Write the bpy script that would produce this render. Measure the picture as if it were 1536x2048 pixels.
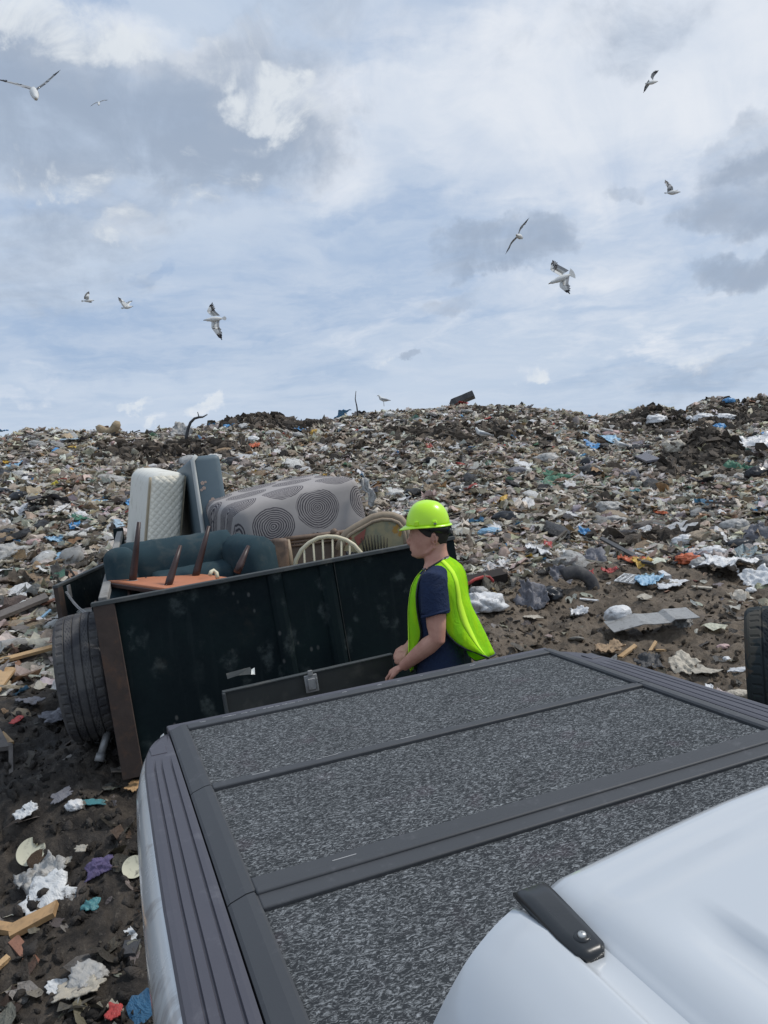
import bpy, bmesh, math, random
import numpy as np
from mathutils import Vector, Matrix

random.seed(7)
rng = np.random.default_rng(7)
SC = bpy.context.scene
for o in list(bpy.data.objects):
    bpy.data.objects.remove(o, do_unlink=True)
COL = SC.collection

# ------------------------------------------------------------------ camera
FPX, CX, CY = 1515.0, 768.0, 1024.0          # focal length / centre in photo pixels
CAM = np.array([0.0, 0.0, 2.29])
RW = np.array([[0.92731829, -0.11310646, 0.35677405],
               [-0.36170181, -0.02583584, 0.93193579],
               [-0.0961904, -0.99324692, -0.06486886]])   # rows: world X,Y,Z in (right,down,forward)
cam_d = bpy.data.cameras.new('camera')
cam = bpy.data.objects.new('camera', cam_d)
COL.objects.link(cam)
right, down, fwd = RW[:, 0], RW[:, 1], RW[:, 2]
cam.matrix_world = Matrix(((right[0], -down[0], -fwd[0], CAM[0]),
                           (right[1], -down[1], -fwd[1], CAM[1]),
                           (right[2], -down[2], -fwd[2], CAM[2]),
                           (0, 0, 0, 1)))
cam_d.sensor_fit = 'VERTICAL'
cam_d.sensor_height = 36.0
cam_d.lens = FPX / 2048.0 * 36.0
cam_d.clip_start = 0.02
cam_d.clip_end = 3000
SC.camera = cam
SC.render.resolution_x, SC.render.resolution_y = 768, 1024
SC.view_settings.view_transform = 'Standard'
SC.view_settings.look = 'None'
SC.view_settings.exposure = 0.0
SC.view_settings.gamma = 1.0
SC.view_settings.use_curve_mapping = False


def ray(px, py):
    return RW @ np.array([(px - CX) / FPX, (py - CY) / FPX, 1.0])


def at(px, py, dep):
    return CAM + ray(px, py) * dep


def pl(px, py, z):
    d = ray(px, py)
    return CAM + d * ((z - CAM[2]) / d[2])


def depth_of(p):
    return float((RW.T @ (np.asarray(p) - CAM))[2])


# ------------------------------------------------------------------ node helper
def lin(r, g, b):
    f = lambda c: (c / 255 / 12.92) if c / 255 <= 0.04045 else ((c / 255 + 0.055) / 1.055) ** 2.4
    return (f(r), f(g), f(b), 1.0)


class NT:
    def __init__(s, tree):
        s.t = tree
        tree.nodes.clear()

    def n(s, typ, ins=None, **props):
        nd = s.t.nodes.new(typ)
        for k, v in props.items():
            setattr(nd, k, v)
        for k, v in (ins or {}).items():
            sk = nd.inputs[k]
            s.put(sk, v)
        return nd

    def put(s, sk, v):
        if isinstance(v, bpy.types.NodeSocket):
            s.t.links.new(v, sk)
        elif v is not None:
            try:
                sk.default_value = v
            except (TypeError, ValueError):
                sk.default_value = (v[0], v[1], v[2])

    def m(s, op, a, b=None, c=None, clamp=False):
        nd = s.t.nodes.new('ShaderNodeMath')
        nd.operation = op
        nd.use_clamp = clamp
        for i, v in enumerate((a, b, c)):
            if v is not None:
                s.put(nd.inputs[i], v)
        return nd.outputs[0]

    def vm(s, op, a, b=None, out=0):
        nd = s.t.nodes.new('ShaderNodeVectorMath')
        nd.operation = op
        s.put(nd.inputs[0], a)
        if b is not None:
            s.put(nd.inputs['Scale' if op == 'SCALE' else 1], b)
        return nd.outputs[out]

    def mix(s, f, a, b, blend='MIX'):
        nd = s.t.nodes.new('ShaderNodeMix')
        nd.data_type = 'RGBA'
        nd.blend_type = blend
        nd.clamp_factor = True
        s.put(nd.inputs[0], f)
        s.put(nd.inputs[6], a)
        s.put(nd.inputs[7], b)
        return nd.outputs[2]

    def sm(s, x, lo, hi, a=0.0, b=1.0):
        nd = s.t.nodes.new('ShaderNodeMapRange')
        nd.interpolation_type = 'SMOOTHSTEP'
        for i, v in enumerate((x, lo, hi, a, b)):
            s.put(nd.inputs[i], v)
        return nd.outputs[0]

    def noise(s, vec, scale, detail=4, rough=0.5, dist=0.0, col=False):
        nd = s.n('ShaderNodeTexNoise', {'Vector': vec, 'Scale': scale, 'Detail': detail, 'Roughness': rough, 'Distortion': dist})
        return nd.outputs[1 if col else 0]

    def comb(s, x, y, z=0.0):
        return s.n('ShaderNodeCombineXYZ', {0: x, 1: y, 2: z}).outputs[0]

    def sep(s, v):
        return s.n('ShaderNodeSeparateXYZ', {0: v}).outputs

    def mapv(s, v, scale=(1, 1, 1), rot=(0, 0, 0), loc=(0, 0, 0)):
        return s.n('ShaderNodeMapping', {'Vector': v, 'Scale': scale, 'Rotation': rot, 'Location': loc}).outputs[0]


# ------------------------------------------------------------------ world: sky with broken cloud
SUN_EL, SUN_AZ = math.radians(52), math.radians(100)       # azimuth from +Y towards +X
world = bpy.data.worlds.new('World')
SC.world = world
world.use_nodes = True
w = NT(world.node_tree)
gen = w.n('ShaderNodeTexCoord').outputs['Generated']
dirv = w.vm('NORMALIZE', gen)
dx, dy, dz = w.sep(dirv)
sky = w.n('ShaderNodeTexSky', sky_type='NISHITA', sun_disc=False, sun_elevation=SUN_EL, sun_rotation=SUN_AZ,
          altitude=100.0, air_density=1.0, dust_density=1.6, ozone_density=1.2).outputs[0]
az = w.m('ARCTAN2', dx, dy)
el = w.m('ARCSINE', dz)
zc = w.m('ADD', w.m('MAXIMUM', dz, 0.0), 0.16)
pp_ = w.comb(w.m('DIVIDE', dx, zc), w.m('DIVIDE', dy, zc), 0.0)
warp = w.noise(pp_, 1.1, 5, 0.55, col=True)
pw = w.vm('ADD', pp_, w.vm('SCALE', w.vm('SUBTRACT', warp, (0.5, 0.5, 0.5)), 0.8))
n_big = w.noise(pw, 0.75, 7, 0.52)
n_mid = w.noise(w.vm('ADD', pw, (7.3, 2.1, 0.0)), 1.7, 8, 0.56)
n_fine = w.noise(w.vm('ADD', pw, (1.3, 9.1, 0.0)), 4.2, 8, 0.6)
wp2 = w.noise(w.vm('SCALE', dirv, 7.0), 1.0, 6, 0.6, col=True)
wx, wy, wz = w.sep(w.vm('SUBTRACT', wp2, (0.5, 0.5, 0.5)))
azw = w.m('ADD', az, w.m('MULTIPLY', wx, 0.22))
elw = w.m('ADD', el, w.m('MULTIPLY', wy, 0.16))


def blob(px, py, rx, ry, soft=0.75):
    """a cloud patch at a direction in the sky, rx/ry in photo pixels"""
    d = ray(px, py)
    d = d / np.linalg.norm(d)
    a0, e0 = math.atan2(d[0], d[1]), math.asin(d[2])
    ra, re_ = rx / FPX / math.cos(e0), ry / FPX
    qa = w.m('POWER', w.m('DIVIDE', w.m('SUBTRACT', azw, a0), ra), 2.0)
    qe = w.m('POWER', w.m('DIVIDE', w.m('SUBTRACT', elw, e0), re_), 2.0)
    return w.sm(w.m('ADD', qa, qe), 1.0 + soft, max(0.0, 1.0 - soft))


def total(blobs):
    acc = None
    for (b, k) in blobs:
        v = w.m('MULTIPLY', blob(*b), k)
        acc = v if acc is None else w.m('ADD', acc, v)
    return acc


grey_b = total([((1505, 395, 105, 66, 0.92), 0.85), ((1510, 545, 90, 32, 0.92), 0.85), ((1010, 488, 130, 50), 0.72),
                ((1495, 285, 70, 36), 0.55), ((1272, 340, 46, 24), 0.5), ((920, 604, 75, 26), 0.35), ((1240, 50, 150, 60), 0.42),
                ((240, 215, 360, 120), 0.85), ((520, 310, 170, 70), 0.42), ((90, 520, 240, 110), 0.5), ((640, 60, 200, 60), 0.3),
                ((535, 520, 50, 40), 0.3), ((420, 430, 170, 55), 0.25), ((822, 719, 22, 10), 0.45), ((1420, 745, 220, 50), 0.3)])
white_b = total([((930, 210, 420, 150, 0.95), 0.8), ((1330, 190, 330, 220, 0.95), 0.85), ((100, 60, 230, 60), 0.85), ((440, 110, 80, 35), 0.75),
                 ((545, 205, 100, 50), 0.9), ((240, 470, 90, 36), 0.5), ((1280, 610, 330, 90, 0.95), 0.35),
                 ((1085, 762, 38, 22), 0.5), ((1420, 690, 130, 26), 0.45), ((275, 785, 48, 14), 0.4), ((400, 808, 42, 14), 0.5), ((12, 803, 40, 14), 0.6),
                 ((40, 750, 60, 24), 0.3), ((310, 822, 26, 14), 0.4), ((130, 330, 190, 60), 0.2), ((800, 640, 420, 70, 0.95), 0.2)])
blue_b = total([((185, 20, 40, 40), 1.0), ((890, 45, 150, 45), 0.9), ((1010, 100, 110, 40), 0.4), ((250, 400, 330, 30), 0.55), ((640, 620, 420, 120, 0.95), 0.4),
                ((290, 570, 60, 16), 0.5), ((860, 575, 110, 12), 0.5), ((760, 440, 180, 26), 0.35), ((100, 690, 330, 50), 0.45), ((1480, 730, 260, 36), 0.3), ((700, 90, 90, 90, 0.9), 0.3)])
S10 = 10.0                                     # colours are divided by the Background strength 0.1
cs = lambda r, g, b: tuple(v * S10 for v in lin(r, g, b)[:3]) + (1,)
base_c = w.mix(0.86, sky, cs(168, 190, 220))
# thin general veil
veil = w.sm(w.m('SUBTRACT', w.m('ADD', w.m('MULTIPLY', n_big, 0.75), w.m('MULTIPLY', n_mid, 0.5)), w.m('MULTIPLY', blue_b, 0.34)), 0.36, 0.76)
streak = w.noise(w.vm('ADD', w.mapv(pp_, (1.0, 1.7, 1.0), (0, 0, -0.5)), w.vm('SCALE', warp, 1.2)), 2.2, 8, 0.62)
c1 = w.mix(w.m('MULTIPLY', veil, 0.9), base_c, cs(198, 212, 230))
c1 = w.mix(w.m('MULTIPLY', w.sm(streak, 0.36, 0.66), 0.5), c1, cs(206, 217, 232))
wmask = w.sm(w.m('ADD', w.m('MULTIPLY', white_b, 0.55), w.m('MULTIPLY', w.m('SUBTRACT', n_fine, 0.5), 1.3)), -0.02, 0.62)
wmask2 = w.m('MULTIPLY', wmask, w.sm(w.m('ADD', white_b, w.m('MULTIPLY', n_mid, 0.25)), 0.02, 0.34))
wvar = w.m('ADD', w.m('MULTIPLY', w.sm(n_mid, 0.36, 0.62), 0.42), w.m('MULTIPLY', w.sm(w.noise(w.vm('SCALE', dirv, 6.0), 1.0, 8, 0.6, 0.8), 0.36, 0.62), 0.5))
c2 = w.mix(w.m('MULTIPLY', wmask2, w.m('ADD', 0.28, w.m('MULTIPLY', wvar, 0.72))), c1, cs(230, 235, 243))
n_puff = w.noise(w.vm('SCALE', w.vm('ADD', dirv, (0.3, 0.1, 0.7)), 9.0), 1.0, 8, 0.62, 0.6)
gmask = w.sm(w.m('ADD', w.m('MULTIPLY', grey_b, 0.8), w.m('ADD', w.m('MULTIPLY', w.m('SUBTRACT', n_fine, 0.5), 0.8), w.m('MULTIPLY', w.m('SUBTRACT', n_puff, 0.5), 1.3))), 0.08, 0.85)
gmask = w.m('MULTIPLY', gmask, w.sm(w.m('ADD', w.m('MULTIPLY', grey_b, 1.0), w.m('MULTIPLY', w.m('SUBTRACT', n_mid, 0.5), 1.1)), 0.02, 0.42))
c3 = w.mix(w.m('MULTIPLY', gmask, 0.8), c2, cs(151, 166, 187))
puff_b = total([((440, 115, 70, 34), 0.7), ((555, 205, 95, 50), 0.8), ((90, 55, 190, 50), 0.75), ((320, 50, 90, 36), 0.45), ((240, 465, 90, 40), 0.55), ((600, 300, 90, 30), 0.5), ((60, 330, 130, 50), 0.4), ((330, 330, 120, 40), 0.35), ((440, 400, 80, 40), 0.35), ((1088, 764, 36, 20), 0.8), ((400, 809, 38, 12), 0.75), ((272, 786, 44, 12), 0.6), ((14, 804, 40, 12), 0.8), ((312, 824, 24, 10), 0.6), ((1430, 690, 110, 20), 0.5), ((760, 722, 30, 14), 0.5)])
pmask = w.m('MULTIPLY', w.sm(w.m('ADD', w.m('MULTIPLY', puff_b, 0.6), w.m('MULTIPLY', w.m('SUBTRACT', n_puff, 0.5), 2.6)), 0.26, 0.72), w.sm(puff_b, 0.0, 0.4))
c3 = w.mix(w.m('MULTIPLY', pmask, 0.85), c3, cs(226, 232, 238))
# lower hemisphere: dull ground bounce colour
c4 = w.mix(w.sm(dz, -0.06, 0.0), cs(110, 105, 98), c3)
bg = w.n('ShaderNodeBackground', {'Color': c4, 'Strength': 0.1})
w.n('ShaderNodeOutputWorld', {'Surface': bg.outputs[0]})

# ------------------------------------------------------------------ sun (veiled by cloud)
sd = bpy.data.lights.new('sun', 'SUN')
sd.energy = 2.4
sd.angle = math.radians(10)
sd.color = (1.0, 0.95, 0.88)
sun = bpy.data.objects.new('sun', sd)
COL.objects.link(sun)
sv = Vector((math.sin(SUN_AZ) * math.cos(SUN_EL), math.cos(SUN_AZ) * math.cos(SUN_EL), math.sin(SUN_EL)))
sun.rotation_euler = sv.to_track_quat('Z', 'Y').to_euler()
sun.location = (8, -2, 12)


# ------------------------------------------------------------------ object helpers
ORG = {}


def props(o, label=None, cat=None, group=None, kind=None):
    if label: o['label'] = label
    if cat: o['category'] = cat
    if group: o['group'] = group
    if kind: o['kind'] = kind
    return o


def thing(name, loc, label, cat, group=None):
    o = bpy.data.objects.new(name, None)
    o.empty_display_size = 0.1
    COL.objects.link(o)
    o.location = tuple(loc)
    ORG[o.name] = np.array(loc, float)
    return props(o, label, cat, group)


class MB:
    """collects world-space geometry and links it as ONE mesh object"""

    def __init__(s):
        s.v, s.f, s.m, s.s = [], [], [], []

    def add(s, vs, fs, mat=0, smooth=False):
        b = len(s.v)
        s.v.extend([tuple(map(float, p)) for p in vs])
        for f in fs:
            s.f.append([b + i for i in f])
            s.m.append(mat)
            s.s.append(smooth)
        return s

    def box(s, c, size, ax=None, mat=0, taper=1.0):
        ax = np.eye(3) if ax is None else np.asarray(ax)
        c = np.asarray(c, float)
        h = np.asarray(size, float) / 2
        vs = []
        for k in (-1, 1):
            t = taper if k == 1 else 1.0
            for (i, j) in ((-1, -1), (1, -1), (1, 1), (-1, 1)):
                vs.append(c + ax[0] * h[0] * i * t + ax[1] * h[1] * j * t + ax[2] * h[2] * k)
        return s.add(vs, [(3, 2, 1, 0), (4, 5, 6, 7), (0, 1, 5, 4), (1, 2, 6, 5), (2, 3, 7, 6), (3, 0, 4, 7)], mat)

    def bar(s, a, b, wx, wy, up=(0, 0, 1), mat=0, taper=1.0):
        a, b = np.asarray(a, float), np.asarray(b, float)
        e = b - a
        L = np.linalg.norm(e)
        e = e / L
        x = np.cross(up, e)
        if np.linalg.norm(x) < 1e-3: x = np.cross((1, 0, 0), e)
        x /= np.linalg.norm(x)
        y = np.cross(e, x)
        return s.box((a + b) / 2, (wx, wy, L), (x, y, e), mat, taper)

    def loft(s, rings, mat=0, smooth=True, caps=True, closed=True):
        rings = [np.asarray(r, float) for r in rings]
        n = len(rings[0])
        vs = np.concatenate(rings)
        fs = []
        for i in range(len(rings) - 1):
            for j in range(n if closed else n - 1):
                k = (j + 1) % n
                fs.append((i * n + j, i * n + k, (i + 1) * n + k, (i + 1) * n + j))
        if caps and closed:
            fs.append(tuple(range(n - 1, -1, -1)))
            fs.append(tuple((len(rings) - 1) * n + j for j in range(n)))
        return s.add(vs, fs, mat, smooth)

    def tube(s, pts, rad, n=10, mat=0, caps=True, flat=1.0, up=None):
        pts = [np.asarray(p, float) for p in pts]
        rad = [rad] * len(pts) if np.isscalar(rad) else list(rad)
        rings = []
        ref = None
        for i, p in enumerate(pts):
            d = pts[min(i + 1, len(pts) - 1)] - pts[max(i - 1, 0)]
            d = d / (np.linalg.norm(d) + 1e-9)
            if ref is None:
                ref = np.asarray(up, float) if up is not None else np.array((0.31, 0.17, 0.93))
                if abs(ref.dot(d)) > 0.95: ref = np.array((0.9, 0.4, 0.1))
            x = ref - d * ref.dot(d)
            x /= np.linalg.norm(x)
            y = np.cross(d, x)
            ref = x
            a = np.linspace(0, 2 * np.pi, n, endpoint=False)
            rings.append(p + rad[i] * (np.outer(np.cos(a), x) + flat * np.outer(np.sin(a), y)))
        return s.loft(rings, mat, True, caps)

    def grid(s, P, mat=0, smooth=True, thick=0.0):
        P = np.asarray(P, float)
        nu, nv = P.shape[:2]
        fs = [(i * nv + j, (i + 1) * nv + j, (i + 1) * nv + j + 1, i * nv + j + 1) for i in range(nu - 1) for j in range(nv - 1)]
        if not thick:
            return s.add(P.reshape(-1, 3), fs, mat, smooth)
        du = np.gradient(P, axis=0)
        dv = np.gradient(P, axis=1)
        nn = np.cross(du, dv)
        nn /= (np.linalg.norm(nn, axis=2, keepdims=True) + 1e-9)
        Q = P - nn * thick
        N = nu * nv
        vs = np.concatenate([P.reshape(-1, 3), Q.reshape(-1, 3)])
        fs2 = [tuple(N + k for k in reversed(f)) for f in fs]
        rim = [i * nv for i in range(nu)] + [(nu - 1) * nv + j for j in range(1, nv)] + [i * nv + nv - 1 for i in range(nu - 2, -1, -1)] + [j for j in range(nv - 2, 0, -1)]
        fr = [(rim[k], N + rim[k], N + rim[(k + 1) % len(rim)], rim[(k + 1) % len(rim)]) for k in range(len(rim))]
        fr = [tuple(reversed(f)) for f in fr]
        return s.add(vs, fs + fs2 + fr, mat, smooth)

    def lathe(s, prof, c, axis, xdir, n=48, mat=0, mod=None):
        """profile (r, h) swept round axis"""
        axis = np.asarray(axis, float) / np.linalg.norm(axis)
        x = np.asarray(xdir, float)
        x = x - axis * axis.dot(x)
        x /= np.linalg.norm(x)
        y = np.cross(axis, x)
        rings = []
        for k, (r, h) in enumerate(prof):
            a = np.linspace(0, 2 * np.pi, n, endpoint=False)
            rr = np.full(n, r) if mod is None else r + mod(k, np.arange(n))
            rings.append(np.asarray(c) + axis * h + (np.cos(a) * rr)[:, None] * x + (np.sin(a) * rr)[:, None] * y)
        return s.loft(rings, mat, True, False)

    def build(s, name, mats, parent=None, bevel=0.0, seg=1, org=None, autosmooth=None):
        me = bpy.data.meshes.new(name)
        if parent is not None: org = ORG[parent.name]
        if org is None: org = np.mean(np.array(s.v), axis=0)
        org = np.asarray(org, float)
        vs = np.array(s.v, float) - org
        me.from_pydata(vs.tolist(), [], s.f)
        if not isinstance(mats, (list, tuple)): mats = [mats]
        for m_ in mats: me.materials.append(m_)
        me.polygons.foreach_set('material_index', s.m)
        me.polygons.foreach_set('use_smooth', s.s)
        if bevel:
            bm = bmesh.new()
            bm.from_mesh(me)
            bmesh.ops.recalc_face_normals(bm, faces=bm.faces)
            ed = [e for e in bm.edges if len(e.link_faces) == 2 and e.calc_face_angle(0) > 0.45]
            r = bmesh.ops.bevel(bm, geom=ed, offset=bevel, segments=seg, affect='EDGES', profile=0.5, clamp_overlap=True)
            if seg > 1:
                for f in r['faces']: f.smooth = True
            bm.to_mesh(me)
            bm.free()
        else:
            bm = bmesh.new()
            bm.from_mesh(me)
            bmesh.ops.recalc_face_normals(bm, faces=bm.faces)
            bm.to_mesh(me)
            bm.free()
        me.update()
        o = bpy.data.objects.new(name, me)
        COL.objects.link(o)
        if parent is not None:
            o.parent = parent
        else:
            o.location = tuple(org)
        ORG[o.name] = org
        return o


def remeshed(mb, name, mat, parent, voxel, smooth=4, it_fac=0.5):
    """union of the collected lofts as one continuous surface"""
    o = mb.build(name + '_tmp', mat, parent)
    o.parent = None
    a = o.modifiers.new('r', 'REMESH')
    a.mode = 'VOXEL'
    a.voxel_size = voxel
    a.use_smooth_shade = True
    b = o.modifiers.new('s', 'SMOOTH')
    b.iterations = smooth
    b.factor = it_fac
    dg = bpy.context.evaluated_depsgraph_get()
    dg.update()
    me = bpy.data.meshes.new_from_object(o.evaluated_get(dg))
    me.name = name
    org = ORG[o.name]
    bpy.data.objects.remove(o, do_unlink=True)
    me.polygons.foreach_set('use_smooth', [True] * len(me.polygons))
    r = bpy.data.objects.new(name, me)
    COL.objects.link(r)
    r.parent = parent
    ORG[r.name] = org
    return r


# ------------------------------------------------------------------ materials
def mat_new(name):
    m_ = bpy.data.materials.new(name)
    m_.use_nodes = True
    return m_, NT(m_.node_tree)


def finish(m_, t, col, rough=0.6, metal=0.0, bump=None, bstr=0.3, bdist=0.01, spec=0.5, coat=0.0, subs=0.0, trans=None, alpha=None):
    b = t.n('ShaderNodeBsdfPrincipled', {'Base Color': col, 'Roughness': rough, 'Metallic': metal, 'Specular IOR Level': spec, 'Coat Weight': coat, 'Coat Roughness': 0.08})
    if bump is not None:
        bn = t.n('ShaderNodeBump', {'Height': bump, 'Strength': bstr, 'Distance': bdist})
        t.put(b.inputs['Normal'], bn.outputs[0])
        if coat: t.put(b.inputs['Coat Normal'], bn.outputs[0])
    surf = b.outputs[0]
    if trans is not None:
        tr = t.n('ShaderNodeBsdfTranslucent', {'Color': col})
        surf = t.n('ShaderNodeMixShader', {0: trans, 1: surf, 2: tr.outputs[0]}).outputs[0]
    t.n('ShaderNodeOutputMaterial', {'Surface': surf})
    return m_


def simple(name, rgb, rough=0.6, metal=0.0, var=0.25, scale=14.0, bstr=0.15, spec=0.5, coat=0.0, dirt=None, dirt_amt=0.5, dscale=6.0, crumple=False):
    m_, t = mat_new(name)
    oc = t.n('ShaderNodeTexCoord').outputs['Object']
    nz = t.noise(oc, scale, 6, 0.6)
    k = t.m('ADD', 1.0 - var / 2, t.m('MULTIPLY', nz, var))
    col = t.mix(1.0, rgb if len(rgb) == 4 else rgb + (1,), t.n('ShaderNodeCombineColor', {0: k, 1: k, 2: k}).outputs[0], 'MULTIPLY')
    if dirt is not None:
        dn = t.noise(oc, dscale, 8, 0.62, 0.4)
        col = t.mix(t.m('MULTIPLY', t.sm(dn, 0.5, 0.68), dirt_amt), col, dirt)
    rg = t.m('ADD', rough - 0.08, t.m('MULTIPLY', nz, 0.16))
    if crumple:
        w_ = t.noise(oc, 9.0, 3, 0.6, 1.5)
        w2 = t.noise(oc, 26.0, 3, 0.6, 1.2)
        h = t.m('ADD', t.m('ABSOLUTE', t.m('SUBTRACT', w_, 0.5)), t.m('MULTIPLY', t.m('ABSOLUTE', t.m('SUBTRACT', w2, 0.5)), 0.45))
        return finish(m_, t, col, rg, metal, h, 0.7, 0.022, spec, coat)
    return finish(m_, t, col, rg, metal, nz, bstr, 0.004, spec, coat)


MUD = (0.052, 0.044, 0.037, 1)


def dirty(name, rgb, rough=0.6, **k):
    k.setdefault('crumple', True)
    k['dscale'] = max(15.0, k.get('dscale', 0))
    return simple(name, rgb, rough, dirt=MUD, **k)


def tinted(name, attr=None, rough=0.55, trans=0.0):
    """colour comes from the piece itself: obj.color or the piece's colour attribute"""
    m_, t = mat_new(name)
    oc = t.n('ShaderNodeTexCoord').outputs['Object']
    if attr:
        c = t.n('ShaderNodeAttribute', attribute_name=attr).outputs['Color']
        nz = t.noise(oc, 9.0, 5, 0.65)
        nf = t.noise(oc, 30.0, 3, 0.6)
        dn = t.noise(oc, 5.0, 6, 0.65)
    else:
        c = t.n('ShaderNodeObjectInfo').outputs['Color']
        g = t.vm('ADD', oc, t.n('ShaderNodeObjectInfo').outputs['Location'])
        nz = t.noise(g, 8.0, 6, 0.65)
        nf = t.noise(g, 30.0, 3, 0.6)
        dn = t.noise(g, 4.0, 6, 0.65)
    k = t.m('ADD', 0.62, t.m('MULTIPLY', nz, 0.76))
    col = t.mix(1.0, c, t.n('ShaderNodeCombineColor', {0: k, 1: k, 2: k}).outputs[0], 'MULTIPLY')
    col = t.mix(t.m('MULTIPLY', t.sm(dn, 0.53, 0.66), 0.62), col, (0.085, 0.072, 0.06, 1))
    cr_ = t.noise(oc, 11.0, 4, 0.6, 1.5)
    hh = t.m('ADD', t.m('ABSOLUTE', t.m('SUBTRACT', cr_, 0.5)), t.m('MULTIPLY', nf, 0.3))
    return finish(m_, t, col, rough, 0.0, hh, 0.9, 0.04, 0.4, trans=trans if trans else None)


def mud_material():
    m_, t = mat_new('wet_mud')
    oc = t.n('ShaderNodeTexCoord').outputs['Object']
    a = t.noise(oc, 0.45, 6, 0.6)
    b = t.noise(oc, 5.0, 8, 0.68, 0.3)
    c = t.noise(oc, 28.0, 6, 0.7)
    d = t.noise(t.vm('ADD', oc, (4.0, 8.0, 1.0)), 1.6, 8, 0.6, 0.5)
    col = t.mix(t.sm(b, 0.35, 0.68), (0.020, 0.017, 0.015, 1), (0.080, 0.066, 0.053, 1))
    gx = t.sep(oc)[0]
    dry = t.sm(t.m('ADD', gx, t.m('MULTIPLY', t.m('SUBTRACT', a, 0.5), 3.0)), 0.2, 2.6)
    col = t.mix(t.m('MULTIPLY', dry, 0.8), col, t.mix(t.sm(b, 0.3, 0.7), (0.085, 0.067, 0.050, 1), (0.215, 0.170, 0.125, 1)))
    col = t.mix(t.m('MULTIPLY', t.sm(c, 0.56, 0.75), 0.55), col, (0.21, 0.185, 0.155, 1))
    col = t.mix(t.m('MULTIPLY', t.sm(d, 0.56, 0.7), 0.5), col, (0.012, 0.011, 0.011, 1))
    lt = t.n('ShaderNodeAttribute', attribute_name='litter').outputs['Fac']
    v1 = t.n('ShaderNodeTexVoronoi', {'Vector': t.vm('ADD', t.mapv(oc, (11, 11, 16)), t.vm('SCALE', t.noise(oc, 9.0, 3, 0.6, col=True), 1.5)), 'Scale': 1.0})
    hv, sv_, vv = t.sep(v1.outputs['Color'])
    bits = t.mix(t.sm(hv, 0.25, 0.9), (0.18, 0.16, 0.135, 1), (0.50, 0.46, 0.40, 1))
    bits = t.mix(t.sm(sv_, 0.80, 0.84), bits, (0.66, 0.66, 0.66, 1))
    col = t.mix(t.m('MULTIPLY', t.m('MULTIPLY', lt, t.sm(vv, 0.15, 0.35)), 0.85), col, bits)
    h = t.m('ADD', t.m('MULTIPLY', b, 1.0), t.m('MULTIPLY', c, 0.45))
    return finish(m_, t, col, t.sm(d, 0.5, 0.7, 0.85, 0.5), 0.0, h, 0.9, 0.05, 0.35)


M_mud = mud_material()
M_trash = tinted('trash_plastic', 'piece_colour', 0.5, 0.28)
M_clod = tinted('dirt_clod', 'piece_colour', 0.9)
M_bag = tinted('bag_plastic', None, 0.42)
M_card = tinted('card_and_board', None, 0.75)


# ------------------------------------------------------------------ numpy noise
def _hash(ix, iy, s):
    h = (ix * 374761393 + iy * 668265263 + s * 974634777) & 0x7fffffff
    h = ((h ^ (h >> 13)) * 1274126177) & 0x7fffffff
    return ((h ^ (h >> 16)) & 0xffff) / 65535.0


def vnoise(x, y, s=0):
    x, y = np.asarray(x, float), np.asarray(y, float)
    ix, iy = np.floor(x).astype(np.int64), np.floor(y).astype(np.int64)
    fx, fy = x - ix, y - iy
    fx, fy = fx * fx * (3 - 2 * fx), fy * fy * (3 - 2 * fy)
    a, b, c, d = _hash(ix, iy, s), _hash(ix + 1, iy, s), _hash(ix, iy + 1, s), _hash(ix + 1, iy + 1, s)
    return (a * (1 - fx) + b * fx) * (1 - fy) + (c * (1 - fx) + d * fx) * fy


def fbm(x, y, s=0, o=4):
    t, a, k = 0.0, 0.5, 0.0
    for i in range(o):
        t = t + a * vnoise(x * 2 ** i + 3.7 * i, y * 2 ** i - 1.9 * i, s + i)
        k += a
        a *= 0.5
    return t / k - 0.5


# ------------------------------------------------------------------ terrain
SKY = [(-260, 872), (-120, 868), (0, 866), (60, 854), (105, 852), (150, 853), (210, 850), (250, 856), (300, 855), (350, 852), (400, 846), (440, 838), (470, 834), (530, 829), (575, 836), (610, 840),
       (640, 832), (690, 826), (740, 818), (780, 813), (830, 812), (890, 806), (930, 803), (1000, 803), (1060, 808), (1120, 814), (1180, 824), (1235, 828), (1280, 822),
       (1330, 824), (1370, 819), (1400, 808), (1425, 801), (1455, 806), (1480, 810), (1510, 800), (1536, 799), (1600, 800), (1700, 820), (1850, 835)]
SK = []
for px, py in SKY:
    d = ray(px, py + 5)
    SK.append((math.atan2(d[0], d[1]), d[2] / math.hypot(d[0], d[1])))
SK = np.array(SK)
RIDGE_T = np.array([(-0.4, 22), (0.0, 22), (0.3, 24), (0.55, 26), (0.8, 29), (1.2, 30)])
NEAR = np.array([(-0.63, 4.5, 0.14), (-0.5, 3.5, 0.05), (-0.17, 5.2, 0.62), (-0.05, 5.05, 0.44), (0.05, 4.9, 0.36), (1.75, 3.9, 0.15), (1, 1, 0), (1, 2.6, 0), (0, 1, 0), (0, 2.6, 0.03), (1, -3, 0), (1.9, 2.0, 0.0),
                 (5, 7, 0.15), (5, 5, 0.08), (3.4, 3.2, 0.08), (2.2, 4.8, 0.3), (-1.2, 8.5, 0.85), (-0.8, 6.4, 0.62), (-2, 5, 0.5), (-1.5, 3, 0.1), (-3, 0, 0.0), (7, 8, 0.25), (3, 8, 0.45), (1, 8, 0.7), (6, 1, 0), (0, -8, 0), (8, -4, 0), (-7, -4, 0)])


BUMPS = []


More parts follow.
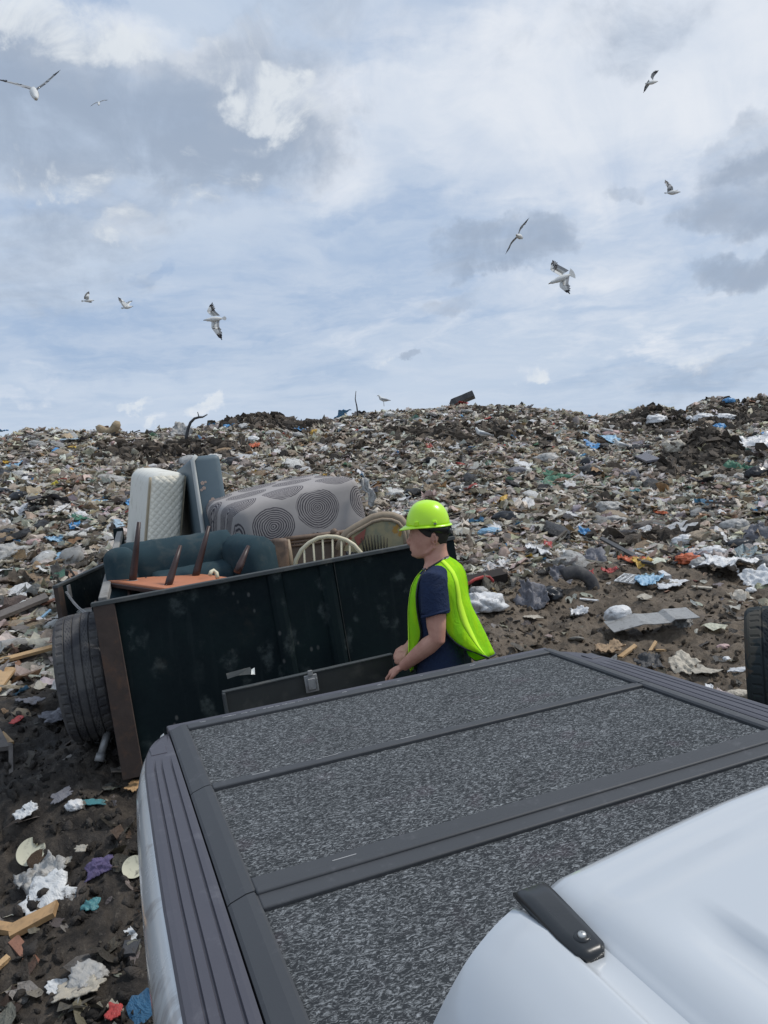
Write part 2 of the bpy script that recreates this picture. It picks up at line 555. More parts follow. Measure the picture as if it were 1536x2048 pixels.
def H(x, y, fine=True):
    x, y = np.asarray(x, float), np.asarray(y, float)
    r = np.hypot(x, y) + 1e-6
    th = np.arctan2(x, y)
    # near field
    num = np.zeros_like(r)
    den = np.zeros_like(r)
    for (a, b, c) in NEAR:
        q = 1.0 / ((x - a) ** 2 + (y - b) ** 2 + 0.05) ** 1.7
        num += q * c
        den += q
    zn = num / den
    # slope up to the ridge; it fades out towards the sides and behind
    elv = np.interp(th, SK[:, 0], SK[:, 1])
    rr = np.interp(th, RIDGE_T[:, 0], RIDGE_T[:, 1])
    side = np.clip((1.75 - np.abs(th - 0.42)) / 0.5, 0, 1)
    zr = (CAM[2] + rr * elv - 0.08) * side + 0.4 * (1 - side)
    r0 = 9.0
    z0 = np.interp(th, [-0.4, -0.1, 0.1, 0.4, 0.7, 1.2], [0.95, 0.92, 0.8, 0.55, 0.3, 0.25])
    s_ = np.clip((r - r0) / (rr - r0), 0, 1)
    prof = s_ ** 1.05 + 0.035 * np.sin(s_ * 9.5 + th * 5.0) * s_ * (1 - s_) * 4 * 0.6
    zs = z0 + (zr - z0) * prof
    back = np.clip(r - rr, 0, None)
    zs = zs - np.minimum(back * 0.28, np.maximum(zs - 0.5, 0))
    k = np.clip((r - 7.2) / 2.6, 0, 1)
    k = k * k * (3 - 2 * k)
    z = zn * (1 - k) + zs * k
    for (bx_, by_, br_, bh_) in BUMPS:
        z = z + bh_ * np.exp(-(((x - bx_) ** 2 + (y - by_) ** 2) / br_ ** 2) ** 1.4)
    # lumps
    ramp = np.clip((r - 5.0) / 6.0, 0, 1)
    z = z + fbm(x * 0.33, y * 0.33, 5, 3) * 0.55 * ramp * np.clip((1 - s_) * 3.0, 0.15, 1)
    z = z + fbm(x * 1.3, y * 1.3, 11, 4) * (0.10 + 0.22 * ramp * np.clip((1 - s_) * 4, 0.35, 1)) * np.clip(r / 2.5 - 0.6, 0.2, 1)
    if fine:
        z = z + fbm(x * 6.0, y * 6.0, 21, 4) * (0.10 + 0.05 * ramp) + np.abs(fbm(x * 15.0, y * 15.0, 31, 3)) * 0.09 - np.abs(fbm(x * 9.0, y * 9.0, 37, 3)) * 0.10
    return z


def hit(px, py):
    d = ray(px, py)
    for t in np.concatenate([np.arange(1.5, 12, 0.04), np.arange(12, 60, 0.1)]):
        p = CAM + d * t
        if p[2] < float(H(p[0], p[1], False)):
            return p
    return CAM + d * 27.0


def tnormal(p):
    e = 0.25
    hx = float(H(p[0] + e, p[1], False) - H(p[0] - e, p[1], False)) / (2 * e)
    hy = float(H(p[0], p[1] + e, False) - H(p[0], p[1] - e, False)) / (2 * e)
    n = np.array((-hx, -hy, 1.0))
    return n / np.linalg.norm(n)


for (px, py, br_, bh_) in ((1400, 905, .8, .42), (1288, 842, 1.1, .30), (1340, 842, .9, .25), (540, 850, 1.2, .15), (1420, 815, .8, .2), (1505, 815, 1.2, .2), (985, 812, 1.0, .15)):
    p = hit(px, py)
    BUMPS.append((p[0], p[1], br_, bh_))


def build_ground():
    th_f = np.linspace(-0.45, 1.35, 480)
    th_b = np.linspace(1.35, 2 * np.pi - 0.45, 90)[1:-1]
    th = np.concatenate([th_f, th_b])
    r = np.concatenate([np.geomspace(0.35, 4.0, 50)[:-1], np.geomspace(4.0, 34, 320)[:-1], np.geomspace(34, 900, 26)])
    T, Rr = np.meshgrid(th, r)
    X, Y = np.sin(T) * Rr, np.cos(T) * Rr
    Z = H(X, Y)
    Z = np.where(Rr > 60, 0.4, Z)
    n, m = Z.shape
    v = np.stack([X, Y, Z], -1).reshape(-1, 3)
    I = np.arange(n * m).reshape(n, m)
    J = np.roll(I, -1, axis=1)
    q = np.stack([I[:-1], J[:-1], J[1:], I[1:]], -1).reshape(-1, 4)
    q = q[:, ::-1]
    me = bpy.data.meshes.new('ground')
    me.vertices.add(len(v))
    me.vertices.foreach_set('co', v.astype(np.float32).ravel())
    me.loops.add(q.size)
    me.loops.foreach_set('vertex_index', q.astype(np.int32).ravel())
    me.polygons.add(len(q))
    me.polygons.foreach_set('loop_start', np.arange(0, q.size, 4, dtype=np.int32))
    me.update(calc_edges=True)
    me.validate()
    me.polygons.foreach_set('use_smooth', np.ones(len(me.polygons), bool))
    lit = np.clip(density(X.ravel(), Y.ravel()) * 1.1 - .05, 0, 1) * (Rr.ravel() < 45)
    la = me.attributes.new('litter', 'FLOAT', 'POINT')
    la.data.foreach_set('value', lit.astype(np.float32))
    me.materials.append(M_mud)
    o = bpy.data.objects.new('ground', me)
    COL.objects.link(o)
    props(o, 'churned dark mud ground rising into the landfill slope', None, None, 'structure')
    return o



# ------------------------------------------------------------------ loose trash nobody could count
PAL = [((0.78, 0.77, 0.76), 15), ((0.60, 0.595, 0.58), 19), ((0.51, 0.48, 0.43), 15), ((0.40, 0.365, 0.31), 12), ((0.34, 0.33, 0.32), 14), ((0.22, 0.19, 0.155), 14),
       ((0.12, 0.108, 0.096), 11), ((0.05, 0.05, 0.055), 5), ((0.40, 0.44, 0.46), 3), ((0.26, 0.18, 0.11), 4), ((0.08, 0.25, 0.50), 0.45), ((0.32, 0.41, 0.48), 1.0), ((0.40, 0.08, 0.07), 0.4), ((0.12, 0.24, 0.20), 0.3),
       ((0.60, 0.42, 0.08), 0.25), ((0.42, 0.27, 0.21), 1.3), ((0.30, 0.36, 0.34), 1.2)]
PC = np.array([c for c, _ in PAL]) * (1.12, 1.06, 0.96)
PW = np.array([k for _, k in PAL], float)
PW /= PW.sum()

# barer mud patches: photo position -> world, radius in metres, strength
BARE = []
for (px, py, rad, kk) in [(830, 870, 1.9, .75), (950, 865, 2.1, .7), (740, 880, 1.6, .6), (1060, 840, 2.0, .5), (535, 838, 1.5, .97), (585, 845, 1.2, .9), (320, 905, 1.6, .92), (410, 900, 1.3, .9),
                          (1290, 840, 1.5, .8), (1340, 838, 1.3, .8), (1390, 905, 1.4, .9), (1470, 850, 2.0, .75), (1536, 830, 2.5, .8), (1420, 920, 1.2, .7), (1260, 1000, 1.0, .35), (1300, 1085, 0.8, .8), (150, 860, 1.4, .4)]:
    p = hit(px, py)
    BARE.append((p[0], p[1], rad, kk))


def bare(x, y):
    b = np.zeros_like(x)
    wob = 1 + 0.9 * fbm(x * 0.9, y * 0.9, 77, 3)
    for (a, c, rad, kk) in BARE:
        b = np.maximum(b, kk * np.exp(-(((x - a) ** 2 + (y - c) ** 2) / (rad * wob) ** 2) ** 1.5))
    return b


def density(x, y):
    r = np.hypot(x, y)
    th = np.arctan2(x, y)
    edge = np.interp(th, [-0.5, -0.15, 0.0, 0.3, 0.6, 0.7, 0.85, 1.0, 1.3], [5.5, 6.3, 7.4, 8.5, 10.0, 10.6, 10.6, 10.2, 10.0]) + fbm(x * 0.5, y * 0.5, 41, 3) * 2.2
    k = np.clip((r - edge) / 1.1, 0, 1)
    near = 0.008 + 0.03 * np.clip(fbm(x * 0.8, y * 0.8, 51, 3) * 4, 0, 1)
    d = near + (1 - near) * k
    d = d * (1 - bare(x, y))
    return d * (0.55 + 0.9 * np.clip(fbm(x * 0.7, y * 0.7, 61, 3) * 2 + 0.5, 0, 1))


build_ground()


def free(x, y):
    t1 = (x > -0.12) & (x < 2.0) & (y < 2.95)
    t2 = (x > -0.02) & (x < 2.75) & (y > 4.55) & (y < 9.3)
    t3 = (x > 1.35) & (x < 2.0) & (y > 3.4) & (y < 4.3)
    return ~(t1 | t2 | t3)


def scatter(n, rmin=6.2, rmax=30.5, power=1.0, dens=density, tmin=-0.42, tmax=1.3):
    xs, ys = [], []
    tot = 0
    while tot < n:
        m = n * 2
        u = rng.random(m)
        # area-uniform for power 0, more pieces near the camera as power rises
        e = 2.0 - power
        r = (rmin ** e + u * (rmax ** e - rmin ** e)) ** (1 / e)
        th = tmin + rng.random(m) * (tmax - tmin)
        x, y = np.sin(th) * r, np.cos(th) * r
        keep = (rng.random(m) < dens(x, y)) & free(x, y)
        xs.append(x[keep]); ys.append(y[keep])
        tot += keep.sum()
    return np.concatenate(xs)[:n], np.concatenate(ys)[:n]


def rand_rot(n, tilt):
    """random heading, tilted from the horizontal by up to tilt radians"""
    a = rng.random(n) * 2 * np.pi
    b = rng.normal(0, tilt, n)
    c = rng.normal(0, tilt, n)
    ca, sa, cb, sb, cc, sc_ = np.cos(a), np.sin(a), np.cos(b), np.sin(b), np.cos(c), np.sin(c)
    Rz = np.zeros((n, 3, 3)); Rz[:, 0, 0] = ca; Rz[:, 0, 1] = -sa; Rz[:, 1, 0] = sa; Rz[:, 1, 1] = ca; Rz[:, 2, 2] = 1
    Rx = np.zeros((n, 3, 3)); Rx[:, 0, 0] = 1; Rx[:, 1, 1] = cb; Rx[:, 1, 2] = -sb; Rx[:, 2, 1] = sb; Rx[:, 2, 2] = cb
    Ry = np.zeros((n, 3, 3)); Ry[:, 1, 1] = 1; Ry[:, 0, 0] = cc; Ry[:, 0, 2] = sc_; Ry[:, 2, 0] = -sc_; Ry[:, 2, 2] = cc
    return Rz @ Rx @ Ry


def grid_tpl(nu, nv, amp, seed):
    """torn, folded scrap: ragged rounded outline, a few soft creases"""
    g = np.random.default_rng(seed)
    u, v = np.meshgrid(np.linspace(-.5, .5, nu), np.linspace(-.5, .5, nv), indexing='ij')
    sq = np.maximum(np.abs(u), np.abs(v)) + 1e-6
    k = 0.6 * sq / (np.hypot(u, v) + 1e-6) + 0.4
    k = k * (1 + g.normal(0, .16, (nu, nv)) * (sq > .4))
    X = u * k + g.normal(0, 0.22 / nu, (nu, nv))
    Y = v * k + g.normal(0, 0.22 / nv, (nu, nv))
    z = np.zeros((nu, nv))
    for _ in range(3):
        a = g.random() * math.pi
        z += g.uniform(.3, 1) * np.sin((X * math.cos(a) + Y * math.sin(a)) * g.uniform(4, 10) + g.random() * 6)
    z = z * amp * .55 + g.normal(0, amp * .35, (nu, nv))
    P = np.stack([X, Y, z], -1).reshape(-1, 3)
    F = [(i * nv + j, (i + 1) * nv + j, (i + 1) * nv + j + 1, i * nv + j + 1) for i in range(nu - 1) for j in range(nv - 1)]
    return P, np.array(F)


def clod_tpl(seed):
    g = np.random.default_rng(seed)
    P, F = [], []
    nr, na = 3, 6
    for i in range(nr):
        ph = -0.55 + i * 0.75
        for j in range(na):
            a = 2 * math.pi * (j + .5 * (i % 2)) / na
            r = .5 * (1 + g.normal(0, .22))
            P.append((r * math.cos(a) * math.cos(ph), r * math.sin(a) * math.cos(ph), r * math.sin(ph) * .75))
    P += [(0, 0, -.3), (g.normal(0, .08), g.normal(0, .08), .42)]
    for i in range(nr - 1):
        for j in range(na):
            k = (j + 1) % na
            F += [(i * na + j, i * na + k, (i + 1) * na + k), (i * na + j, (i + 1) * na + k, (i + 1) * na + j)]
    for j in range(na):
        F += [((nr - 1) * na + j, (nr - 1) * na + (j + 1) % na, nr * na + 1), ((j + 1) % na, j, nr * na)]
    return np.array(P), np.array(F)


def ico_tpl(sub, rough, seed, flat=0.7):
    g = np.random.default_rng(seed)
    bm = bmesh.new()
    bmesh.ops.create_icosphere(bm, subdivisions=sub, radius=0.5)
    P = np.array([v.co[:] for v in bm.verts])
    F = np.array([[v.index for v in f.verts] for f in bm.faces])
    bm.free()
    n = P / np.linalg.norm(P, axis=1, keepdims=True)
    k = np.zeros(len(P))
    for _ in range(5):
        d = g.normal(size=3); d /= np.linalg.norm(d)
        k += g.normal(0, rough) * np.sin(n @ d * g.uniform(3, 9) + g.random() * 6)
    P = P * (1 + k + g.normal(0, rough * 0.7, len(P)))[:, None]
    P[:, 2] *= flat
    return P, F


BOX_P = np.array([(x, y, z) for z in (-.5, .5) for (x, y) in ((-.5, -.5), (.5, -.5), (.5, .5), (-.5, .5))])
BOX_F = np.array([(3, 2, 1, 0), (4, 5, 6, 7), (0, 1, 5, 4), (1, 2, 6, 5), (2, 3, 7, 6), (3, 0, 4, 7)])


def mass(name, label, tpls, x, y, size, tilt, col, mat, lift=0.3, smooth=False):
    n = len(x)
    z = H(x, y)
    Rm = rand_rot(n, 1.2 if 'clods' in name else min(tilt, .38) if 'scraps' in name or 'litter' in name else tilt)
    which = rng.integers(0, len(tpls), n)
    V, Fq, C = [], [], []
    off = 0
    k_ = tpls[0][1].shape[1]
    for ti, (P, F) in enumerate(tpls):
        sel = np.where(which == ti)[0]
        if len(sel) == 0: continue
        pv = P[None] * size[sel][:, None, :]
        pv = np.einsum('nij,npj->npi', Rm[sel], pv)
        pv[:, :, 0] += x[sel][:, None]; pv[:, :, 1] += y[sel][:, None]
        pv[:, :, 2] += (z[sel] + lift * size[sel].min(axis=1))[:, None]
        m = len(sel)
        f = F[None] + (np.arange(m) * len(P))[:, None, None] + off
        V.append(pv.reshape(-1, 3)); Fq.append(f.reshape(-1, k_))
        C.append(np.repeat(col[sel], len(P), axis=0))
        off += m * len(P)
    V, Fq, C = np.concatenate(V), np.concatenate(Fq), np.concatenate(C)
    me = bpy.data.meshes.new(name)
    me.vertices.add(len(V)); me.vertices.foreach_set('co', V.astype(np.float32).ravel())
    me.loops.add(Fq.size); me.loops.foreach_set('vertex_index', Fq.astype(np.int32).ravel())
    me.polygons.add(len(Fq)); me.polygons.foreach_set('loop_start', np.arange(0, Fq.size, k_, dtype=np.int32))
    me.update(calc_edges=True)
    at_ = me.color_attributes.new('piece_colour', 'FLOAT_COLOR', 'POINT')
    at_.data.foreach_set('color', np.concatenate([C, np.ones((len(C), 1))], 1).astype(np.float32).ravel())
    me.polygons.foreach_set('use_smooth', np.full(len(me.polygons), smooth))
    me.materials.append(mat)
    o = bpy.data.objects.new(name, me)
    COL.objects.link(o)
    props(o, label, None, None, 'stuff')
    return o


def pcol(n, jit=0.22, dark=0.0):
    c = PC[rng.choice(len(PC), n, p=PW)]
    return np.clip(c * (1 + rng.normal(0, jit, (n, 1))) * (1 + rng.normal(0, 0.05, (n, 3))) * (1 - dark), 0.01, 0.85)


def sizes(n, lo, hi, asp, thick):
    s = lo * (hi / lo) ** (rng.random(n) ** 1.6)
    a = 1 + rng.random(n) * (asp - 1)
    return np.stack([s * a, s, s * thick], 1)


N_FILM, N_CRUM, N_LUMP, N_STICK, N_CLOD = 27000, 11000, 9000, 2600, 13000


def sizes2(n, lo, hi, asp, thick, p=2.6):
    s = lo + (hi - lo) * rng.random(n) ** p
    a = 1 + rng.random(n) * (asp - 1)
    return np.stack([s * a, s, s * thick * rng.uniform(.6, 1.3, n)], 1)


x, y = scatter(N_FILM, power=0.75, rmax=16)
mass('film_scraps', 'mixed torn plastic and paper scraps covering the near trash slope', [grid_tpl(4, 4, .5, s) for s in range(12)], x, y, sizes2(N_FILM, .04, .16, 2.4, .5), .34, pcol(N_FILM), M_trash, .5, True)
N_FAR = 82000
x, y = scatter(N_FAR, power=0.5, rmin=15)
mass('distant_scraps', 'fine mixed scraps matted over the far trash slope', [grid_tpl(3, 3, .6, 300 + s) for s in range(14)], x, y, sizes2(N_FAR, .045, .15, 2.3, .55), .34, pcol(N_FAR, jit=.18), M_trash, .5, True)
x, y = scatter(N_CRUM, power=0.65)
mass('crumpled_litter', 'crumpled bags and wrappers heaped over the trash slope', [grid_tpl(6, 6, .7, 40 + s) for s in range(12)], x, y, sizes2(N_CRUM, .07, .24, 2.0, .5), .28, pcol(N_CRUM), M_trash, .5, True)
x, y = scatter(N_LUMP, power=0.6)
mass('bagged_lumps', 'small stuffed bags and lumps of trash on the slope', [ico_tpl(2, .13, 80 + s, .75) for s in range(8)], x, y, sizes2(N_LUMP, .045, .21, 2.1, .6), .4, pcol(N_LUMP), M_trash, .15, True)
x, y = scatter(N_STICK, power=0.9)
mass('stick_litter', 'broken sticks and strips of wood in the trash', [(BOX_P, BOX_F)], x, y, np.stack([rng.uniform(.15, .7, N_STICK), rng.uniform(.015, .05, N_STICK), rng.uniform(.01, .03, N_STICK)], 1), .22,
     np.clip(PC[rng.choice([1, 2, 3, 5, 6, 9], N_STICK)] * (1 + rng.normal(0, .25, (N_STICK, 1))), .02, .6), M_trash, 1.2)
x, y = scatter(N_CLOD, power=1.3, rmin=3.0, rmax=13, dens=lambda x, y: 0.25 + 0.5 * (1 - density(x, y)))
wet = np.clip(1.15 - 0.9 * np.clip((np.arctan2(x, y) - .1) / .35, 0, 1), .25, 1)[:, None]
mass('dirt_clods', 'dark clods of churned earth on the mud', [clod_tpl(120 + s) for s in range(14)], x, y, sizes2(N_CLOD, .012, .075, 1.8, .7, 2.4), .35,
     (np.array((0.036, 0.031, 0.027)) * wet + np.array((0.130, 0.102, 0.074)) * (1 - wet)) * (1 + rng.normal(0, .35, (N_CLOD, 1)).clip(-.7, 1.5)), M_clod, .1, True)
nb = 5500
x, y = scatter(nb, power=0.5, rmin=12, dens=lambda x, y: bare(x, y) ** 2)
mass('bare_dirt_clods', 'brown earth clods on the bare patches of the slope', [clod_tpl(150 + s) for s in range(6)], x, y, sizes2(nb, .06, .32, 1.7, .65), .4,
     np.array((0.090, 0.073, 0.057)) * (1 + rng.normal(0, .35, (nb, 1)).clip(-.7, 1.5)), M_clod, .1)
ns = 3600
x, y = scatter(ns, power=1.25, rmin=3.0, rmax=12.5, dens=lambda x, y: np.clip(0.10 + 1.8 * fbm(x * 1.1, y * 1.1, 91, 3) + .1, 0.03, 1) * 0.8)
mass('mud_scraps', 'small muddy scraps trodden into the mud', [grid_tpl(4, 4, .45, 170 + s) for s in range(8)], x, y, sizes2(ns, .012, .10, 2.4, .4, 3.0), .4, pcol(ns, dark=.35) * (0.35 + 0.65 * (rng.random((ns, 1)) < .35)), M_trash, .45, True)
# ------------------------------------------------------------------ materials for the built things
def carpet_material():
    m_, t = mat_new('speckled_carpet')
    oc = t.n('ShaderNodeTexCoord').outputs['Object']
    w1 = t.noise(oc, 60.0, 2, 0.5, col=True)
    q = t.vm('ADD', oc, t.vm('SCALE', t.vm('SUBTRACT', w1, (.5, .5, .5)), 0.02))
    a = t.noise(t.mapv(q, (75, 240, 80), (0, 0, 0.45)), 1.0, 3, 0.7)
    b = t.noise(t.mapv(q, (120, 220, 80), (0, 0, -0.5)), 1.0, 3, 0.7)
    f = t.m('MAXIMUM', a, b)
    big = t.noise(oc, 5.0, 4, 0.6)
    tint = t.noise(oc, 9.0, 3, 0.5)
    col = t.mix(t.sm(f, 0.5, 0.70), (0.035, 0.039, 0.043, 1), (0.270, 0.286, 0.298, 1))
    col = t.mix(t.m('MULTIPLY', t.sm(f, 0.66, 0.78), 0.6), col, (0.36, 0.37, 0.40, 1))
    k = t.m('ADD', 0.72, t.m('MULTIPLY', big, 0.5))
    col = t.mix(1.0, col, t.n('ShaderNodeCombineColor', {0: k, 1: k, 2: k}).outputs[0], 'MULTIPLY')
    col = t.mix(t.m('MULTIPLY', t.sm(tint, 0.58, 0.78), 0.2), col, (0.10, 0.065, 0.085, 1))
    return finish(m_, t, col, 0.95, 0, f, 0.7, 0.004, 0.15)


def scuffed_plastic(name, rgb, rough=0.5, axis_scale=(3, 90, 90), amount=0.0):
    m_, t = mat_new(name)
    oc = t.n('ShaderNodeTexCoord').outputs['Object']
    nz = t.noise(oc, 260.0, 3, 0.6)
    bg_ = t.noise(oc, 3.5, 5, 0.6)
    col = t.mix(t.m('MULTIPLY', bg_, 0.6), rgb, tuple(c * 1.5 for c in rgb[:3]) + (1,))
    dust = t.noise(t.vm('ADD', oc, (5, 1, 2)), 14.0, 7, 0.7)
    col = t.mix(t.m('MULTIPLY', t.sm(dust, 0.55, 0.75), 0.22), col, (0.22, 0.22, 0.24, 1))
    if amount:
        s1 = t.noise(t.mapv(oc, axis_scale), 1.0, 2, 0.4)
        s2 = t.noise(oc, 2.6, 3, 0.5)
        sc_ = t.m('MULTIPLY', t.sm(s1, 0.70, 0.73), t.sm(s2, 0.5, 0.56))
        col = t.mix(t.m('MULTIPLY', sc_, amount), col, (0.6, 0.6, 0.62, 1))
    return finish(m_, t, col, t.m('ADD', rough, t.m('MULTIPLY', bg_, 0.12)), 0, nz, 0.12, 0.001, 0.5)


def car_paint(name, rgb, streak=0.0):
    m_, t = mat_new(name)
    oc = t.n('ShaderNodeTexCoord').outputs['Object']
    d = t.noise(oc, 4.0, 6, 0.65)
    col = t.mix(t.m('MULTIPLY', t.sm(d, 0.45, 0.75), 0.10), rgb, (0.45, 0.44, 0.40, 1))
    if streak:
        s_ = t.noise(t.mapv(oc, (3, 4.5, 2.2)), 1.6, 6, 0.6, 0.8)
        col = t.mix(t.m('MULTIPLY', t.sm(s_, 0.52, 0.60), streak), col, (0.27, 0.245, 0.235, 1))
    return finish(m_, t, col, t.sm(d, 0.3, 0.8, 0.16, 0.32), 0, None, spec=0.5, coat=0.6)


def panel_steel():
    """dark painted sheet steel with dried splashes and rust"""
    m_, t = mat_new('trailer_steel')
    oc = t.n('ShaderNodeTexCoord').outputs['Object']
    big = t.noise(oc, 1.6, 5, 0.6)
    col = t.mix(t.sm(big, 0.35, 0.7), (0.0018, 0.0070, 0.0095, 1), (0.0045, 0.0140, 0.0155, 1))
    vo = t.mapv(oc, (7.5, 7.5, 4.2))
    w1 = t.noise(oc, 7.0, 4, 0.6, col=True)
    vw = t.vm('ADD', vo, t.vm('SCALE', t.vm('SUBTRACT', w1, (.5, .5, .5)), 1.4))
    v = t.n('ShaderNodeTexVoronoi', {'Vector': vw, 'Scale': 1.0})
    rnd = t.sep(v.outputs['Color'])[0]
    nn = t.noise(oc, 22.0, 6, 0.7)
    sp = t.m('MULTIPLY', t.sm(v.outputs['Distance'], 0.42, 0.12), t.sm(rnd, 0.30, 0.42))
    sp = t.m('MULTIPLY', sp, t.sm(nn, 0.30, 0.66))
    col = t.mix(t.m('MULTIPLY', sp, 0.7), col, (0.070, 0.085, 0.084, 1))
    v2 = t.n('ShaderNodeTexVoronoi', {'Vector': t.mapv(oc, (17, 17, 11)), 'Scale': 1.0})
    sp2 = t.m('MULTIPLY', t.sm(v2.outputs['Distance'], 0.24, 0.08), t.sm(t.sep(v2.outputs['Color'])[1], 0.80, 0.86))
    col = t.mix(t.m('MULTIPLY', sp2, 0.6), col, (0.12, 0.12, 0.115, 1))
    st = t.noise(t.mapv(oc, (16, 16, 1.0)), 1.0, 6, 0.6)
    col = t.mix(t.m('MULTIPLY', t.sm(st, 0.55, 0.72), 0.35), col, (0.018, 0.027, 0.029, 1))
    rl = t.noise(oc, 2.3, 6, 0.65)
    col = t.mix(t.m('MULTIPLY', t.sm(rl, 0.58, 0.74), 0.45), col, (0.040, 0.034, 0.026, 1))
    return finish(m_, t, col, t.sm(nn, 0.2, 0.8, 0.5, 0.8), 0.0, t.noise(oc, 3.0, 3, 0.5), 0.3, 0.02, 0.2)


def circle_fabric():
    m_, t = mat_new('circle_print_fabric')
    oc = t.n('ShaderNodeTexCoord').outputs['Object']
    X, Y, Z = t.sep(oc)
    w1 = t.noise(oc, 3.0, 3, 0.5, col=True)
    wx_, wy_, _ = t.sep(t.vm('SUBTRACT', w1, (.5, .5, .5)))
    u = t.m('ADD', t.m('DIVIDE', t.m('ADD', X, t.m('MULTIPLY', wx_, 0.06)), 0.43), 0.30)
    v = t.m('ADD', t.m('DIVIDE', t.m('ADD', t.m('ADD', Y, Z), t.m('MULTIPLY', wy_, 0.06)), 0.375), 0.10)
    row = t.m('FLOOR', v)
    u = t.m('ADD', u, t.m('MULTIPLY', t.m('MODULO', t.m('ADD', row, 100.0), 2.0), 0.5))
    wn = t.n('ShaderNodeTexWhiteNoise', {'Vector': t.comb(t.m('FLOOR', u), row, 0.0)}, noise_dimensions='2D')
    r1, r2, r3 = t.sep(wn.outputs['Color'])
    fu = t.m('MULTIPLY', t.m('ADD', t.m('SUBTRACT', t.m('FRACT', u), 0.5), t.m('MULTIPLY', t.m('SUBTRACT', r1, 0.5), 0.16)), 0.43)
    fv = t.m('MULTIPLY', t.m('ADD', t.m('SUBTRACT', t.m('FRACT', v), 0.5), t.m('MULTIPLY', t.m('SUBTRACT', r2, 0.5), 0.16)), 0.375)
    d = t.m('SQRT', t.m('ADD', t.m('MULTIPLY', fu, fu), t.m('MULTIPLY', fv, fv)))
    nz = t.noise(oc, 26.0, 3, 0.6)
    n2 = t.noise(oc, 7.0, 3, 0.6)
    dd = t.m('ADD', d, t.m('MULTIPLY', t.m('SUBTRACT', n2, 0.5), 0.034))
    ring = t.m('SINE', t.m('MULTIPLY', dd, 2 * math.pi / 0.0185))
    ring = t.sm(t.m('ADD', ring, t.m('MULTIPLY', t.m('SUBTRACT', nz, 0.5), 1.3)), -0.25, 0.35)
    inside = t.sm(t.m('ADD', d, t.m('MULTIPLY', r3, 0.03)), 0.208, 0.200)
    col = t.mix(t.m('MULTIPLY', inside, 0.25), (0.36, 0.338, 0.328, 1), (0.19, 0.175, 0.18, 1))
    col = t.mix(t.m('MULTIPLY', t.m('MULTIPLY', ring, inside), 0.85), col, (0.036, 0.033, 0.044, 1))
    k = t.m('ADD', 0.8, t.m('MULTIPLY', t.noise(oc, 4.0, 5, 0.6), 0.4))
    col = t.mix(1.0, col, t.n('ShaderNodeCombineColor', {0: k, 1: k, 2: k}).outputs[0], 'MULTIPLY')
    return finish(m_, t, col, 0.95, 0, t.noise(oc, 180, 2, 0.5), 0.3, 0.002, 0.1)


def quilt_material():
    m_, t = mat_new('quilted_ticking')
    oc = t.n('ShaderNodeTexCoord').outputs['Object']
    X, Y, Z = t.sep(oc)
    a = t.m('ABSOLUTE', t.m('SINE', t.m('MULTIPLY', t.m('ADD', X, Z), 2 * math.pi / 0.125)))
    b = t.m('ABSOLUTE', t.m('SINE', t.m('MULTIPLY', t.m('SUBTRACT', X, Z), 2 * math.pi / 0.125)))
    q = t.m('MULTIPLY', t.m('POWER', a, 0.5), t.m('POWER', b, 0.5))
    n_ = t.noise(oc, 5.0, 6, 0.65)
    col = t.mix(t.m('MULTIPLY', t.sm(n_, 0.45, 0.75), 0.5), (0.86, 0.82, 0.70, 1), (0.72, 0.66, 0.53, 1))
    col = t.mix(t.m('MULTIPLY', t.sm(q, 0.32, 0.0), 0.25), col, (0.60, 0.57, 0.48, 1))
    return finish(m_, t, col, 0.85, 0, q, 0.45, 0.014, 0.2)


def tapestry_material():
    m_, t = mat_new('floral_tapestry')
    oc = t.n('ShaderNodeTexCoord').outputs['Object']
    X, Y, Z = t.sep(oc)
    n1 = t.noise(oc, 9.0, 4, 0.6)
    col = t.mix(t.sm(n1, 0.38, 0.62), (0.36, 0.31, 0.19, 1), (0.24, 0.24, 0.17, 1))
    n2 = t.noise(t.vm('ADD', oc, (3, 1, 5)), 6.0, 3, 0.5)
    col = t.mix(t.m('MULTIPLY', t.sm(n2, 0.54, 0.6), t.sm(X, -0.08, -0.15)), col, (0.30, 0.075, 0.06, 1))
    n3 = t.noise(t.vm('ADD', oc, (1, 7, 2)), 11.0, 3, 0.5)
    col = t.mix(t.m('MULTIPLY', t.sm(n3, 0.56, 0.62), t.sm(X, 0.08, 0.15)), col, (0.42, 0.24, 0.07, 1))
    return finish(m_, t, col, 0.95, 0, t.noise(oc, 120, 2, 0.5), 0.4, 0.003, 0.1)


def worn_tyre():
    m_, t = mat_new('worn_tyre_rubber')
    oc = t.n('ShaderNodeTexCoord').outputs['Object']
    a = t.noise(oc, 8.0, 7, 0.65)
    b = t.noise(oc, 60.0, 4, 0.7)
    col = t.mix(t.sm(a, 0.35, 0.7), (0.048, 0.048, 0.053, 1), (0.115, 0.110, 0.106, 1))
    col = t.mix(t.m('MULTIPLY', t.sm(b, 0.66, 0.72), 0.4), col, (0.25, 0.24, 0.22, 1))
    return finish(m_, t, col, 0.85, 0, b, 0.35, 0.003, 0.3)


def vest_mesh():
    m_, t = mat_new('lime_mesh_fabric')
    oc = t.n('ShaderNodeTexCoord').outputs['Object']
    f = t.noise(t.mapv(oc, (7, 7, 1.5)), 2.0, 5, 0.6)
    col = t.mix(t.sm(f, 0.35, 0.7), (0.44, 0.90, 0.04, 1), (0.60, 0.97, 0.03, 1))
    g = t.noise(t.mapv(oc, (9, 9, 3)), 2.0, 4, 0.55, 0.8)
    hh = t.m('ADD', t.m('ABSOLUTE', t.m('SUBTRACT', g, 0.5)), t.m('MULTIPLY', f, 0.5))
    return finish(m_, t, col, 0.95, 0, hh, 0.35, 0.05, 0.04, trans=0.45)


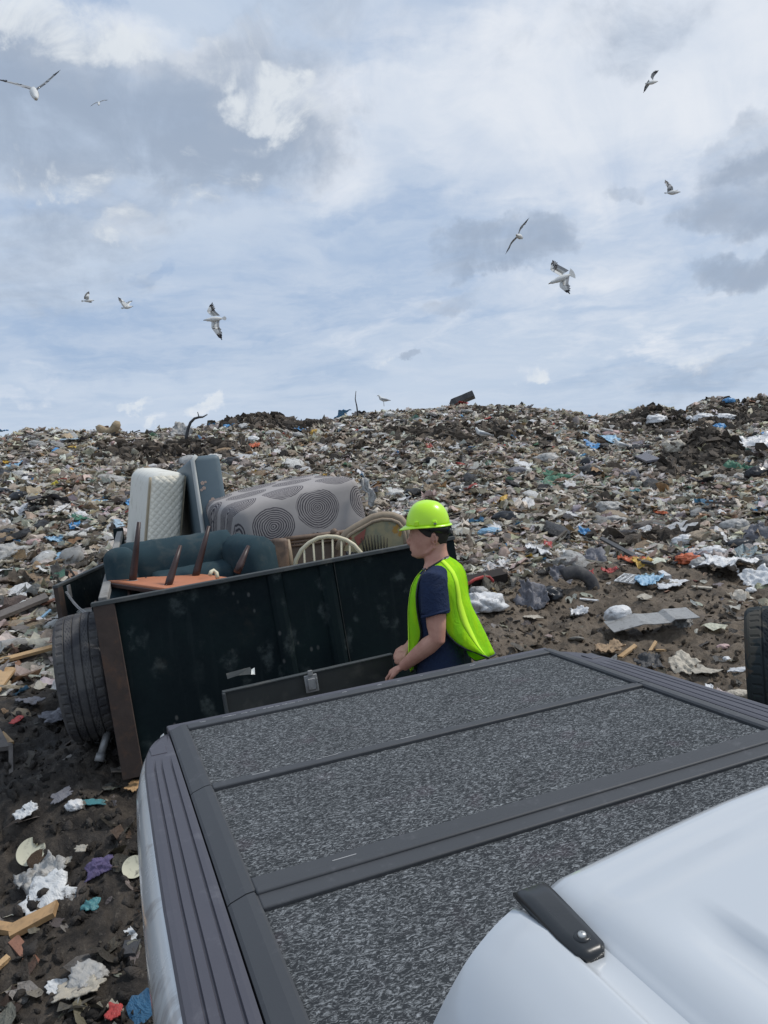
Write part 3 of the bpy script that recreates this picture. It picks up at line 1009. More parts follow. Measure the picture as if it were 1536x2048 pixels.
M_carpet = carpet_material()
M_trim = scuffed_plastic('bed_rail_plastic', (0.053, 0.052, 0.065, 1), 0.42, (60, 2.2, 60), 0.0)
M_frame = scuffed_plastic('cover_frame_plastic', (0.040, 0.043, 0.048, 1), 0.55, (2.2, 150, 60), 0.0)
M_edge = simple('black_seam', (0.008, 0.008, 0.009), 0.7)
M_white = car_paint('white_truck_paint', (0.50, 0.53, 0.56, 1))
M_wside = car_paint('white_truck_paint_dusty', (0.60, 0.62, 0.63, 1), 0.5)
M_black = simple('black_plastic', (0.014, 0.016, 0.018), 0.30, var=0.3)
M_bolt = simple('bolt_steel', (0.55, 0.55, 0.53), 0.35, 0.9)
M_glass = simple('dark_glass', (0.01, 0.012, 0.014), 0.08)
M_tyre = worn_tyre()
M_steel = panel_steel()
M_rim = simple('wheel_steel', (0.25, 0.25, 0.26), 0.5, 0.5)
M_plate = simple('scuffed_black_plate', (0.018, 0.021, 0.021), 0.6, var=0.8, scale=7, dirt=(0.055, 0.055, 0.05, 1), dirt_amt=0.7, dscale=5)
M_rust = simple('rusted_angle_iron', (0.052, 0.037, 0.031), 0.85, var=0.9, scale=14, bstr=0.6, dirt=(0.10, 0.055, 0.035, 1), dirt_amt=0.7, dscale=9)
M_edge_steel = simple('worn_steel_edge', (0.045, 0.052, 0.055), 0.6, var=0.7, dirt=(0.12, 0.115, 0.10, 1), dirt_amt=0.6)
M_galv = simple('grey_metal', (0.30, 0.30, 0.30), 0.5, 0.35, var=0.4, dirt=(0.12, 0.1, 0.085, 1))
M_greywood = simple('weathered_timber', (0.24, 0.235, 0.225), 0.9, var=0.5, scale=20, dirt=(0.1, 0.09, 0.08, 1))
M_teal = simple('teal_velvet', (0.026, 0.050, 0.062), 0.9, var=0.55, scale=5, bstr=0.5, spec=0.2, dirt=(0.075, 0.088, 0.088, 1), dirt_amt=0.5, dscale=7)  # paler patches are the velvet's sheen put into the colour, not soiling
M_slab = simple('blue_grey_vinyl', (0.085, 0.125, 0.150), 0.55, var=0.25, dirt=(0.13, 0.16, 0.175, 1), dirt_amt=0.35)
M_slabpale = simple('pale_piping', (0.50, 0.52, 0.50), 0.8)
M_flower = simple('pale_flower_print', (0.40, 0.30, 0.25), 0.8)
M_orange = simple('orange_seat_board', (0.46, 0.175, 0.088), 0.55, var=0.25, dirt=(0.30, 0.12, 0.07, 1), dirt_amt=0.5)
M_darkwood = simple('dark_stained_wood', (0.040, 0.020, 0.018), 0.45, var=0.6, scale=10)
M_cream = simple('cream_painted_wood', (0.62, 0.56, 0.40), 0.5, var=0.15, dirt=(0.4, 0.35, 0.25, 1), dirt_amt=0.4)
M_walnut = simple('carved_walnut', (0.150, 0.098, 0.066), 0.6, var=0.7, scale=16, bstr=0.4, dirt=(0.06, 0.04, 0.03, 1), dirt_amt=0.7)
M_palewood = simple('faded_carved_wood', (0.30, 0.235, 0.165), 0.7, var=0.5, scale=16, dirt=(0.16, 0.115, 0.08, 1), dirt_amt=0.7)
M_brownup = simple('brown_upholstery', (0.16, 0.12, 0.095), 0.9, var=0.5, scale=8)
M_ticking = quilt_material()
M_tickplain = simple('plain_ticking', (0.68, 0.67, 0.61), 0.85, var=0.25, scale=6, dirt=(0.40, 0.38, 0.32, 1), dirt_amt=0.5)
M_piping = simple('beige_piping', (0.42, 0.36, 0.26), 0.8)
M_circle = circle_fabric()
M_tapestry = tapestry_material()
M_lime = simple('lime_hard_hat_plastic', (0.52, 0.90, 0.015), 0.32, var=0.06, scale=30, bstr=0.03, coat=0.3)
M_vest = vest_mesh()
M_tape = simple('bright_lime_tape', (0.58, 0.93, 0.06), 0.8, var=0.05, spec=0.1)
M_navy = simple('navy_cotton', (0.022, 0.034, 0.074), 0.95, var=0.5, scale=9, crumple=True, spec=0.15, dirt=(0.05, 0.055, 0.075, 1), dirt_amt=0.3)
M_jeans = simple('dark_denim', (0.018, 0.034, 0.058), 0.95, var=0.5, scale=20, crumple=True, spec=0.15)
M_boot = simple('work_boot_leather', (0.07, 0.045, 0.03), 0.7)
M_hair = simple('short_dark_hair', (0.022, 0.017, 0.014), 0.75, var=0.6, scale=90, bstr=0.6)
M_silver = simple('silver_chain', (0.7, 0.68, 0.62), 0.3, 0.9)
M_eye = simple('eye_white', (0.5, 0.48, 0.45), 0.2)


def skin_material():
    m_, t = mat_new('skin')
    oc = t.n('ShaderNodeTexCoord').outputs['Object']
    a = t.noise(oc, 12.0, 5, 0.6)
    b = t.noise(oc, 90.0, 3, 0.6)
    col = t.mix(t.sm(a, 0.35, 0.7), (0.58, 0.315, 0.235, 1), (0.47, 0.230, 0.170, 1))
    return finish(m_, t, col, 0.55, 0, b, 0.12, 0.002, 0.35)


M_skin = skin_material()


def rounded(mb, c, size, ax, r=0.06, mat=0, n=4, bulge=0.0):
    """box with rounded edges as its own small bmesh, in axes ax (rows)"""
    bm = bmesh.new()
    bmesh.ops.create_cube(bm, size=1.0)
    for v in bm.verts: v.co = Vector([v.co[i] * size[i] for i in range(3)])
    bmesh.ops.bevel(bm, geom=list(bm.edges), offset=r, segments=n, affect='EDGES', profile=0.5)
    bm.verts.index_update()
    ax = np.asarray(ax)
    vs = []
    for v in bm.verts:
        p = np.array(v.co[:])
        if bulge:
            q = p / (np.array(size) / 2)
            p = p * (1 + bulge * (1 - 0.5 * (np.abs(q).max() ** 2 - 1) * 0 - 0.33 * (q ** 2).sum() / 1.0 * 0.6))
        vs.append(np.asarray(c) + p @ ax)
    fs = [[v.index for v in f.verts] for f in bm.faces]
    bm.free()
    mb.add(vs, fs, mat, True)
    return mb


# ------------------------------------------------------------------ pickup truck
RZ = 1.42
truck = thing('pickup_truck', (0.96, 0.2, 0.0), 'white pickup truck with a carpeted black tonneau cover over its bed', 'pickup truck')


def bed_edge(y):
    return float(np.interp(y, [0.7, 1.2, 1.6, 2.1, 2.45, 2.56, 2.66, 2.72, 2.76], [0.043, 0.042, 0.042, 0.049, 0.058, 0.070, 0.090, 0.112, 0.15]))


def rail_cap(sgn):
    """plastic cap along the bed rail: a ridged profile swept along the bed"""
    mb = MB()
    ys = [0.72, 1.0, 1.3, 1.6, 1.9, 2.2, 2.4, 2.5, 2.56, 2.61, 2.66, 2.70, 2.73, 2.755]
    rings = []
    for y in ys:
        e = bed_edge(y)
        tail = max(0, (y - 2.40) / 0.36) ** 2 * 0.012
        pr = [(0.004, -0.024), (0.0, -0.008), (0.006, -0.002), (0.018, 0.0)]
        w_ = 0.1625 - e
        grooves = [0.30, 0.50, 0.78] if y < 2.50 else []
        for g in (0.30, 0.50, 0.78):
            dp = 0.005 if y < 2.48 else 0.0
            pr += [(w_ * g - 0.0034, 0.0), (w_ * g - 0.0010, -dp), (w_ * g + 0.0010, -dp), (w_ * g + 0.0034, 0.0)]
        pr += [(w_ - 0.012, 0.0), (w_ - 0.002, -0.002), (w_, -0.03)]
        ring = []
        for (a, b) in pr:
            X = e + a
            if sgn < 0: X = 1.945 - X
            ring.append((X, y, RZ + b - tail))
        rings.append(ring)
    mb.loft(rings, 0, False, False, closed=False)
    # rear end face
    n = len(rings[-1])
    mb.add(rings[-1], [tuple(range(n))])
    o = mb.build('bed_rail_cap', M_trim, truck)
    # stake pocket plug near the rear corner, a shallow raised square
    x0 = 0.112 if sgn > 0 else 1.945 - 0.112
    MB().box((x0, 2.575, RZ - 0.0012), (0.05, 0.075, 0.003)).build('stake_pocket_plug', M_trim, o, bevel=0.001)
    return o


rail_cap(1)
rail_cap(-1)


def bed_side(sgn):
    ys = np.concatenate([np.linspace(0.80, 2.3, 10), np.linspace(2.4, 2.70, 6), [2.74, 2.77, 2.79]])
    prof = [(0.002, -0.016), (-0.010, -0.024), (-0.020, -0.045), (-0.030, -0.09), (-0.034, -0.16), (-0.012, -0.26), (-0.006, -0.34), (-0.020, -0.40), (-0.035, -0.50), (-0.03, -0.62), (-0.005, -0.80), (0.03, -0.90)]
    P = np.zeros((len(ys), len(prof), 3))
    for i, y in enumerate(ys):
        e = bed_edge(min(y, 2.75))
        for j, (a, b) in enumerate(prof):
            fl = 0.016 * math.sin(max(0, min(1, (y - 0.7) / 2.0)) * math.pi) * min(1, -b / 0.08)
            X = e + a - fl + 0.004
            P[i, j] = (X if sgn > 0 else 1.945 - X, y, RZ + b)
    mb = MB().grid(P, 0, True, 0.0)
    return mb.build('bed_side_panel', M_wside, truck)


bed_side(1)
bed_side(-1)
# tailgate: painted panel with a plastic cap of two ridges, seen past the cover
mb = MB()
mb.box((0.972, 2.825, RZ - 0.30), (1.60, 0.05, 0.52))
tg = mb.build('tailgate', M_wside, truck, bevel=0.012, seg=2)
mb = MB()
mb.box((0.972, 2.785, RZ - 0.018), (1.62, 0.042, 0.03)).box((0.972, 2.826, RZ - 0.022), (1.62, 0.030, 0.03)).box((0.972, 2.855, RZ - 0.03), (1.62, 0.022, 0.03))
mb.build('tailgate_cap', M_trim, tg, bevel=0.005, seg=2)
MB().box((0.972, 2.852, RZ - 0.16), (0.28, 0.02, 0.09)).build('tailgate_handle', M_black, tg, bevel=0.006)
# bed floor and front wall keep the bed closed under the cover
MB().box((0.972, 1.8, 0.80), (1.60, 1.95, 0.05)).build('bed_floor', M_black, truck)
MB().box((0.972, 0.80, 1.10), (1.60, 0.05, 0.60)).build('bed_front_wall', M_wside, truck)

# tonneau cover: carpet panels set in plastic frames
cover = MB().box((0.972, 1.80, RZ - 0.028), (1.605, 1.88, 0.02)).build('tonneau_cover', M_black, truck)
SEAMS = [(0.84, 0.90), (1.475, 1.605), (2.125, 2.178), (2.700, 2.755)]
for (a, b) in ((0.90, 1.475), (1.605, 2.125), (2.178, 2.700)):
    MB().box((0.9715, (a + b) / 2, RZ - 0.008), (1.494, b - a + 0.004, 0.018)).build('carpet_panel', M_carpet, cover, bevel=0.003)
for k, (a, b) in enumerate(SEAMS):
    mb = MB()
    if k == 1:      # wide folding hinge: two rails and a raised middle strip
        mb.box((0.9715, a + 0.030, RZ - 0.003), (1.492, 0.058, 0.026)).box((0.9715, b - 0.030, RZ - 0.003), (1.492, 0.058, 0.026))
        mb.box((0.9715, (a + b) / 2, RZ + 0.004), (1.492, 0.026, 0.024))
    elif k == 3:
        mb.box((0.9715, a + 0.026, RZ - 0.001), (1.494, 0.050, 0.026))
    else:
        mb.box((0.9715, a + (b - a) * 0.3, RZ - 0.001), (1.492, (b - a) * 0.56, 0.026)).box((0.9715, a + (b - a) * 0.82, RZ - 0.006), (1.492, (b - a) * 0.34, 0.026))
    mb.build('cross_rail', M_frame, cover, bevel=0.004, seg=2)
for sx in (0, 1):
    for (a, b) in ((0.85, 1.538), (1.543, 2.150), (2.155, 2.752)):
        x0, x1 = (0.1645, 0.2265)
        pr = [(x0, -0.03), (x0 + 0.0005, -0.003), (x0 + 0.007, 0.002), (x0 + 0.040, 0.012), (x1 - 0.006, 0.013), (x1, 0.008), (x1, -0.02)]
        rings = []
        for y in (a, b):
            rings.append([((X if sx == 0 else 1.943 - X), y, RZ + z) for (X, z) in pr])
        mb = MB().loft(rings, 0, False, False, closed=False)
        mb.add(rings[0], [tuple(range(7))]).add(rings[1], [tuple(range(7))])
        mb.build('side_rail', M_frame, cover)
# paint chips along the rear rails, flat bright scratches
mb = MB()
for _ in range(34):
    X = 0.25 + (rng.random() ** 1.3) * 1.3
    yy = 2.7405 + rng.normal(0, .0018)
    mb.box((X, yy, RZ + 0.0124), (rng.uniform(.003, .022), rng.uniform(.0012, .0028), 0.001))
for (xa, n_) in ((0.42, 2), (0.55, 2), (0.75, 2)):
    for _ in range(n_):
        mb.box((xa + rng.normal(0, .05), 2.166 + rng.normal(0, .003), RZ + 0.0078), (rng.uniform(.01, .06), 0.002, 0.001))
for _ in range(1):
    mb.box((0.46 + rng.normal(0, .05), 1.578 + rng.normal(0, .002), RZ + 0.0103), (rng.uniform(.02, .07), 0.002, 0.001))
ch = mb.build('scratch_marks', simple('bare_scratched_metal', (0.42, 0.42, 0.42), 0.5), cover)
ch['kind'] = 'stuff'

# cab: roof, side rail down to the belt line, rear wall with window
sec = [(0.3625, 1.8655), (0.354, 1.8632), (0.340, 1.8628), (0.3345, 1.8640), (0.3325, 1.8668), (0.3285, 1.8672), (0.300, 1.8605), (0.264, 1.842), (0.226, 1.802), (0.198, 1.745), (0.176, 1.68), (0.155, 1.60), (0.13, 1.50), (0.10, 1.38), (0.055, 1.15), (0.035, 0.90), (0.07, 0.52)]
edge = [0.616, 0.617, 0.619, 0.620, 0.620, 0.621, 0.612, 0.602, 0.590, 0.604, 0.63, 0.67, 0.72, 0.76]


_k = np.arange(len(sec))
_kk = np.linspace(5, len(sec) - 1, 40)


def _cr(vals):
    vals = np.asarray(vals, float)
    g = np.gradient(vals)
    out = []
    for t in _kk:
        i = min(int(t), len(vals) - 2); f = t - i
        out.append((2 * f ** 3 - 3 * f * f + 1) * vals[i] + (f ** 3 - 2 * f * f + f) * g[i] + (3 * f * f - 2 * f ** 3) * vals[i + 1] + (f ** 3 - f * f) * g[i + 1])
    return out


_x, _z, _e = _cr([a for a, _ in sec]), _cr([b for _, b in sec]), _cr([0.616, 0.617, 0.619, 0.620, 0.620, 0.619, 0.611, 0.602, 0.597, 0.606, 0.63, 0.67, 0.72, 0.76, 0.78, 0.78, 0.78])
sec, edge = sec[:5] + list(zip(_x, _z)), edge[:5] + list(_e)


def cab_side(sgn):
    ys = np.array([1.0, 0.985, 0.95, 0.88, 0.75, 0.5, 0.2, -0.2, -0.6])
    P = np.zeros((len(sec), len(ys), 3))
    for i, ((X, z), e) in enumerate(zip(sec, edge)):
        for j, k in enumerate(ys):
            yy = e - (1.0 - k) * 1.2
            dz = -0.012 * max(0, (k - 0.97) / 0.03)
            P[i, j] = (X if sgn > 0 else 1.945 - X, yy, z + dz)
    for j in range(len(ys)):
        pass
    return MB().grid(P, 0, True).build('cab_side', M_white, truck)


cab_side(1)
cab_side(-1)
xs = np.concatenate([[0.3560, 0.3602, 0.364, 0.369, 0.376, 0.390, 0.41], np.linspace(0.425, 1.495, 170), [1.525, 1.553, 1.567, 1.574, 1.579, 1.5848, 1.589]])
ysr = np.concatenate([[0.640, 0.638, 0.634, 0.628, 0.618], np.linspace(0.605, 0.0, 46), np.linspace(-0.1, -1.1, 8)])
P = np.zeros((len(xs), len(ysr), 3))
for i, X in enumerate(xs):
    q = min(X - 0.360, 1.585 - X)
    tq = max(0, min(1, (q + 0.002) / 0.030))
    rise = -0.0025 + 0.0125 * tq * tq * (3 - 2 * tq) - (0.004 if q < 0 else 0)
    for j, Y in enumerate(ysr):
        ye = Y + 0.012 * max(0, min(1, q / 0.25)) - 0.022 * max(0, 1 - q / 0.012) ** 2 * max(0, min(1, (Y - 0.5) / 0.15))
        crown = 0.030 * (1 - ((X - 0.9725) / 0.61) ** 2)
        roll = -0.020 * max(0, (Y - 0.605) / 0.035) ** 2 - 0.010 * max(0, min(1, (Y - 0.53) / 0.05))
        bead = 0.0
        for xb in (0.437, 0.74, 0.9725, 1.205, 1.43):
            g = min(1, 1.6 * max(0, 1 - ((X - xb) / 0.017) ** 2))
            bead += 0.009 * g * max(0, min(1, (0.505 - Y) / 0.05))
        P[i, j] = (X, ye, 1.868 + rise + crown + roll - bead + max(0, 0.3 - Y) * 0.015)
MB().grid(P, 0, True).build('roof', M_white, truck)
mb = MB()
rw = [(0.40, 0.60, 1.80), (1.545, 0.60, 1.80), (1.60, 0.74, 1.42), (0.345, 0.74, 1.42)]
mb.add([(0.372, 0.612, 1.862), (1.573, 0.612, 1.862), (1.73, 0.735, 1.50), (0.215, 0.735, 1.50), (0.18, 0.75, 0.75), (1.765, 0.75, 0.75)], [(0, 1, 2, 3), (3, 2, 5, 4)])
mb.build('cab_rear_wall', M_white, truck)
mb = MB()
mb.add([(0.42, 0.644, 1.80), (1.525, 0.644, 1.80), (1.62, 0.735, 1.53), (0.325, 0.735, 1.53)], [(0, 1, 2, 3)])
mb.build('rear_window', M_glass, truck)
# black end cap of the roof ditch moulding with its bolt
pts = [(0.3450, 0.512), (0.3455, 0.520), (0.3460, 0.545), (0.3480, 0.575), (0.3500, 0.600), (0.3515, 0.619), (0.3520, 0.628)]
wid = [0.0085, 0.0145, 0.0165, 0.0170, 0.0172, 0.0176, 0.0170]
hh = [0.0035, 0.0050, 0.0056, 0.0060, 0.0058, 0.0040, -0.002]
rings = []
for (X, Y), w_, h_ in zip(pts, wid, hh):
    rings.append([(X - w_, Y, 1.862), (X - w_, Y, 1.866 + h_ * 0.45), (X - w_ * 0.8, Y, 1.8665 + h_), (X - w_ * 0.35, Y, 1.867 + h_ * 0.85), (X + w_ * 0.55, Y, 1.867 + h_ * 0.9), (X + w_ * 0.9, Y, 1.8665 + h_ * 0.85), (X + w_, Y, 1.866 + h_ * 0.4), (X + w_, Y, 1.862)])
capo = MB().loft(rings, 0, True, True).build('ditch_end_cap', M_black, truck)
mb = MB()
mb.lathe([(0.0005, 0.0035), (0.0030, 0.0033), (0.0038, 0.002), (0.0040, 0.0)], (0.3465, 0.532, 1.8722), (0, 0, 1), (1, 0, 0), 14)
bo = mb.build('bolt', M_bolt, capo)
MB().lathe([(0.0042, 0.001), (0.0066, 0.0016), (0.0074, 0.0)], (0.3465, 0.532, 1.8716), (0, 0, 1), (1, 0, 0), 18).build('washer', M_black, capo)


def truck_wheel(X, Y):
    c = (X, Y, 0.385)
    mb = MB().lathe([(0.22, -0.11), (0.34, -0.125), (0.375, -0.11), (0.385, -0.07), (0.385, 0.07), (0.375, 0.11), (0.34, 0.125), (0.22, 0.11)], c, (1, 0, 0), (0, 0, 1), 40)
    o = mb.build('wheel', M_tyre, truck)
    MB().lathe([(0.01, -0.06), (0.12, -0.07), (0.2, -0.09), (0.225, -0.112), (0.225, 0.112), (0.2, 0.09), (0.12, 0.07), (0.01, 0.06)], c, (1, 0, 0), (0, 0, 1), 32).build('rim', M_rim, o)


truck_wheel(0.20, 1.55)
truck_wheel(1.745, 1.55)
mb = MB()
mb.bar((0.18, 2.95, 0.62), (1.77, 2.95, 0.62), 0.09, 0.22)
mb.build('rear_bumper', M_galv, truck, bevel=0.02, seg=2)

# ------------------------------------------------------------------ trailer
A = at(185, 1205, 4.7)
B = at(903, 1072, 5.36)
Ab = at(263, 1541, 4.74)
ex = (B - A) / np.linalg.norm(B - A)
ez = (A - Ab) / np.linalg.norm(A - Ab)
ey = np.cross(ez, ex); ey /= np.linalg.norm(ey)
ez = np.cross(ex, ey)
TW = np.linalg.norm(B - A)
TH = float((A - Ab) @ ez)
TAX = np.stack([ex, ey, ez])
TL = 4.6


def T(u, v, w_):
    """trailer coordinates: along the headboard, rearwards, up from the headboard's top edge"""
    return A + ex * u + ey * v + ez * w_


trailer = thing('utility_trailer', T(TW / 2, TL / 2, -TH - 0.3), 'dark green steel dump trailer loaded with old furniture behind the truck', 'trailer')
mb = MB().box(T(TW / 2 + .05, 0.02, -TH / 2 - .02), (TW - 0.1, 0.03, TH - 0.02), TAX)
hb = mb.build('headboard', M_steel, trailer)
# folded ribs of the headboard
for uu in (0.47, 0.615):
    u = TW * uu
    mb = MB()
    P = np.zeros((7, 2, 3))
    for i, (du, dv) in enumerate([(-.055, .004), (-.045, -.012), (-.02, -.02), (0.0, -.02), (.02, -.02), (.045, -.012), (.055, .004)]):
        P[i, 0] = T(u + du, dv, -0.03); P[i, 1] = T(u + du, dv, -TH)
    mb.grid(P, 0, False)
    mb.build('pressed_rib', M_steel, hb)
for uu in (0.452, 0.640):
    MB().box(T(TW * uu, -0.002, -TH / 2), (0.005, 0.010, TH - 0.06), TAX).build('weld_seam', M_plate, hb)
mb = MB().box(T(TW / 2, -0.004, -0.014), (TW + 0.02, 0.072, 0.028), TAX)
mb.build('top_rail', M_edge_steel, trailer, bevel=0.004)
mb = MB().box(T(0.064, -0.022, -TH / 2 - 0.02), (0.128, 0.03, TH + 0.04), TAX)
mb.box(T(0.008, 0.05, -TH / 2 - 0.02), (0.014, 0.115, TH + 0.04), TAX)
mb.build('corner_post', M_rust, trailer, bevel=0.004)
mb = MB().box(T(TW - 0.04, 0.02, -0.36), (0.09, 0.09, 0.92), TAX)
mb.build('corner_post', M_steel, trailer, bevel=0.006)
for (u, nm) in ((0.0, 'side_wall'), (TW, 'side_wall')):
    mb = MB().box(T(u, TL / 2 + 0.05, -TH / 2 - 0.02), (0.03, TL - 0.14, TH - 0.04), TAX)
    sw = mb.build(nm, M_steel, trailer)
    for k in range(5):
        MB().box(T(u + (-0.035 if u == 0 else 0.035), 0.5 + k * 0.95, -TH / 2 - 0.02), (0.05, 0.06, TH - 0.06), TAX).build('wall_stake', M_steel, sw)
MB().box(T(TW / 2, TL / 2, -TH - 0.02), (TW - 0.06, TL - 0.1, 0.05), TAX).build('floor', M_steel, trailer)
mb = MB()
for k in (0.25, 0.75):
    mb.box(T(TW * k, TL / 2, -TH - 0.12), (0.08, TL, 0.14), TAX)
mb.build('chassis_rails', M_steel, trailer)
# pale rail along the left wall, seen end-on above the wall
p0, p1 = T(0.055, 0.09, -0.012), at(240, 1068, 7.6)
MB().bar(p0, p1, 0.055, 0.06).build('wall_rail', M_greywood, trailer, bevel=0.006)
# rear post
q = at(236, 1056, 7.9)
MB().bar(q - np.array((0.02, 0, 1.0)), q, 0.115, 0.10).build('corner_post', M_steel, trailer, bevel=0.006)
# gate swung open beside the wall
g0, g1 = at(111, 1171, 7.6), at(238, 1114, 8.9)
gd = (g1 - g0) / np.linalg.norm(g1 - g0)
gn = np.cross(gd, ez); gn /= np.linalg.norm(gn)
GA = np.stack([gd, gn, np.cross(gd, gn)])
GL = np.linalg.norm(g1 - g0)
gate = MB().box((g0 + g1) / 2 - ez * 0.62, (GL, 0.035, 1.22), (gd, gn, ez)).build('open_gate', M_steel, trailer)
MB().box((g0 + g1) / 2 - ez * 0.012, (GL + 0.03, 0.06, 0.03), (gd, gn, ez)).build('gate_edge', M_edge_steel, gate, bevel=0.004)
MB().box(g0 - ez * 0.63 + gd * 0.035, (0.09, 0.055, 1.24), (gd, gn, ez)).build('gate_post', M_rust, gate, bevel=0.004)
MB().box(at(139, 1183, 7.55), (0.05, 0.012, 0.13), (gd, gn, ez)).build('gate_latch_plate', M_galv, gate)
# chain from the gate to the wall
ca, cb = at(133, 1184, 7.5), at(172, 1226, 6.0)
mb = MB()
nl = 38
for k in range(nl):
    c0 = ca + (cb - ca) * (k / nl) - np.array((0, 0, 1)) * 0.03 * math.sin(math.pi * k / nl)
    e = (cb - ca) / np.linalg.norm(cb - ca)
    s_ = np.cross(e, (0, 0, 1)); s_ /= np.linalg.norm(s_)
    if k % 2: s_ = np.cross(e, s_)
    L_ = np.linalg.norm(cb - ca) / nl * 0.72
    a = np.linspace(0, 2 * np.pi, 11)
    mb.tube([c0 + e * math.cos(t) * L_ + s_ * math.sin(t) * 0.011 for t in a], 0.0035, 5, caps=False)
mb.build('gate_chain', M_galv, trailer)
# torn flap in the headboard and the drop plate on the drawbar
f0 = at(454, 1356, 4.62)
mb = MB().add([at(452, 1347, 4.74), at(500, 1334, 4.79), at(509, 1348, 4.70), at(476, 1351, 4.66), at(455, 1358, 4.68)], [(0, 1, 2, 3, 4)])
mb.build('bent_flap', M_edge_steel, trailer)
mb = MB().add([at(503, 1339, 4.72), at(509, 1335, 4.73), at(510, 1349, 4.70), at(502, 1349, 4.69)], [(0, 1, 2, 3)])
mb.build('paint_chip', simple('bare_bright_metal', (0.6, 0.62, 0.6), 0.5), trailer)
tb0, tb1 = at(447, 1386, 4.18), at(785, 1310, 4.52)
td = (tb1 - tb0) / np.linalg.norm(tb1 - tb0)
tn = np.cross(ez, td); tn /= np.linalg.norm(tn)
TBL = np.linalg.norm(tb1 - tb0)
tbox = MB().box((tb0 + tb1) / 2 - ez * 0.22 + tn * 0.02, (TBL, 0.035, 0.44), (td, tn, ez)).build('drop_plate', M_plate, trailer, bevel=0.004)
MB().box((tb0 + tb1) / 2 + ez * 0.002 + tn * 0.02, (TBL + 0.008, 0.042, 0.010), (td, tn, ez)).build('plate_edge', M_edge_steel, tbox, bevel=0.002)
MB().box(tb0 - ez * 0.22 + tn * 0.0, (0.016, 0.05, 0.44), (td, tn, ez)).build('plate_edge', M_edge_steel, tbox, bevel=0.002)
lc = at(622, 1366, 4.33)
lt = MB().box(lc - tn * 0.012, (0.075, 0.014, 0.10), (td, tn, ez)).box(lc - tn * 0.024 - ez * 0.002, (0.045, 0.012, 0.065), (td, tn, ez)).box(lc - tn * 0.02 + ez * 0.062, (0.028, 0.016, 0.03), (td, tn, ez))
lt.bar(lc - tn * 0.03 + td * 0.03 + ez * 0.03, lc - tn * 0.03 + td * 0.03 - ez * 0.04, 0.008, 0.008).build('plate_latch', M_galv, tbox, bevel=0.003)
# drawbar to the hitch
mb = MB()
mb.bar(T(0.35, -0.02, -TH - 0.05), (0.98, 3.12, 0.52), 0.08, 0.12).bar(T(TW - 0.35, -0.02, -TH - 0.05), (0.98, 3.12, 0.52), 0.08, 0.12)
mb.build('drawbar', M_steel, trailer, bevel=0.006)


def trailer_tyre(c, R_, W_, lean, par=None, mat=None, axis=None):
    prof = [(R_ * 0.60, -W_ * 0.36), (R_ * 0.66, -W_ * 0.46), (R_ * 0.80, -W_ * 0.52), (R_ * 0.90, -W_ * 0.515), (R_ * 0.955, -W_ * 0.47)]
    marks = [0, 0, 0, 0, 0]
    hs = np.linspace(-0.44, 0.44, 41)
    for h in hs:
        r = R_ * (1 - 0.030 * (abs(h) / 0.44) ** 3)
        gi = min(abs(h - g) for g in (-0.26, -0.085, 0.085, 0.26))
        if gi < 0.014: r -= 0.010
        prof.append((r, h * W_))
        marks.append(2 if (0.30 < abs(h) < 0.43 and gi > 0.02) else (1 if (0.11 < abs(h) < 0.24 and gi > 0.02) else 0))
    prof += [(R_ * 0.955, W_ * 0.47), (R_ * 0.90, W_ * 0.515), (R_ * 0.80, W_ * 0.52), (R_ * 0.66, W_ * 0.46), (R_ * 0.60, W_ * 0.36)]
    marks += [0] * 5

    def mod(k, a):
        if marks[k] == 2: return np.where(a % 5 == 0, -0.007, 0.0)
        if marks[k] == 1: return np.where((a + 2 * k) % 6 == 0, -0.004, 0.0)
        return np.zeros(len(a))
    ax_ = ex + ez * lean if axis is None else axis
    mb = MB().lathe(prof, c, ax_, (0, 0, 1), 200, 0, mod)
    for i in range(len(mb.s)): mb.s[i] = False
    o = mb.build('tyre' if par is None else 'tread', mat or M_tyre, par or trailer)
    MB().lathe([(0.02, -W_ * .1), (R_ * .35, -W_ * .12), (R_ * .58, -W_ * .34), (R_ * .61, -W_ * .36), (R_ * .61, W_ * .36), (R_ * .55, W_ * .3), (R_ * .3, W_ * .1), (0.02, W_ * .1)], c, ax_, (0, 0, 1), 40).build('rim', M_rim, o)
    return o


tyre_c = at(177, 1351, 5.12)
trailer_tyre(tyre_c, 0.425, 0.29, 0.0)
MB().tube([tyre_c, tyre_c + ex * 1.2], 0.045, 12).build('axle', M_steel, trailer)

# ------------------------------------------------------------------ the load
LOADG = 'discarded furniture piled in the trailer'
# white mattress standing on edge
mt = thing('mattress', T(0.62, 2.9, -0.6), 'white quilted mattress standing on its long edge in the trailer', 'mattress', LOADG)
a0, a1 = at(299, 946, 7.0), at(376, 943, 7.08)
mdn = at(286, 1110, 7.05) - a0; mdn /= np.linalg.norm(mdn)
mx = a1 - a0; mw = np.linalg.norm(mx); mx /= mw
my = np.cross(mx, mdn); my /= np.linalg.norm(my)
if my @ ey < 0: my = -my
my = my * 0.985 - mx * 0.17; my /= np.linalg.norm(my)
MAX = np.stack([mx, my, -mdn])
MH, ML = 1.05, 1.85
cM = a0 + mx * mw / 2 + mdn * MH / 2 + my * ML / 2
mb = MB()
rounded(mb, cM, (mw, ML, MH), MAX, 0.11, 0, 5)
ob = mb.build('cover', M_tickplain, mt)
mb = MB()
P = np.zeros((9, 13, 3))
for i in range(9):
    for j in range(13):
        u = -0.42 + 0.84 * i / 8
        wv = MH / 2 - 0.03 - (MH - 0.1) * j / 12
        bul = 0.030 * (1 - (u / 0.46) ** 2)
        P[i, j] = cM + mx * u * mw * 0.94 - my * (ML / 2 + bul + 0.006) - mdn * wv
mb.grid(P, 0, True, 0.02)
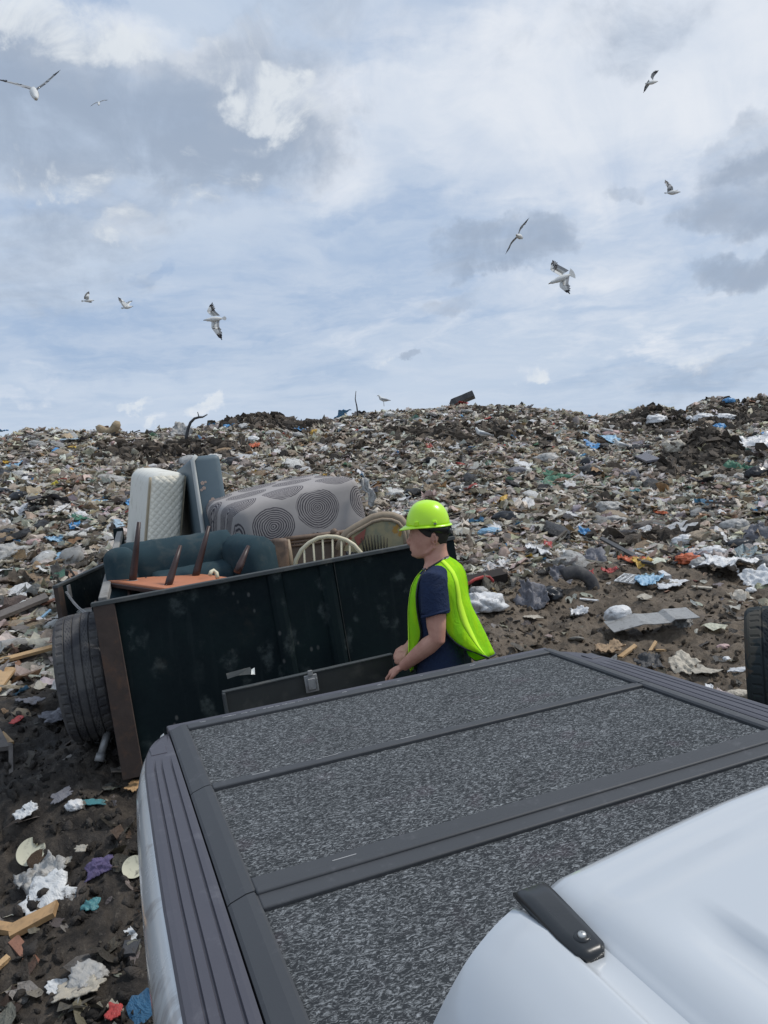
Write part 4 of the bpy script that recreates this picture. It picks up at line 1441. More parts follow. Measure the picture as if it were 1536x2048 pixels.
ql = mb.build('quilted_border', M_ticking, mt)
for u in (-0.47, 0.43):
    MB().tube([cM + mx * mw * u - my * (ML / 2 + 0.004) - mdn * t for t in np.linspace(MH / 2 - 0.04, -MH / 2, 12)], 0.013, 8).build('piping', M_piping, mt)
# blue-grey box spring
sp_ = thing('box_spring', T(1.1, 2.8, -0.6), 'blue-grey vinyl box spring printed with pale flowers, upright beside the white mattress', 'box spring', LOADG)
s0, s1 = at(381, 913, 6.75), at(440, 911, 6.85)
sdn = at(404, 1066, 6.75) - s0; sdn /= np.linalg.norm(sdn)
sx = s1 - s0; sw_ = np.linalg.norm(sx); sx /= sw_
sx = sx - sdn * (sx @ sdn); sx /= np.linalg.norm(sx)
sy = np.cross(sdn, sx)
if sy @ ey < 0: sy = -sy
SAX = np.stack([sx, sy, -sdn])
cS = s0 + sx * sw_ / 2 + sdn * 0.55 + sy * 0.9
mb = MB(); rounded(mb, cS, (sw_, 1.8, 1.1), SAX, 0.05, 0, 4)
mb.build('body', M_slab, sp_)
pth = [cS - sx * (sw_ / 2 - 0.012) - sy * 0.905 - sdn * t for t in np.linspace(-0.55, 0.51, 10)] + [cS - sx * (sw_ / 2 - 0.05) - sy * 0.905 - sdn * 0.552]
MB().tube(pth, 0.02, 8).build('piping', M_slabpale, sp_)


def flower(px, py, r):
    c = at(px, py, 6.0)
    d = ray(px, py)
    # carried to the front face of the box spring
    n = sy
    p = CAM + d * (((cS - sy * 0.903) - CAM) @ n / (d @ n))
    mb = MB()
    for k in range(5):
        a = k * 2 * math.pi / 5 + 0.4
        q = p + (sx * math.cos(a) - sdn * math.sin(a)) * r * 0.55
        aa = np.linspace(0, 2 * np.pi, 7)[:-1]
        mb.add([q + (sx * math.cos(t) - sdn * math.sin(t)) * r * 0.42 - sy * (0.0015 + 0.0006 * k) for t in aa], [tuple(range(6))])
    mb.build('flower_print', M_flower, sp_)


flower(427, 1004, 0.045)
flower(422, 1006, 0.022)
flower(405, 966, 0.020)
flower(408, 976, 0.018)
flower(403, 980, 0.014)
flower(411, 964, 0.012)

# overturned loveseat in circle print
f0, f1 = at(464, 1016, 6.0), at(716, 950, 6.5)
c1_ = f1 - f0; LW = np.linalg.norm(c1_); c1_ /= LW
b0 = at(438, 999, 6.78) - f0
b0 = b0 - c1_ * (b0 @ c1_); LD = np.linalg.norm(b0) * 1.3; b0 /= np.linalg.norm(b0)
d0 = np.cross(c1_, b0)
if d0[2] < 0: d0 = -d0
LH = 0.72
me_ = MB()
bm = bmesh.new()
bmesh.ops.create_cube(bm, size=1.0)
bmesh.ops.subdivide_edges(bm, edges=bm.edges, cuts=18, use_grid_fill=True)
PL = np.array([v.co[:] for v in bm.verts]) + (0.5, 0.5, -0.5)
PL = PL * (LW, LD, LH)
FL = [[v.index for v in f.verts] for f in bm.faces]
bm.free()
# round the edges, sag and pucker the cloth
rr_ = 0.085
lo, hi = np.array((rr_, rr_, -LH + rr_)), np.array((LW - rr_, LD - rr_, -rr_))
core = np.clip(PL, lo, hi)
dv = PL - core
ln = np.linalg.norm(dv, axis=1, keepdims=True)
PL = np.where(ln > 1e-6, core + dv / np.maximum(ln, 1e-6) * rr_, PL)
PL[:, 2] += 0.025 * fbm(PL[:, 0] * 3, PL[:, 1] * 3 + PL[:, 2], 5, 3) + 0.02 * np.sin(np.clip(PL[:, 0] / LW, 0, 1) * math.pi)
PL[:, 1] -= 0.045 * np.sin(np.clip(PL[:, 0] / LW, 0, 1) * math.pi) * np.sin(np.clip(-PL[:, 2] / LH, 0, 1) * math.pi) + 0.02 * fbm(PL[:, 0] * 4, PL[:, 2] * 4, 8, 3)
PL[:, 0] += 0.05 * np.clip(PL[:, 0] / LW - 0.6, 0, 1) * np.sin(np.clip(-PL[:, 2] / LH, 0, 1) * math.pi)
ls = MB().add(PL, FL, 0, True)
me0 = bpy.data.meshes.new('loveseat')
me0.from_pydata([tuple(p) for p in PL], [], FL)
me0.polygons.foreach_set('use_smooth', [True] * len(FL))
me0.materials.append(M_circle)
ob = bpy.data.objects.new('loveseat', me0)
COL.objects.link(ob)
bmm = bmesh.new(); bmm.from_mesh(me0); bmesh.ops.recalc_face_normals(bmm, faces=bmm.faces); bmm.to_mesh(me0); bmm.free()
ob.matrix_world = Matrix(((c1_[0], b0[0], d0[0], f0[0]), (c1_[1], b0[1], d0[1], f0[1]), (c1_[2], b0[2], d0[2], f0[2]), (0, 0, 0, 1)))
ORG[ob.name] = f0
props(ob, 'overturned grey loveseat covered in dark concentric circle print, on top of the load', 'loveseat', LOADG)
# torn white lining at its right end
tw = MB()
P = np.zeros((9, 5, 3))
for i in range(9):
    for j in range(5):
        px, py = np.interp(i / 8, [0, .3, .6, 1], [722, 735, 742, 745]), np.interp(i / 8, [0, .3, .6, 1], [958, 972, 992, 1012])
        P[i, j] = at(px + (j - 2) * 3.2, py - (j - 2) * 1.4, 6.44) + rng.normal(0, .012, 3)
tl = tw.grid(P, 0, True, 0.004).build('torn_lining', dirty('torn_white_lining', (0.45, 0.44, 0.42)), None)
bpy.context.view_layer.update()
mw_ = tl.matrix_world.copy()
tl.parent = ob
tl.matrix_parent_inverse = ob.matrix_world.inverted()

# teal velvet sofa
so = thing('velvet_sofa', T(1.0, 0.9, -1.0), 'dark teal velvet sofa with a rolled back, lying inside the trailer by the left wall', 'sofa', LOADG)
ra, rb = at(238, 1137, 5.6), at(470, 1098, 5.85)
e1 = (rb - ra) / np.linalg.norm(rb - ra)
nf = np.cross(e1, ez); nf /= np.linalg.norm(nf)          # towards the camera
if nf @ ey > 0: nf = -nf


def roll(p, q, rad, name, squash=1.0, pucker=0.0, low=0.35):
    """upholstered roll from p to q: full cylinder top running down into a flat front"""
    e = (q - p) / np.linalg.norm(q - p)
    f = np.cross(e, ez); f /= np.linalg.norm(f)
    if f @ ey > 0: f = -f
    rings = []
    nn_ = 16
    for i in range(nn_ + 1):
        t = i / nn_
        endk = math.sqrt(max(0.02, 1 - max(0, abs(t - 0.5) - 0.42) ** 2 / 0.08 ** 2 * 0.9))
        c = p + (q - p) * t
        ring = []
        for j in range(22):
            a = j / 22 * 2 * math.pi
            r = rad * endk * (1 + pucker * math.sin(a * 9 + 3 * math.sin(i * 1.7)) * (0.3 + abs(t - .5) * 1.4) + 0.02 * math.sin(i * 2.1 + a * 2))
            ring.append(c + f * math.cos(a) * r * squash + ez * (math.sin(a) * r if math.sin(a) > 0 else math.sin(a) * (r + low * 0.5 * endk)))
        rings.append(ring)
    return MB().loft(rings, 0, True, True).build(name, M_teal, so)


roll(ra - e1 * 0.02 + ez * 0.0, rb + e1 * 0.02 - ez * 0.02, 0.18, 'rolled_back', 0.9, 0.012, 0.6)
sa, sb = at(298, 1168, 5.45), at(468, 1136, 5.68)
roll(sa - ez * 0.03, sb - ez * 0.03, 0.11, 'seat_cushion', 1.3, 0.01, 0.5)
roll(at(470, 1100, 5.72), at(528, 1108, 5.5), 0.125, 'arm', 1.1, 0.05, 0.6)
mb = MB()
rounded(mb, at(243, 1142, 5.42) - ez * 0.16, (0.21, 0.34, 0.66), (e1, -nf, ez), 0.085, 0, 5)
mb.build('arm', M_teal, so)
mb = MB()
for k in range(4):
    p = at(480 + k * 12, 1082 + k * 2, 5.56 - .02 * k)
    mb.tube([p, p - ez * 0.08 + nf * 0.01, p - ez * 0.2 + e1 * 0.01], [0.012, 0.018, 0.008], 7)
mb.build('gathered_pleats', M_teal, so)
MB().box((ra + rb) / 2 - ez * 0.52 - nf * 0.05, (np.linalg.norm(rb - ra), 0.5, 0.5), (e1, -nf, ez)).build('base', M_teal, so, bevel=0.05, seg=2)

# upside-down chair with orange seat underside
chr_ = thing('wooden_chair', at(330, 1165, 5.2), 'upside-down wooden chair with orange seat underside and dark tapered legs', 'chair', LOADG)
ca_, cc_, cb_ = at(258, 1160, 5.25), at(392, 1150, 5.42), at(331, 1171, 5.00)
cd_ = cb_ + (cc_ - ca_)
o_ = (ca_ + cd_) / 2
g1_, g2_ = (cc_ - ca_), (cb_ - ca_)
def seatp(u, v): return ca_ + g1_ * u + g2_ * v
corn = [seatp(-.20, -.22), seatp(1.14, -.22), seatp(1.16, 1.25), seatp(-.16, 1.25)]
nrm_ = np.cross(corn[1] - corn[0], corn[3] - corn[0]); nrm_ /= np.linalg.norm(nrm_)
if nrm_[2] < 0: nrm_ = -nrm_
vs = [c for c in corn] + [c - nrm_ * 0.022 for c in corn]
MB().add(vs, [(0, 1, 2, 3), (7, 6, 5, 4), (0, 4, 5, 1), (1, 5, 6, 2), (2, 6, 7, 3), (3, 7, 4, 0)]).build('seat_board', M_orange, chr_, bevel=0.004)
mb = MB()
for i in range(4):
    mb.bar(corn[i] - nrm_ * 0.03, corn[(i + 1) % 4] - nrm_ * 0.03, 0.03, 0.03)
mb.build('seat_frame', M_darkwood, chr_, bevel=0.004)
for (bx, by, bd, tx, ty, td_) in ((265, 1162, 5.24, 278, 1044, 5.22), (390, 1153, 5.40, 418, 1052, 5.45), (335, 1172, 5.02, 361, 1091, 5.12), (474, 1142, 5.20, 497, 1092, 5.30)):
    p, q = at(bx, by, bd) - nrm_ * 0.01, at(tx, ty, td_)
    e = (q - p) / np.linalg.norm(q - p)
    lg = MB().tube([p, p + e * 0.06, p + (q - p) * 0.55, q], [0.026, 0.027, 0.021, 0.013], 8).build('leg', M_darkwood, chr_)
    if by > 1148: MB().lathe([(0.045, 0.0), (0.045, 0.004), (0.03, 0.006)], p + nrm_ * 0.011, nrm_, (1, 0, 0), 14).build('leg_plate', M_galv, lg)
p, q = seatp(-.1, .2) - nrm_ * 0.03, seatp(-.14, .3) - nrm_ * 0.32
MB().tube([p, q], 0.014, 8).build('back_spindle', M_darkwood, chr_)
for (u, v) in ((.3, -.1), (.75, -.14), (-.08, -.1)):
    MB().lathe([(0.001, 0.004), (0.006, 0.003), (0.007, 0.0)], seatp(u, v) + nrm_ * 0.001, nrm_, (1, 0, 0), 8).build('screw', M_black, chr_)

# cream hoop-back chair
cr = thing('hoop_back_chair', at(658, 1130, 5.6) - np.array((0, 0, 0.5)), 'cream painted hoop-back chair with thin spindles poking above the trailer side', 'chair', LOADG)
hp = [(588, 1150), (592, 1120), (603, 1100), (618, 1086), (637, 1076), (655, 1073), (673, 1074), (692, 1080), (708, 1090), (722, 1106), (728, 1130)]
hpts = [at(x_, y_, 5.62) for x_, y_ in hp]
MB().tube(hpts, 0.0165, 10).build('hoop', M_cream, cr)
for (tx, ty, bx) in ((608, 1096, 612), (626, 1081, 634), (645, 1076, 650), (665, 1074, 667), (683, 1078, 683), (700, 1086, 698)):
    MB().tube([at(tx, ty, 5.62), at(bx, 1190, 5.60)], 0.0085, 7).build('spindle', M_cream, cr)
mb = MB()
c = at(655, 1195, 5.5)
mb.lathe([(0.01, 0.02), (0.17, 0.025), (0.22, 0.01), (0.22, -0.02), (0.01, -0.02)], c, (0, 0, 1), (1, 0, 0), 24)
mb.build('seat', M_cream, cr)
# small cream offcut of another chair back
mb = MB().tube([at(420, 1150, 5.1), at(422, 1144, 5.12), at(427, 1141, 5.14), at(433, 1146, 5.14), at(435, 1156, 5.12)], 0.014, 8)
o = mb.build('chair_back_end', M_cream, None)
props(o, 'rounded cream wooden end poking up beside the orange chair seat', 'furniture piece', LOADG)

# carved settee: side block, double rail, brown panel
st = thing('wooden_settee', at(620, 1110, 5.9) - np.array((0, 0, .4)), 'brown carved wooden settee frame with double rail behind the cream hoop', 'settee', LOADG)
mb = MB(); pA, pB = at(556, 1078, 5.85), at(560, 1150, 5.82)
mb.bar(pB, pA, 0.13, 0.22, up=ey)
mb.build('end_block', M_walnut, st, bevel=0.03, seg=3)
mb = MB().tube([at(574, 1080, 5.84), at(578, 1104, 5.82), at(583, 1150, 5.80)], [0.022, 0.024, 0.028], 8)
mb.build('end_moulding', M_palewood, st)
for (ya, yb, r_) in ((1079, 1064, 0.020), (1087, 1071, 0.014), (1094, 1077, 0.012)):
    MB().tube([at(570, ya, 5.86), at(600, ya - 4, 5.9), at(640, (ya + yb) / 2 - 1, 5.95), at(692, yb, 6.02)], r_, 9).build('carved_rail', M_walnut, st)
for (x_, y_) in ((616, 1076), (668, 1064), (672, 1070)):
    MB().lathe([(0.004, -0.03), (0.024, -0.02), (0.03, 0), (0.024, 0.02), (0.004, 0.03)], at(x_, y_, 5.94), c1_, (0, 0, 1), 10).build('carved_boss', M_walnut, st)
MB().add([at(580, 1096, 5.88), at(690, 1079, 6.04), at(694, 1150, 6.04), at(582, 1150, 5.88)], [(0, 1, 2, 3)]).build('back_panel', M_brownup, st)
# tapestry chair back with carved frame
tc_ = thing('tapestry_chair', at(750, 1075, 5.85) - np.array((0, 0, .5)), 'carved armchair back with faded floral tapestry beside the hard hat', 'armchair', LOADG)
top = [(678, 1100), (684, 1080), (694, 1066), (712, 1055), (730, 1045), (745, 1036), (765, 1031), (785, 1032), (800, 1038), (810, 1050), (814, 1066), (816, 1100)]
tp = [at(x_, y_, 5.88) for x_, y_ in top]
MB().tube(tp, 0.034, 10).build('carved_frame', M_palewood, tc_)
inn = [at(x_ + (755 - x_) * 0.075, y_ + (1110 - y_) * 0.10, 5.845) for x_, y_ in top]
MB().tube(inn, 0.014, 8).build('inner_moulding', M_palewood, tc_)
vs = [at(750, 1110, 5.86)] + [p + (at(750, 1110, 5.86) - p) * 0.02 for p in inn]
ob2 = MB().add(vs, [(0, i, i + 1) for i in range(1, len(vs) - 1)]).build('tapestry_panel', M_tapestry, tc_)
mb = MB()
for i in range(9):
    x_ = 726 + i * 5.6
    mb.tube([at(x_ + 3, 1104, 5.82), at(x_ + (i - 4) * .9, 1077 - 8 * math.sin((i + .6) / 9 * math.pi), 5.825)], [0.009, 0.003], 5, flat=0.3)
mb.build('dark_leaf_print', simple('dark_leaf', (0.05, 0.045, 0.035), 0.9), ob2)
mb = MB()
mb.add([at(708, 1075, 5.835), at(732, 1057, 5.835), at(728, 1078, 5.835), at(716, 1092, 5.835)], [(0, 1, 2, 3)])
mb.build('red_print', simple('faded_red_print', (0.27, 0.09, 0.07), 0.9), ob2)
# ------------------------------------------------------------------ the man
PD = 4.3
PB = at(880, 1200, PD)
vdir = np.array((PB[0], PB[1], 0)); vdir /= np.linalg.norm(vdir)
perp = np.array((-vdir[1], vdir[0], 0))
aF = math.radians(13)
F_ = perp * math.cos(aF) + vdir * math.sin(aF)          # the way he faces
L_ = np.array((-F_[1], F_[0], 0))                        # his left, towards the camera
U_ = np.array((0, 0, 1.0))
hipw = at(884, 1340, PD)
FOOT = np.array((hipw[0], hipw[1], 0.0))
FOOT[2] = float(H(FOOT[0], FOOT[1]))


def q3(px, py, b):
    """point of his body plane offset b metres to his left, at a photo position"""
    d = ray(px, py)
    t = ((hipw + L_ * b) - CAM) @ L_ / (d @ L_)
    return CAM + d * t


man = thing('person', FOOT, 'man in lime hard hat and lime mesh vest looking down between truck and trailer', 'person')


def ring(front, back, half, n=28, pw=2.3, zf=0.0):
    """body section from a front and a back point and a half width"""
    c = (front + back) / 2
    ax = (front - back) / 2
    out = []
    for k in range(n):
        a = 2 * math.pi * k / n
        ca, sa = math.cos(a), math.sin(a)
        ca = math.copysign(abs(ca) ** (2 / pw), ca); sa = math.copysign(abs(sa) ** (2 / pw), sa)
        out.append(c + ax * ca + L_ * half * sa)
    return out


body = MB()
# head, sliced level from crown to chin, profile from the photograph
hd = [(1018, 845, 872, .030), (1024, 836, 882, .050), (1032, 829, 890, .063), (1042, 823.5, 896.5, .0735), (1052, 821.2, 899.5, .077), (1062, 820.6, 898.5, .077), (1068, 820.4, 897.5, .076), (1073, 821.6, 896, .0745),
      (1079, 822.6, 894, .0725), (1086, 822.4, 891, .069), (1092, 821.8, 888, .065), (1097, 821.6, 884, .061), (1102, 823.2, 879, .057), (1108, 825.4, 871, .052), (1113, 828.5, 860, .044), (1116.5, 834, 851, .030)]
body.loft([ring(q3(f, y, 0), q3(b, y - 2, 0), h, 32, 2.15) for (y, f, b, h) in hd])
# brow, nose, lips, chin
body.tube([q3(822.5, 1069, -.03), q3(820.2, 1068.5, 0), q3(822.5, 1069, .03)], [.007, .008, .007], 8)
body.tube([q3(822.5, 1070, 0), q3(819.2, 1076, 0), q3(816.0, 1083, 0), q3(816.8, 1087.2, 0), q3(822.5, 1088.5, 0)], [.0075, .0085, .0115, .0110, .0095], 10)
for s_ in (-1, 1):
    body.tube([q3(818.8, 1086.5, s_ * .010), q3(823, 1087, s_ * .014)], [.0065, .0055], 7)
body.tube([q3(823.5, 1095.5, -.022), q3(820.2, 1094.8, 0), q3(823.5, 1095.5, .022)], [.004, .0058, .004], 7)
body.tube([q3(824.3, 1100.2, -.020), q3(821.2, 1099.8, 0), q3(824.3, 1100.2, .020)], [.004, .0062, .004], 7)
body.tube([q3(828, 1110, -.012), q3(826.2, 1109.5, 0), q3(828, 1110, .012)], [.010, .012, .010], 8)
for s_ in (-1, 1):       # cheekbones
    body.tube([q3(831, 1083, s_ * .045), q3(843, 1081, s_ * .062)], [.012, .010], 7)
    body.tube([q3(836, 1110, s_ * .030), q3(857, 1104, s_ * .050), q3(868, 1093, s_ * .058)], [.012, .014, .012], 8)
    # ears
    e0 = q3(868, 1078, s_ * .076)
    erg = []
    for k in range(13):
        a = 2 * math.pi * k / 12
        erg.append(e0 + (-F_) * (math.cos(a) * .013 + .004) + U_ * math.sin(a) * .029 - U_ * 0.002 + L_ * s_ * (.006 + .006 * (math.cos(a))))
    body.tube(erg, .0052, 7)
    body.tube([e0 - L_ * s_ * .010, e0 + L_ * s_ * .004], [.020, .012], 8)
# neck
body.loft([ring(q3(846, 1098, 0), q3(892, 1082, 0), .052, 24), ring(q3(848, 1112, 0), q3(893.5, 1100, 0), .054, 24), ring(q3(850, 1124, 0), q3(897, 1113, 0), .060, 24), ring(q3(846, 1142, 0), q3(903, 1128, 0), .085, 24)])
# torso and pelvis
tor = [(1128, 858, 899, .085), (1140, 847, 909, .150), (1156, 840, 918, .180), (1180, 834, 924, .185), (1210, 831, 926, .172), (1245, 832, 924, .160), (1285, 836, 922, .152), (1325, 838, 924, .156), (1360, 840, 930, .168), (1400, 842, 934, .172), (1430, 848, 930, .165)]
trings = [ring(q3(f, y, 0), q3(b, y - 4, 0), h, 32, 2.6) for (y, f, b, h) in tor]
body.loft(trings)
# legs down to the mud
hz = q3(888, 1415, 0)
gz = FOOT[2]
knee = {}
for s_ in (-1, 1):
    hp_ = hz + L_ * s_ * .092
    ft = np.array((hp_[0], hp_[1], gz + 0.08)) + F_ * (0.02 + .10 * s_) + L_ * s_ * .03
    kn = (hp_ + ft) / 2 + F_ * .03
    knee[s_] = (hp_, kn, ft)
    body.tube([hp_ + U_ * .03, hp_ - U_ * .12, kn + U_ * .06, kn - U_ * .05, kn * .4 + ft * .6, ft], [.092, .088, .064, .058, .056, .040], 14)
    body.tube([ft + U_ * .0, ft - U_ * .035 + F_ * .05, ft - U_ * .045 + F_ * .17], [.042, .042, .034], 10)


def hand(wrist, palm_dir, down_dir, side, curl=0.9, sc=1.0):
    """palm with four jointed fingers and a thumb; down_dir is the way the fingers curl"""
    d = palm_dir / np.linalg.norm(palm_dir)
    k = down_dir - d * (down_dir @ d); k /= np.linalg.norm(k)
    a = np.cross(d, k) * side                       # across the palm, towards the thumb
    body.tube([wrist - d * .02, wrist + d * .02, wrist + d * .055, wrist + d * .090], [.027 * sc, .033 * sc, .041 * sc, .038 * sc], 12, flat=0.50, up=a)
    for i, (off, ln) in enumerate(((.030, .072), (.010, .080), (-.010, .074), (-.029, .058))):
        p = wrist + d * .088 + a * off * sc
        dd = d * math.cos(.35 * curl) + k * math.sin(.35 * curl)
        p1 = p + dd * ln * .46
        d2 = d * math.cos(1.15 * curl) + k * math.sin(1.15 * curl)
        p2 = p1 + d2 * ln * .34
        d3 = d * math.cos(1.75 * curl) + k * math.sin(1.75 * curl)
        p3 = p2 + d3 * ln * .26
        body.tube([p - d * .02, p, p1, p2, p3], [.0095, .0098, .0090, .0082, .0065], 8)
    t0 = wrist + d * .030 + a * .028
    t1 = t0 + (d * .6 + a * .65 + k * .2) * .042
    t2 = t1 + (d * .9 + a * .05 + k * .45) * .034
    t3 = t2 + (d * .8 - a * .25 + k * .6) * .022
    body.tube([t0 - a * .012, t0, t1, t2, t3], [.015, .0155, .0125, .0105, .0075], 8)


# left arm: shoulder, elbow, wrist, hand on the tailgate
shL, elL, wrL = q3(868, 1163, .190), q3(874, 1277, .225), q3(806, 1333, .150)
body.tube([q3(876, 1150, .12), shL, shL * .6 + elL * .4, shL * .2 + elL * .8, elL, elL * .75 + wrL * .25 , elL * .35 + wrL * .65, wrL], [.052, .064, .060, .052, .047, .050, .040, .029], 16)
body.tube([shL * .85 + elL * .15 + F_ * .01, shL * .5 + elL * .5 + F_ * .012, shL * .25 + elL * .75], [.040, .052, .040], 10)
hand(wrL, q3(772, 1351, .12) - wrL, -U_ * 1.0 + F_ * .2 - L_ * .2, 1, 0.95)
# right arm reaches forward on his far side
shR, elR, wrR = q3(868, 1163, -.190), q3(868, 1270, -.235), q3(818, 1290, -.10)
body.tube([q3(876, 1150, -.12), shR, shR * .5 + elR * .5, elR, elR * .4 + wrR * .6, wrR], [.052, .062, .056, .046, .040, .029], 14)
hand(wrR, q3(806, 1304, -.05) - wrR + L_ * .03, -U_ + F_ * .1 + L_ * .3, -1, 1.0)
remeshed(body, 'body', M_skin, man, 0.0055, 2, 0.4)
# eyes
for s_ in (-1, 1):
    e = q3(825.6, 1074.5, s_ * .031)
    MB().lathe([(.0005, .0042), (.004, .004), (.0075, .0015), (.0075, -.006)], e, F_ + L_ * s_ * .35, (0, 0, 1), 12).build('eye', M_eye, man)
    MB().tube([e + F_ * .004 - L_ * s_ * .008 + U_ * .0115, e + F_ * .006 + U_ * .0135, e + F_ * .001 + L_ * s_ * .014 + U_ * .0105], [.0022, .0032, .0018], 6).build('eyebrow', M_hair, man)
    MB().tube([e + F_ * .005 - L_ * s_ * .008, e + F_ * .0065 + U_ * .002, e + L_ * s_ * .011 + F_ * .001], [.0012, .0022, .0012], 6).build('eyelash', M_hair, man)
# short hair at the back and sides of the head
P = []
for (y, f, b, h) in [(1046, 0, 898.5, .0775), (1053, 0, 899.5, .0795), (1062, 0, 900.2, .0800), (1070, 0, 899, .0788), (1078, 0, 896.6, .0760), (1086, 0, 893.6, .071), (1092, 0, 891.8, .064)]:
    fr = np.interp(y, [1046, 1058, 1064, 1070, 1078, 1086, 1092], [834, 842, 851, 858, 876, 882, 886])
    R0 = ring(q3(820.8, y, 0), q3(b, y - 2, 0), h, 64, 2.15)
    xb = (q3(fr, y, 0) - hipw) @ F_
    row = []
    cen = (q3(820.8, y, 0) + q3(b, y - 2, 0)) / 2
    axl = np.linalg.norm(q3(820.8, y, 0) - q3(b, y - 2, 0)) / 2
    lim = math.acos(max(-1, min(1, ((q3(fr, y, 0) - cen) @ F_) / axl)))
    for a in np.linspace(lim, 2 * math.pi - lim, 40):
        ca, sa = math.cos(a), math.sin(a)
        row.append(cen + F_ * axl * ca + L_ * h * sa)
    P.append(row)
MB().grid(P, 0, True, 0.004).build('hair', M_hair, man)

# hard hat: shell with ridge, brim, side slots, harness and chin strap at the back
hf, hb_ = q3(812.5, 1053, 0), q3(900, 1049, 0)
hc = (hf + hb_) / 2
hx = (hf - hb_); ha = np.linalg.norm(hx) / 2; hx /= (2 * ha)
hup = np.cross(hx, L_); hup = hup if hup[2] > 0 else -hup
hh_ = (q3(857, 1001.5, 0) - hc) @ hup
hat = MB()
rg = []
for t in np.linspace(0, 1, 14):
    z = hh_ * math.sin(t * math.pi / 2)
    k = math.cos(t * math.pi / 2) ** 0.78
    k = max(k, 0.02)
    row = []
    for a in np.linspace(0, 2 * math.pi, 48, endpoint=False):
        ridge = 0.006 * math.exp(-((math.sin(a) * k / 0.12) ** 2)) * (1 if math.cos(a) > -0.9 else 0.5) * (t > .25)
        row.append(hc + hx * (math.cos(a) * ha * 0.985 * k - 0.004 * t) + L_ * math.sin(a) * 0.113 * k + hup * (z + ridge))
    rg.append(row)
hat.loft(rg, 0, True, True)
ht = hat.build('hard_hat', M_lime, man)
# brim: a collar all round that grows into a peak at the front
P = []
for a in np.linspace(0, 2 * math.pi, 49):
    ca = math.cos(a)
    ext = 0.008 + 0.034 * max(0, ca) ** 2.2 + 0.004 * max(0, -ca)
    row = []
    for k in (0, .35, .7, 1):
        e_ = ext * k
        row.append(hc + hx * (ca * (ha * .985 + e_)) + L_ * math.sin(a) * (0.113 + e_ * .8) + hup * (0.006 - 0.010 * k - 0.016 * k * max(0, ca) ** 2))
    P.append(row)
MB().grid(P, 0, True, 0.004).build('brim', M_lime, ht)
for s_ in (-1, 1):
    c = hc + L_ * s_ * .1085 + hx * .038 + hup * .022
    MB().box(c, (.024, .012, .026), (hx, L_, hup)).build('slot_lug', M_lime, ht, bevel=.003, seg=2)
    c = hc + L_ * s_ * .098 - hx * .062 + hup * .022
    MB().box(c, (.024, .016, .022), (hx, L_, hup)).build('slot_lug', M_lime, ht, bevel=.003, seg=2)
    MB().box(hc + L_ * s_ * .1066 - hx * .066 + hup * .018, (.016, .004, .008), (hx, L_, hup)).build('maker_mark', M_galv, ht, bevel=.001)
P = []
for a in np.linspace(math.radians(95), math.radians(265), 25):
    P.append([hc + hx * (math.cos(a) * (ha * .95)) + L_ * math.sin(a) * .094 + hup * (0.0 - z * (0.35 + 0.65 * max(0, -math.cos(a)))) for z in (0, .02, .045)])
MB().grid(P, 0, True, .003).build('harness_band', M_black, ht)
MB().box(hc - hx * (ha * .97) - hup * .038, (.02, .045, .03), (hx, L_, hup)).build('ratchet_knob', M_black, ht, bevel=.006, seg=2)
# thin chain round the neck
MB().tube([q3(870, 1128, .078), q3(884, 1121, .070), q3(895, 1116, .035), q3(898, 1114.5, 0), q3(895, 1116, -.035)], .0022, 6).build('neck_chain', M_silver, man)

# t-shirt
sh = MB()
sh.loft([ring(q3(f - 3, y, 0), q3(b + 3, y - 4, 0), h + .010, 32, 2.6) for (y, f, b, h) in [(1131, 858, 900, .085)] + tor[1:9]])
for s_, S0, E0 in ((1, shL, elL), (-1, shR, elR)):
    c0 = q3(878, 1150, .115 * s_)
    mid = S0 * .62 + E0 * .38
    end = S0 * .44 + E0 * .56
    sh.tube([c0, S0 + U_ * .004, S0 * .8 + E0 * .2, mid, end], [.062, .075, .076, .077, .079], 18)
ts = remeshed(sh, 't_shirt', M_navy, man, 0.008, 3)
for s_, S0, E0 in ((1, shL, elL), (-1, shR, elR)):
    e = (E0 - S0) / np.linalg.norm(E0 - S0)
    MB().lathe([(.0745, -.012), (.0805, -.006), (.0815, .0), (.079, .006), (.072, .004)], S0 * .44 + E0 * .56, e - F_ * .25, F_, 24).build('sleeve_hem', M_navy, ts)
# jeans and boots
jn = MB()
jn.loft([ring(q3(f - 2, y, 0), q3(b + 2, y - 4, 0), h + .012, 28, 2.6) for (y, f, b, h) in [(1335, 838, 925, .156)] + tor[8:]])
for s_ in (-1, 1):
    hp_, kn, ft = knee[s_]
    jn.tube([hp_ + U_ * .03, hp_ - U_ * .12, kn + U_ * .06, kn - U_ * .05, kn * .4 + ft * .6, ft + U_ * .05], [.104, .100, .080, .076, .074, .074], 16)
remeshed(jn, 'jeans', M_jeans, man, 0.011, 3)
bt = MB()
for s_ in (-1, 1):
    ft = knee[s_][2]
    b1 = MB().tube([ft + U_ * .07, ft, ft - U_ * .03 + F_ * .03, ft - U_ * .035 + F_ * .12, ft - U_ * .045 + F_ * .20], [.060, .058, .058, .052, .036], 12)
    b1.build('boot', M_boot, man)

# vest: back and front cloths with black edging
backL = [(856, 1137, .105), (868, 1146, .150), (880, 1158, .182), (890, 1176, .198), (893, 1200, .196), (890, 1232, .188), (887, 1254, .182), (891, 1268, .180), (909, 1287, .172), (930, 1298, .160), (957, 1306, .125)]
backM = [(895, 1113, 0), (908, 1123, 0), (919, 1135, 0), (925, 1150, 0), (929, 1170, 0), (933, 1190, 0), (942, 1212, 0), (951, 1233, 0), (962, 1258, 0), (972, 1284, 0), (984, 1312, 0)]


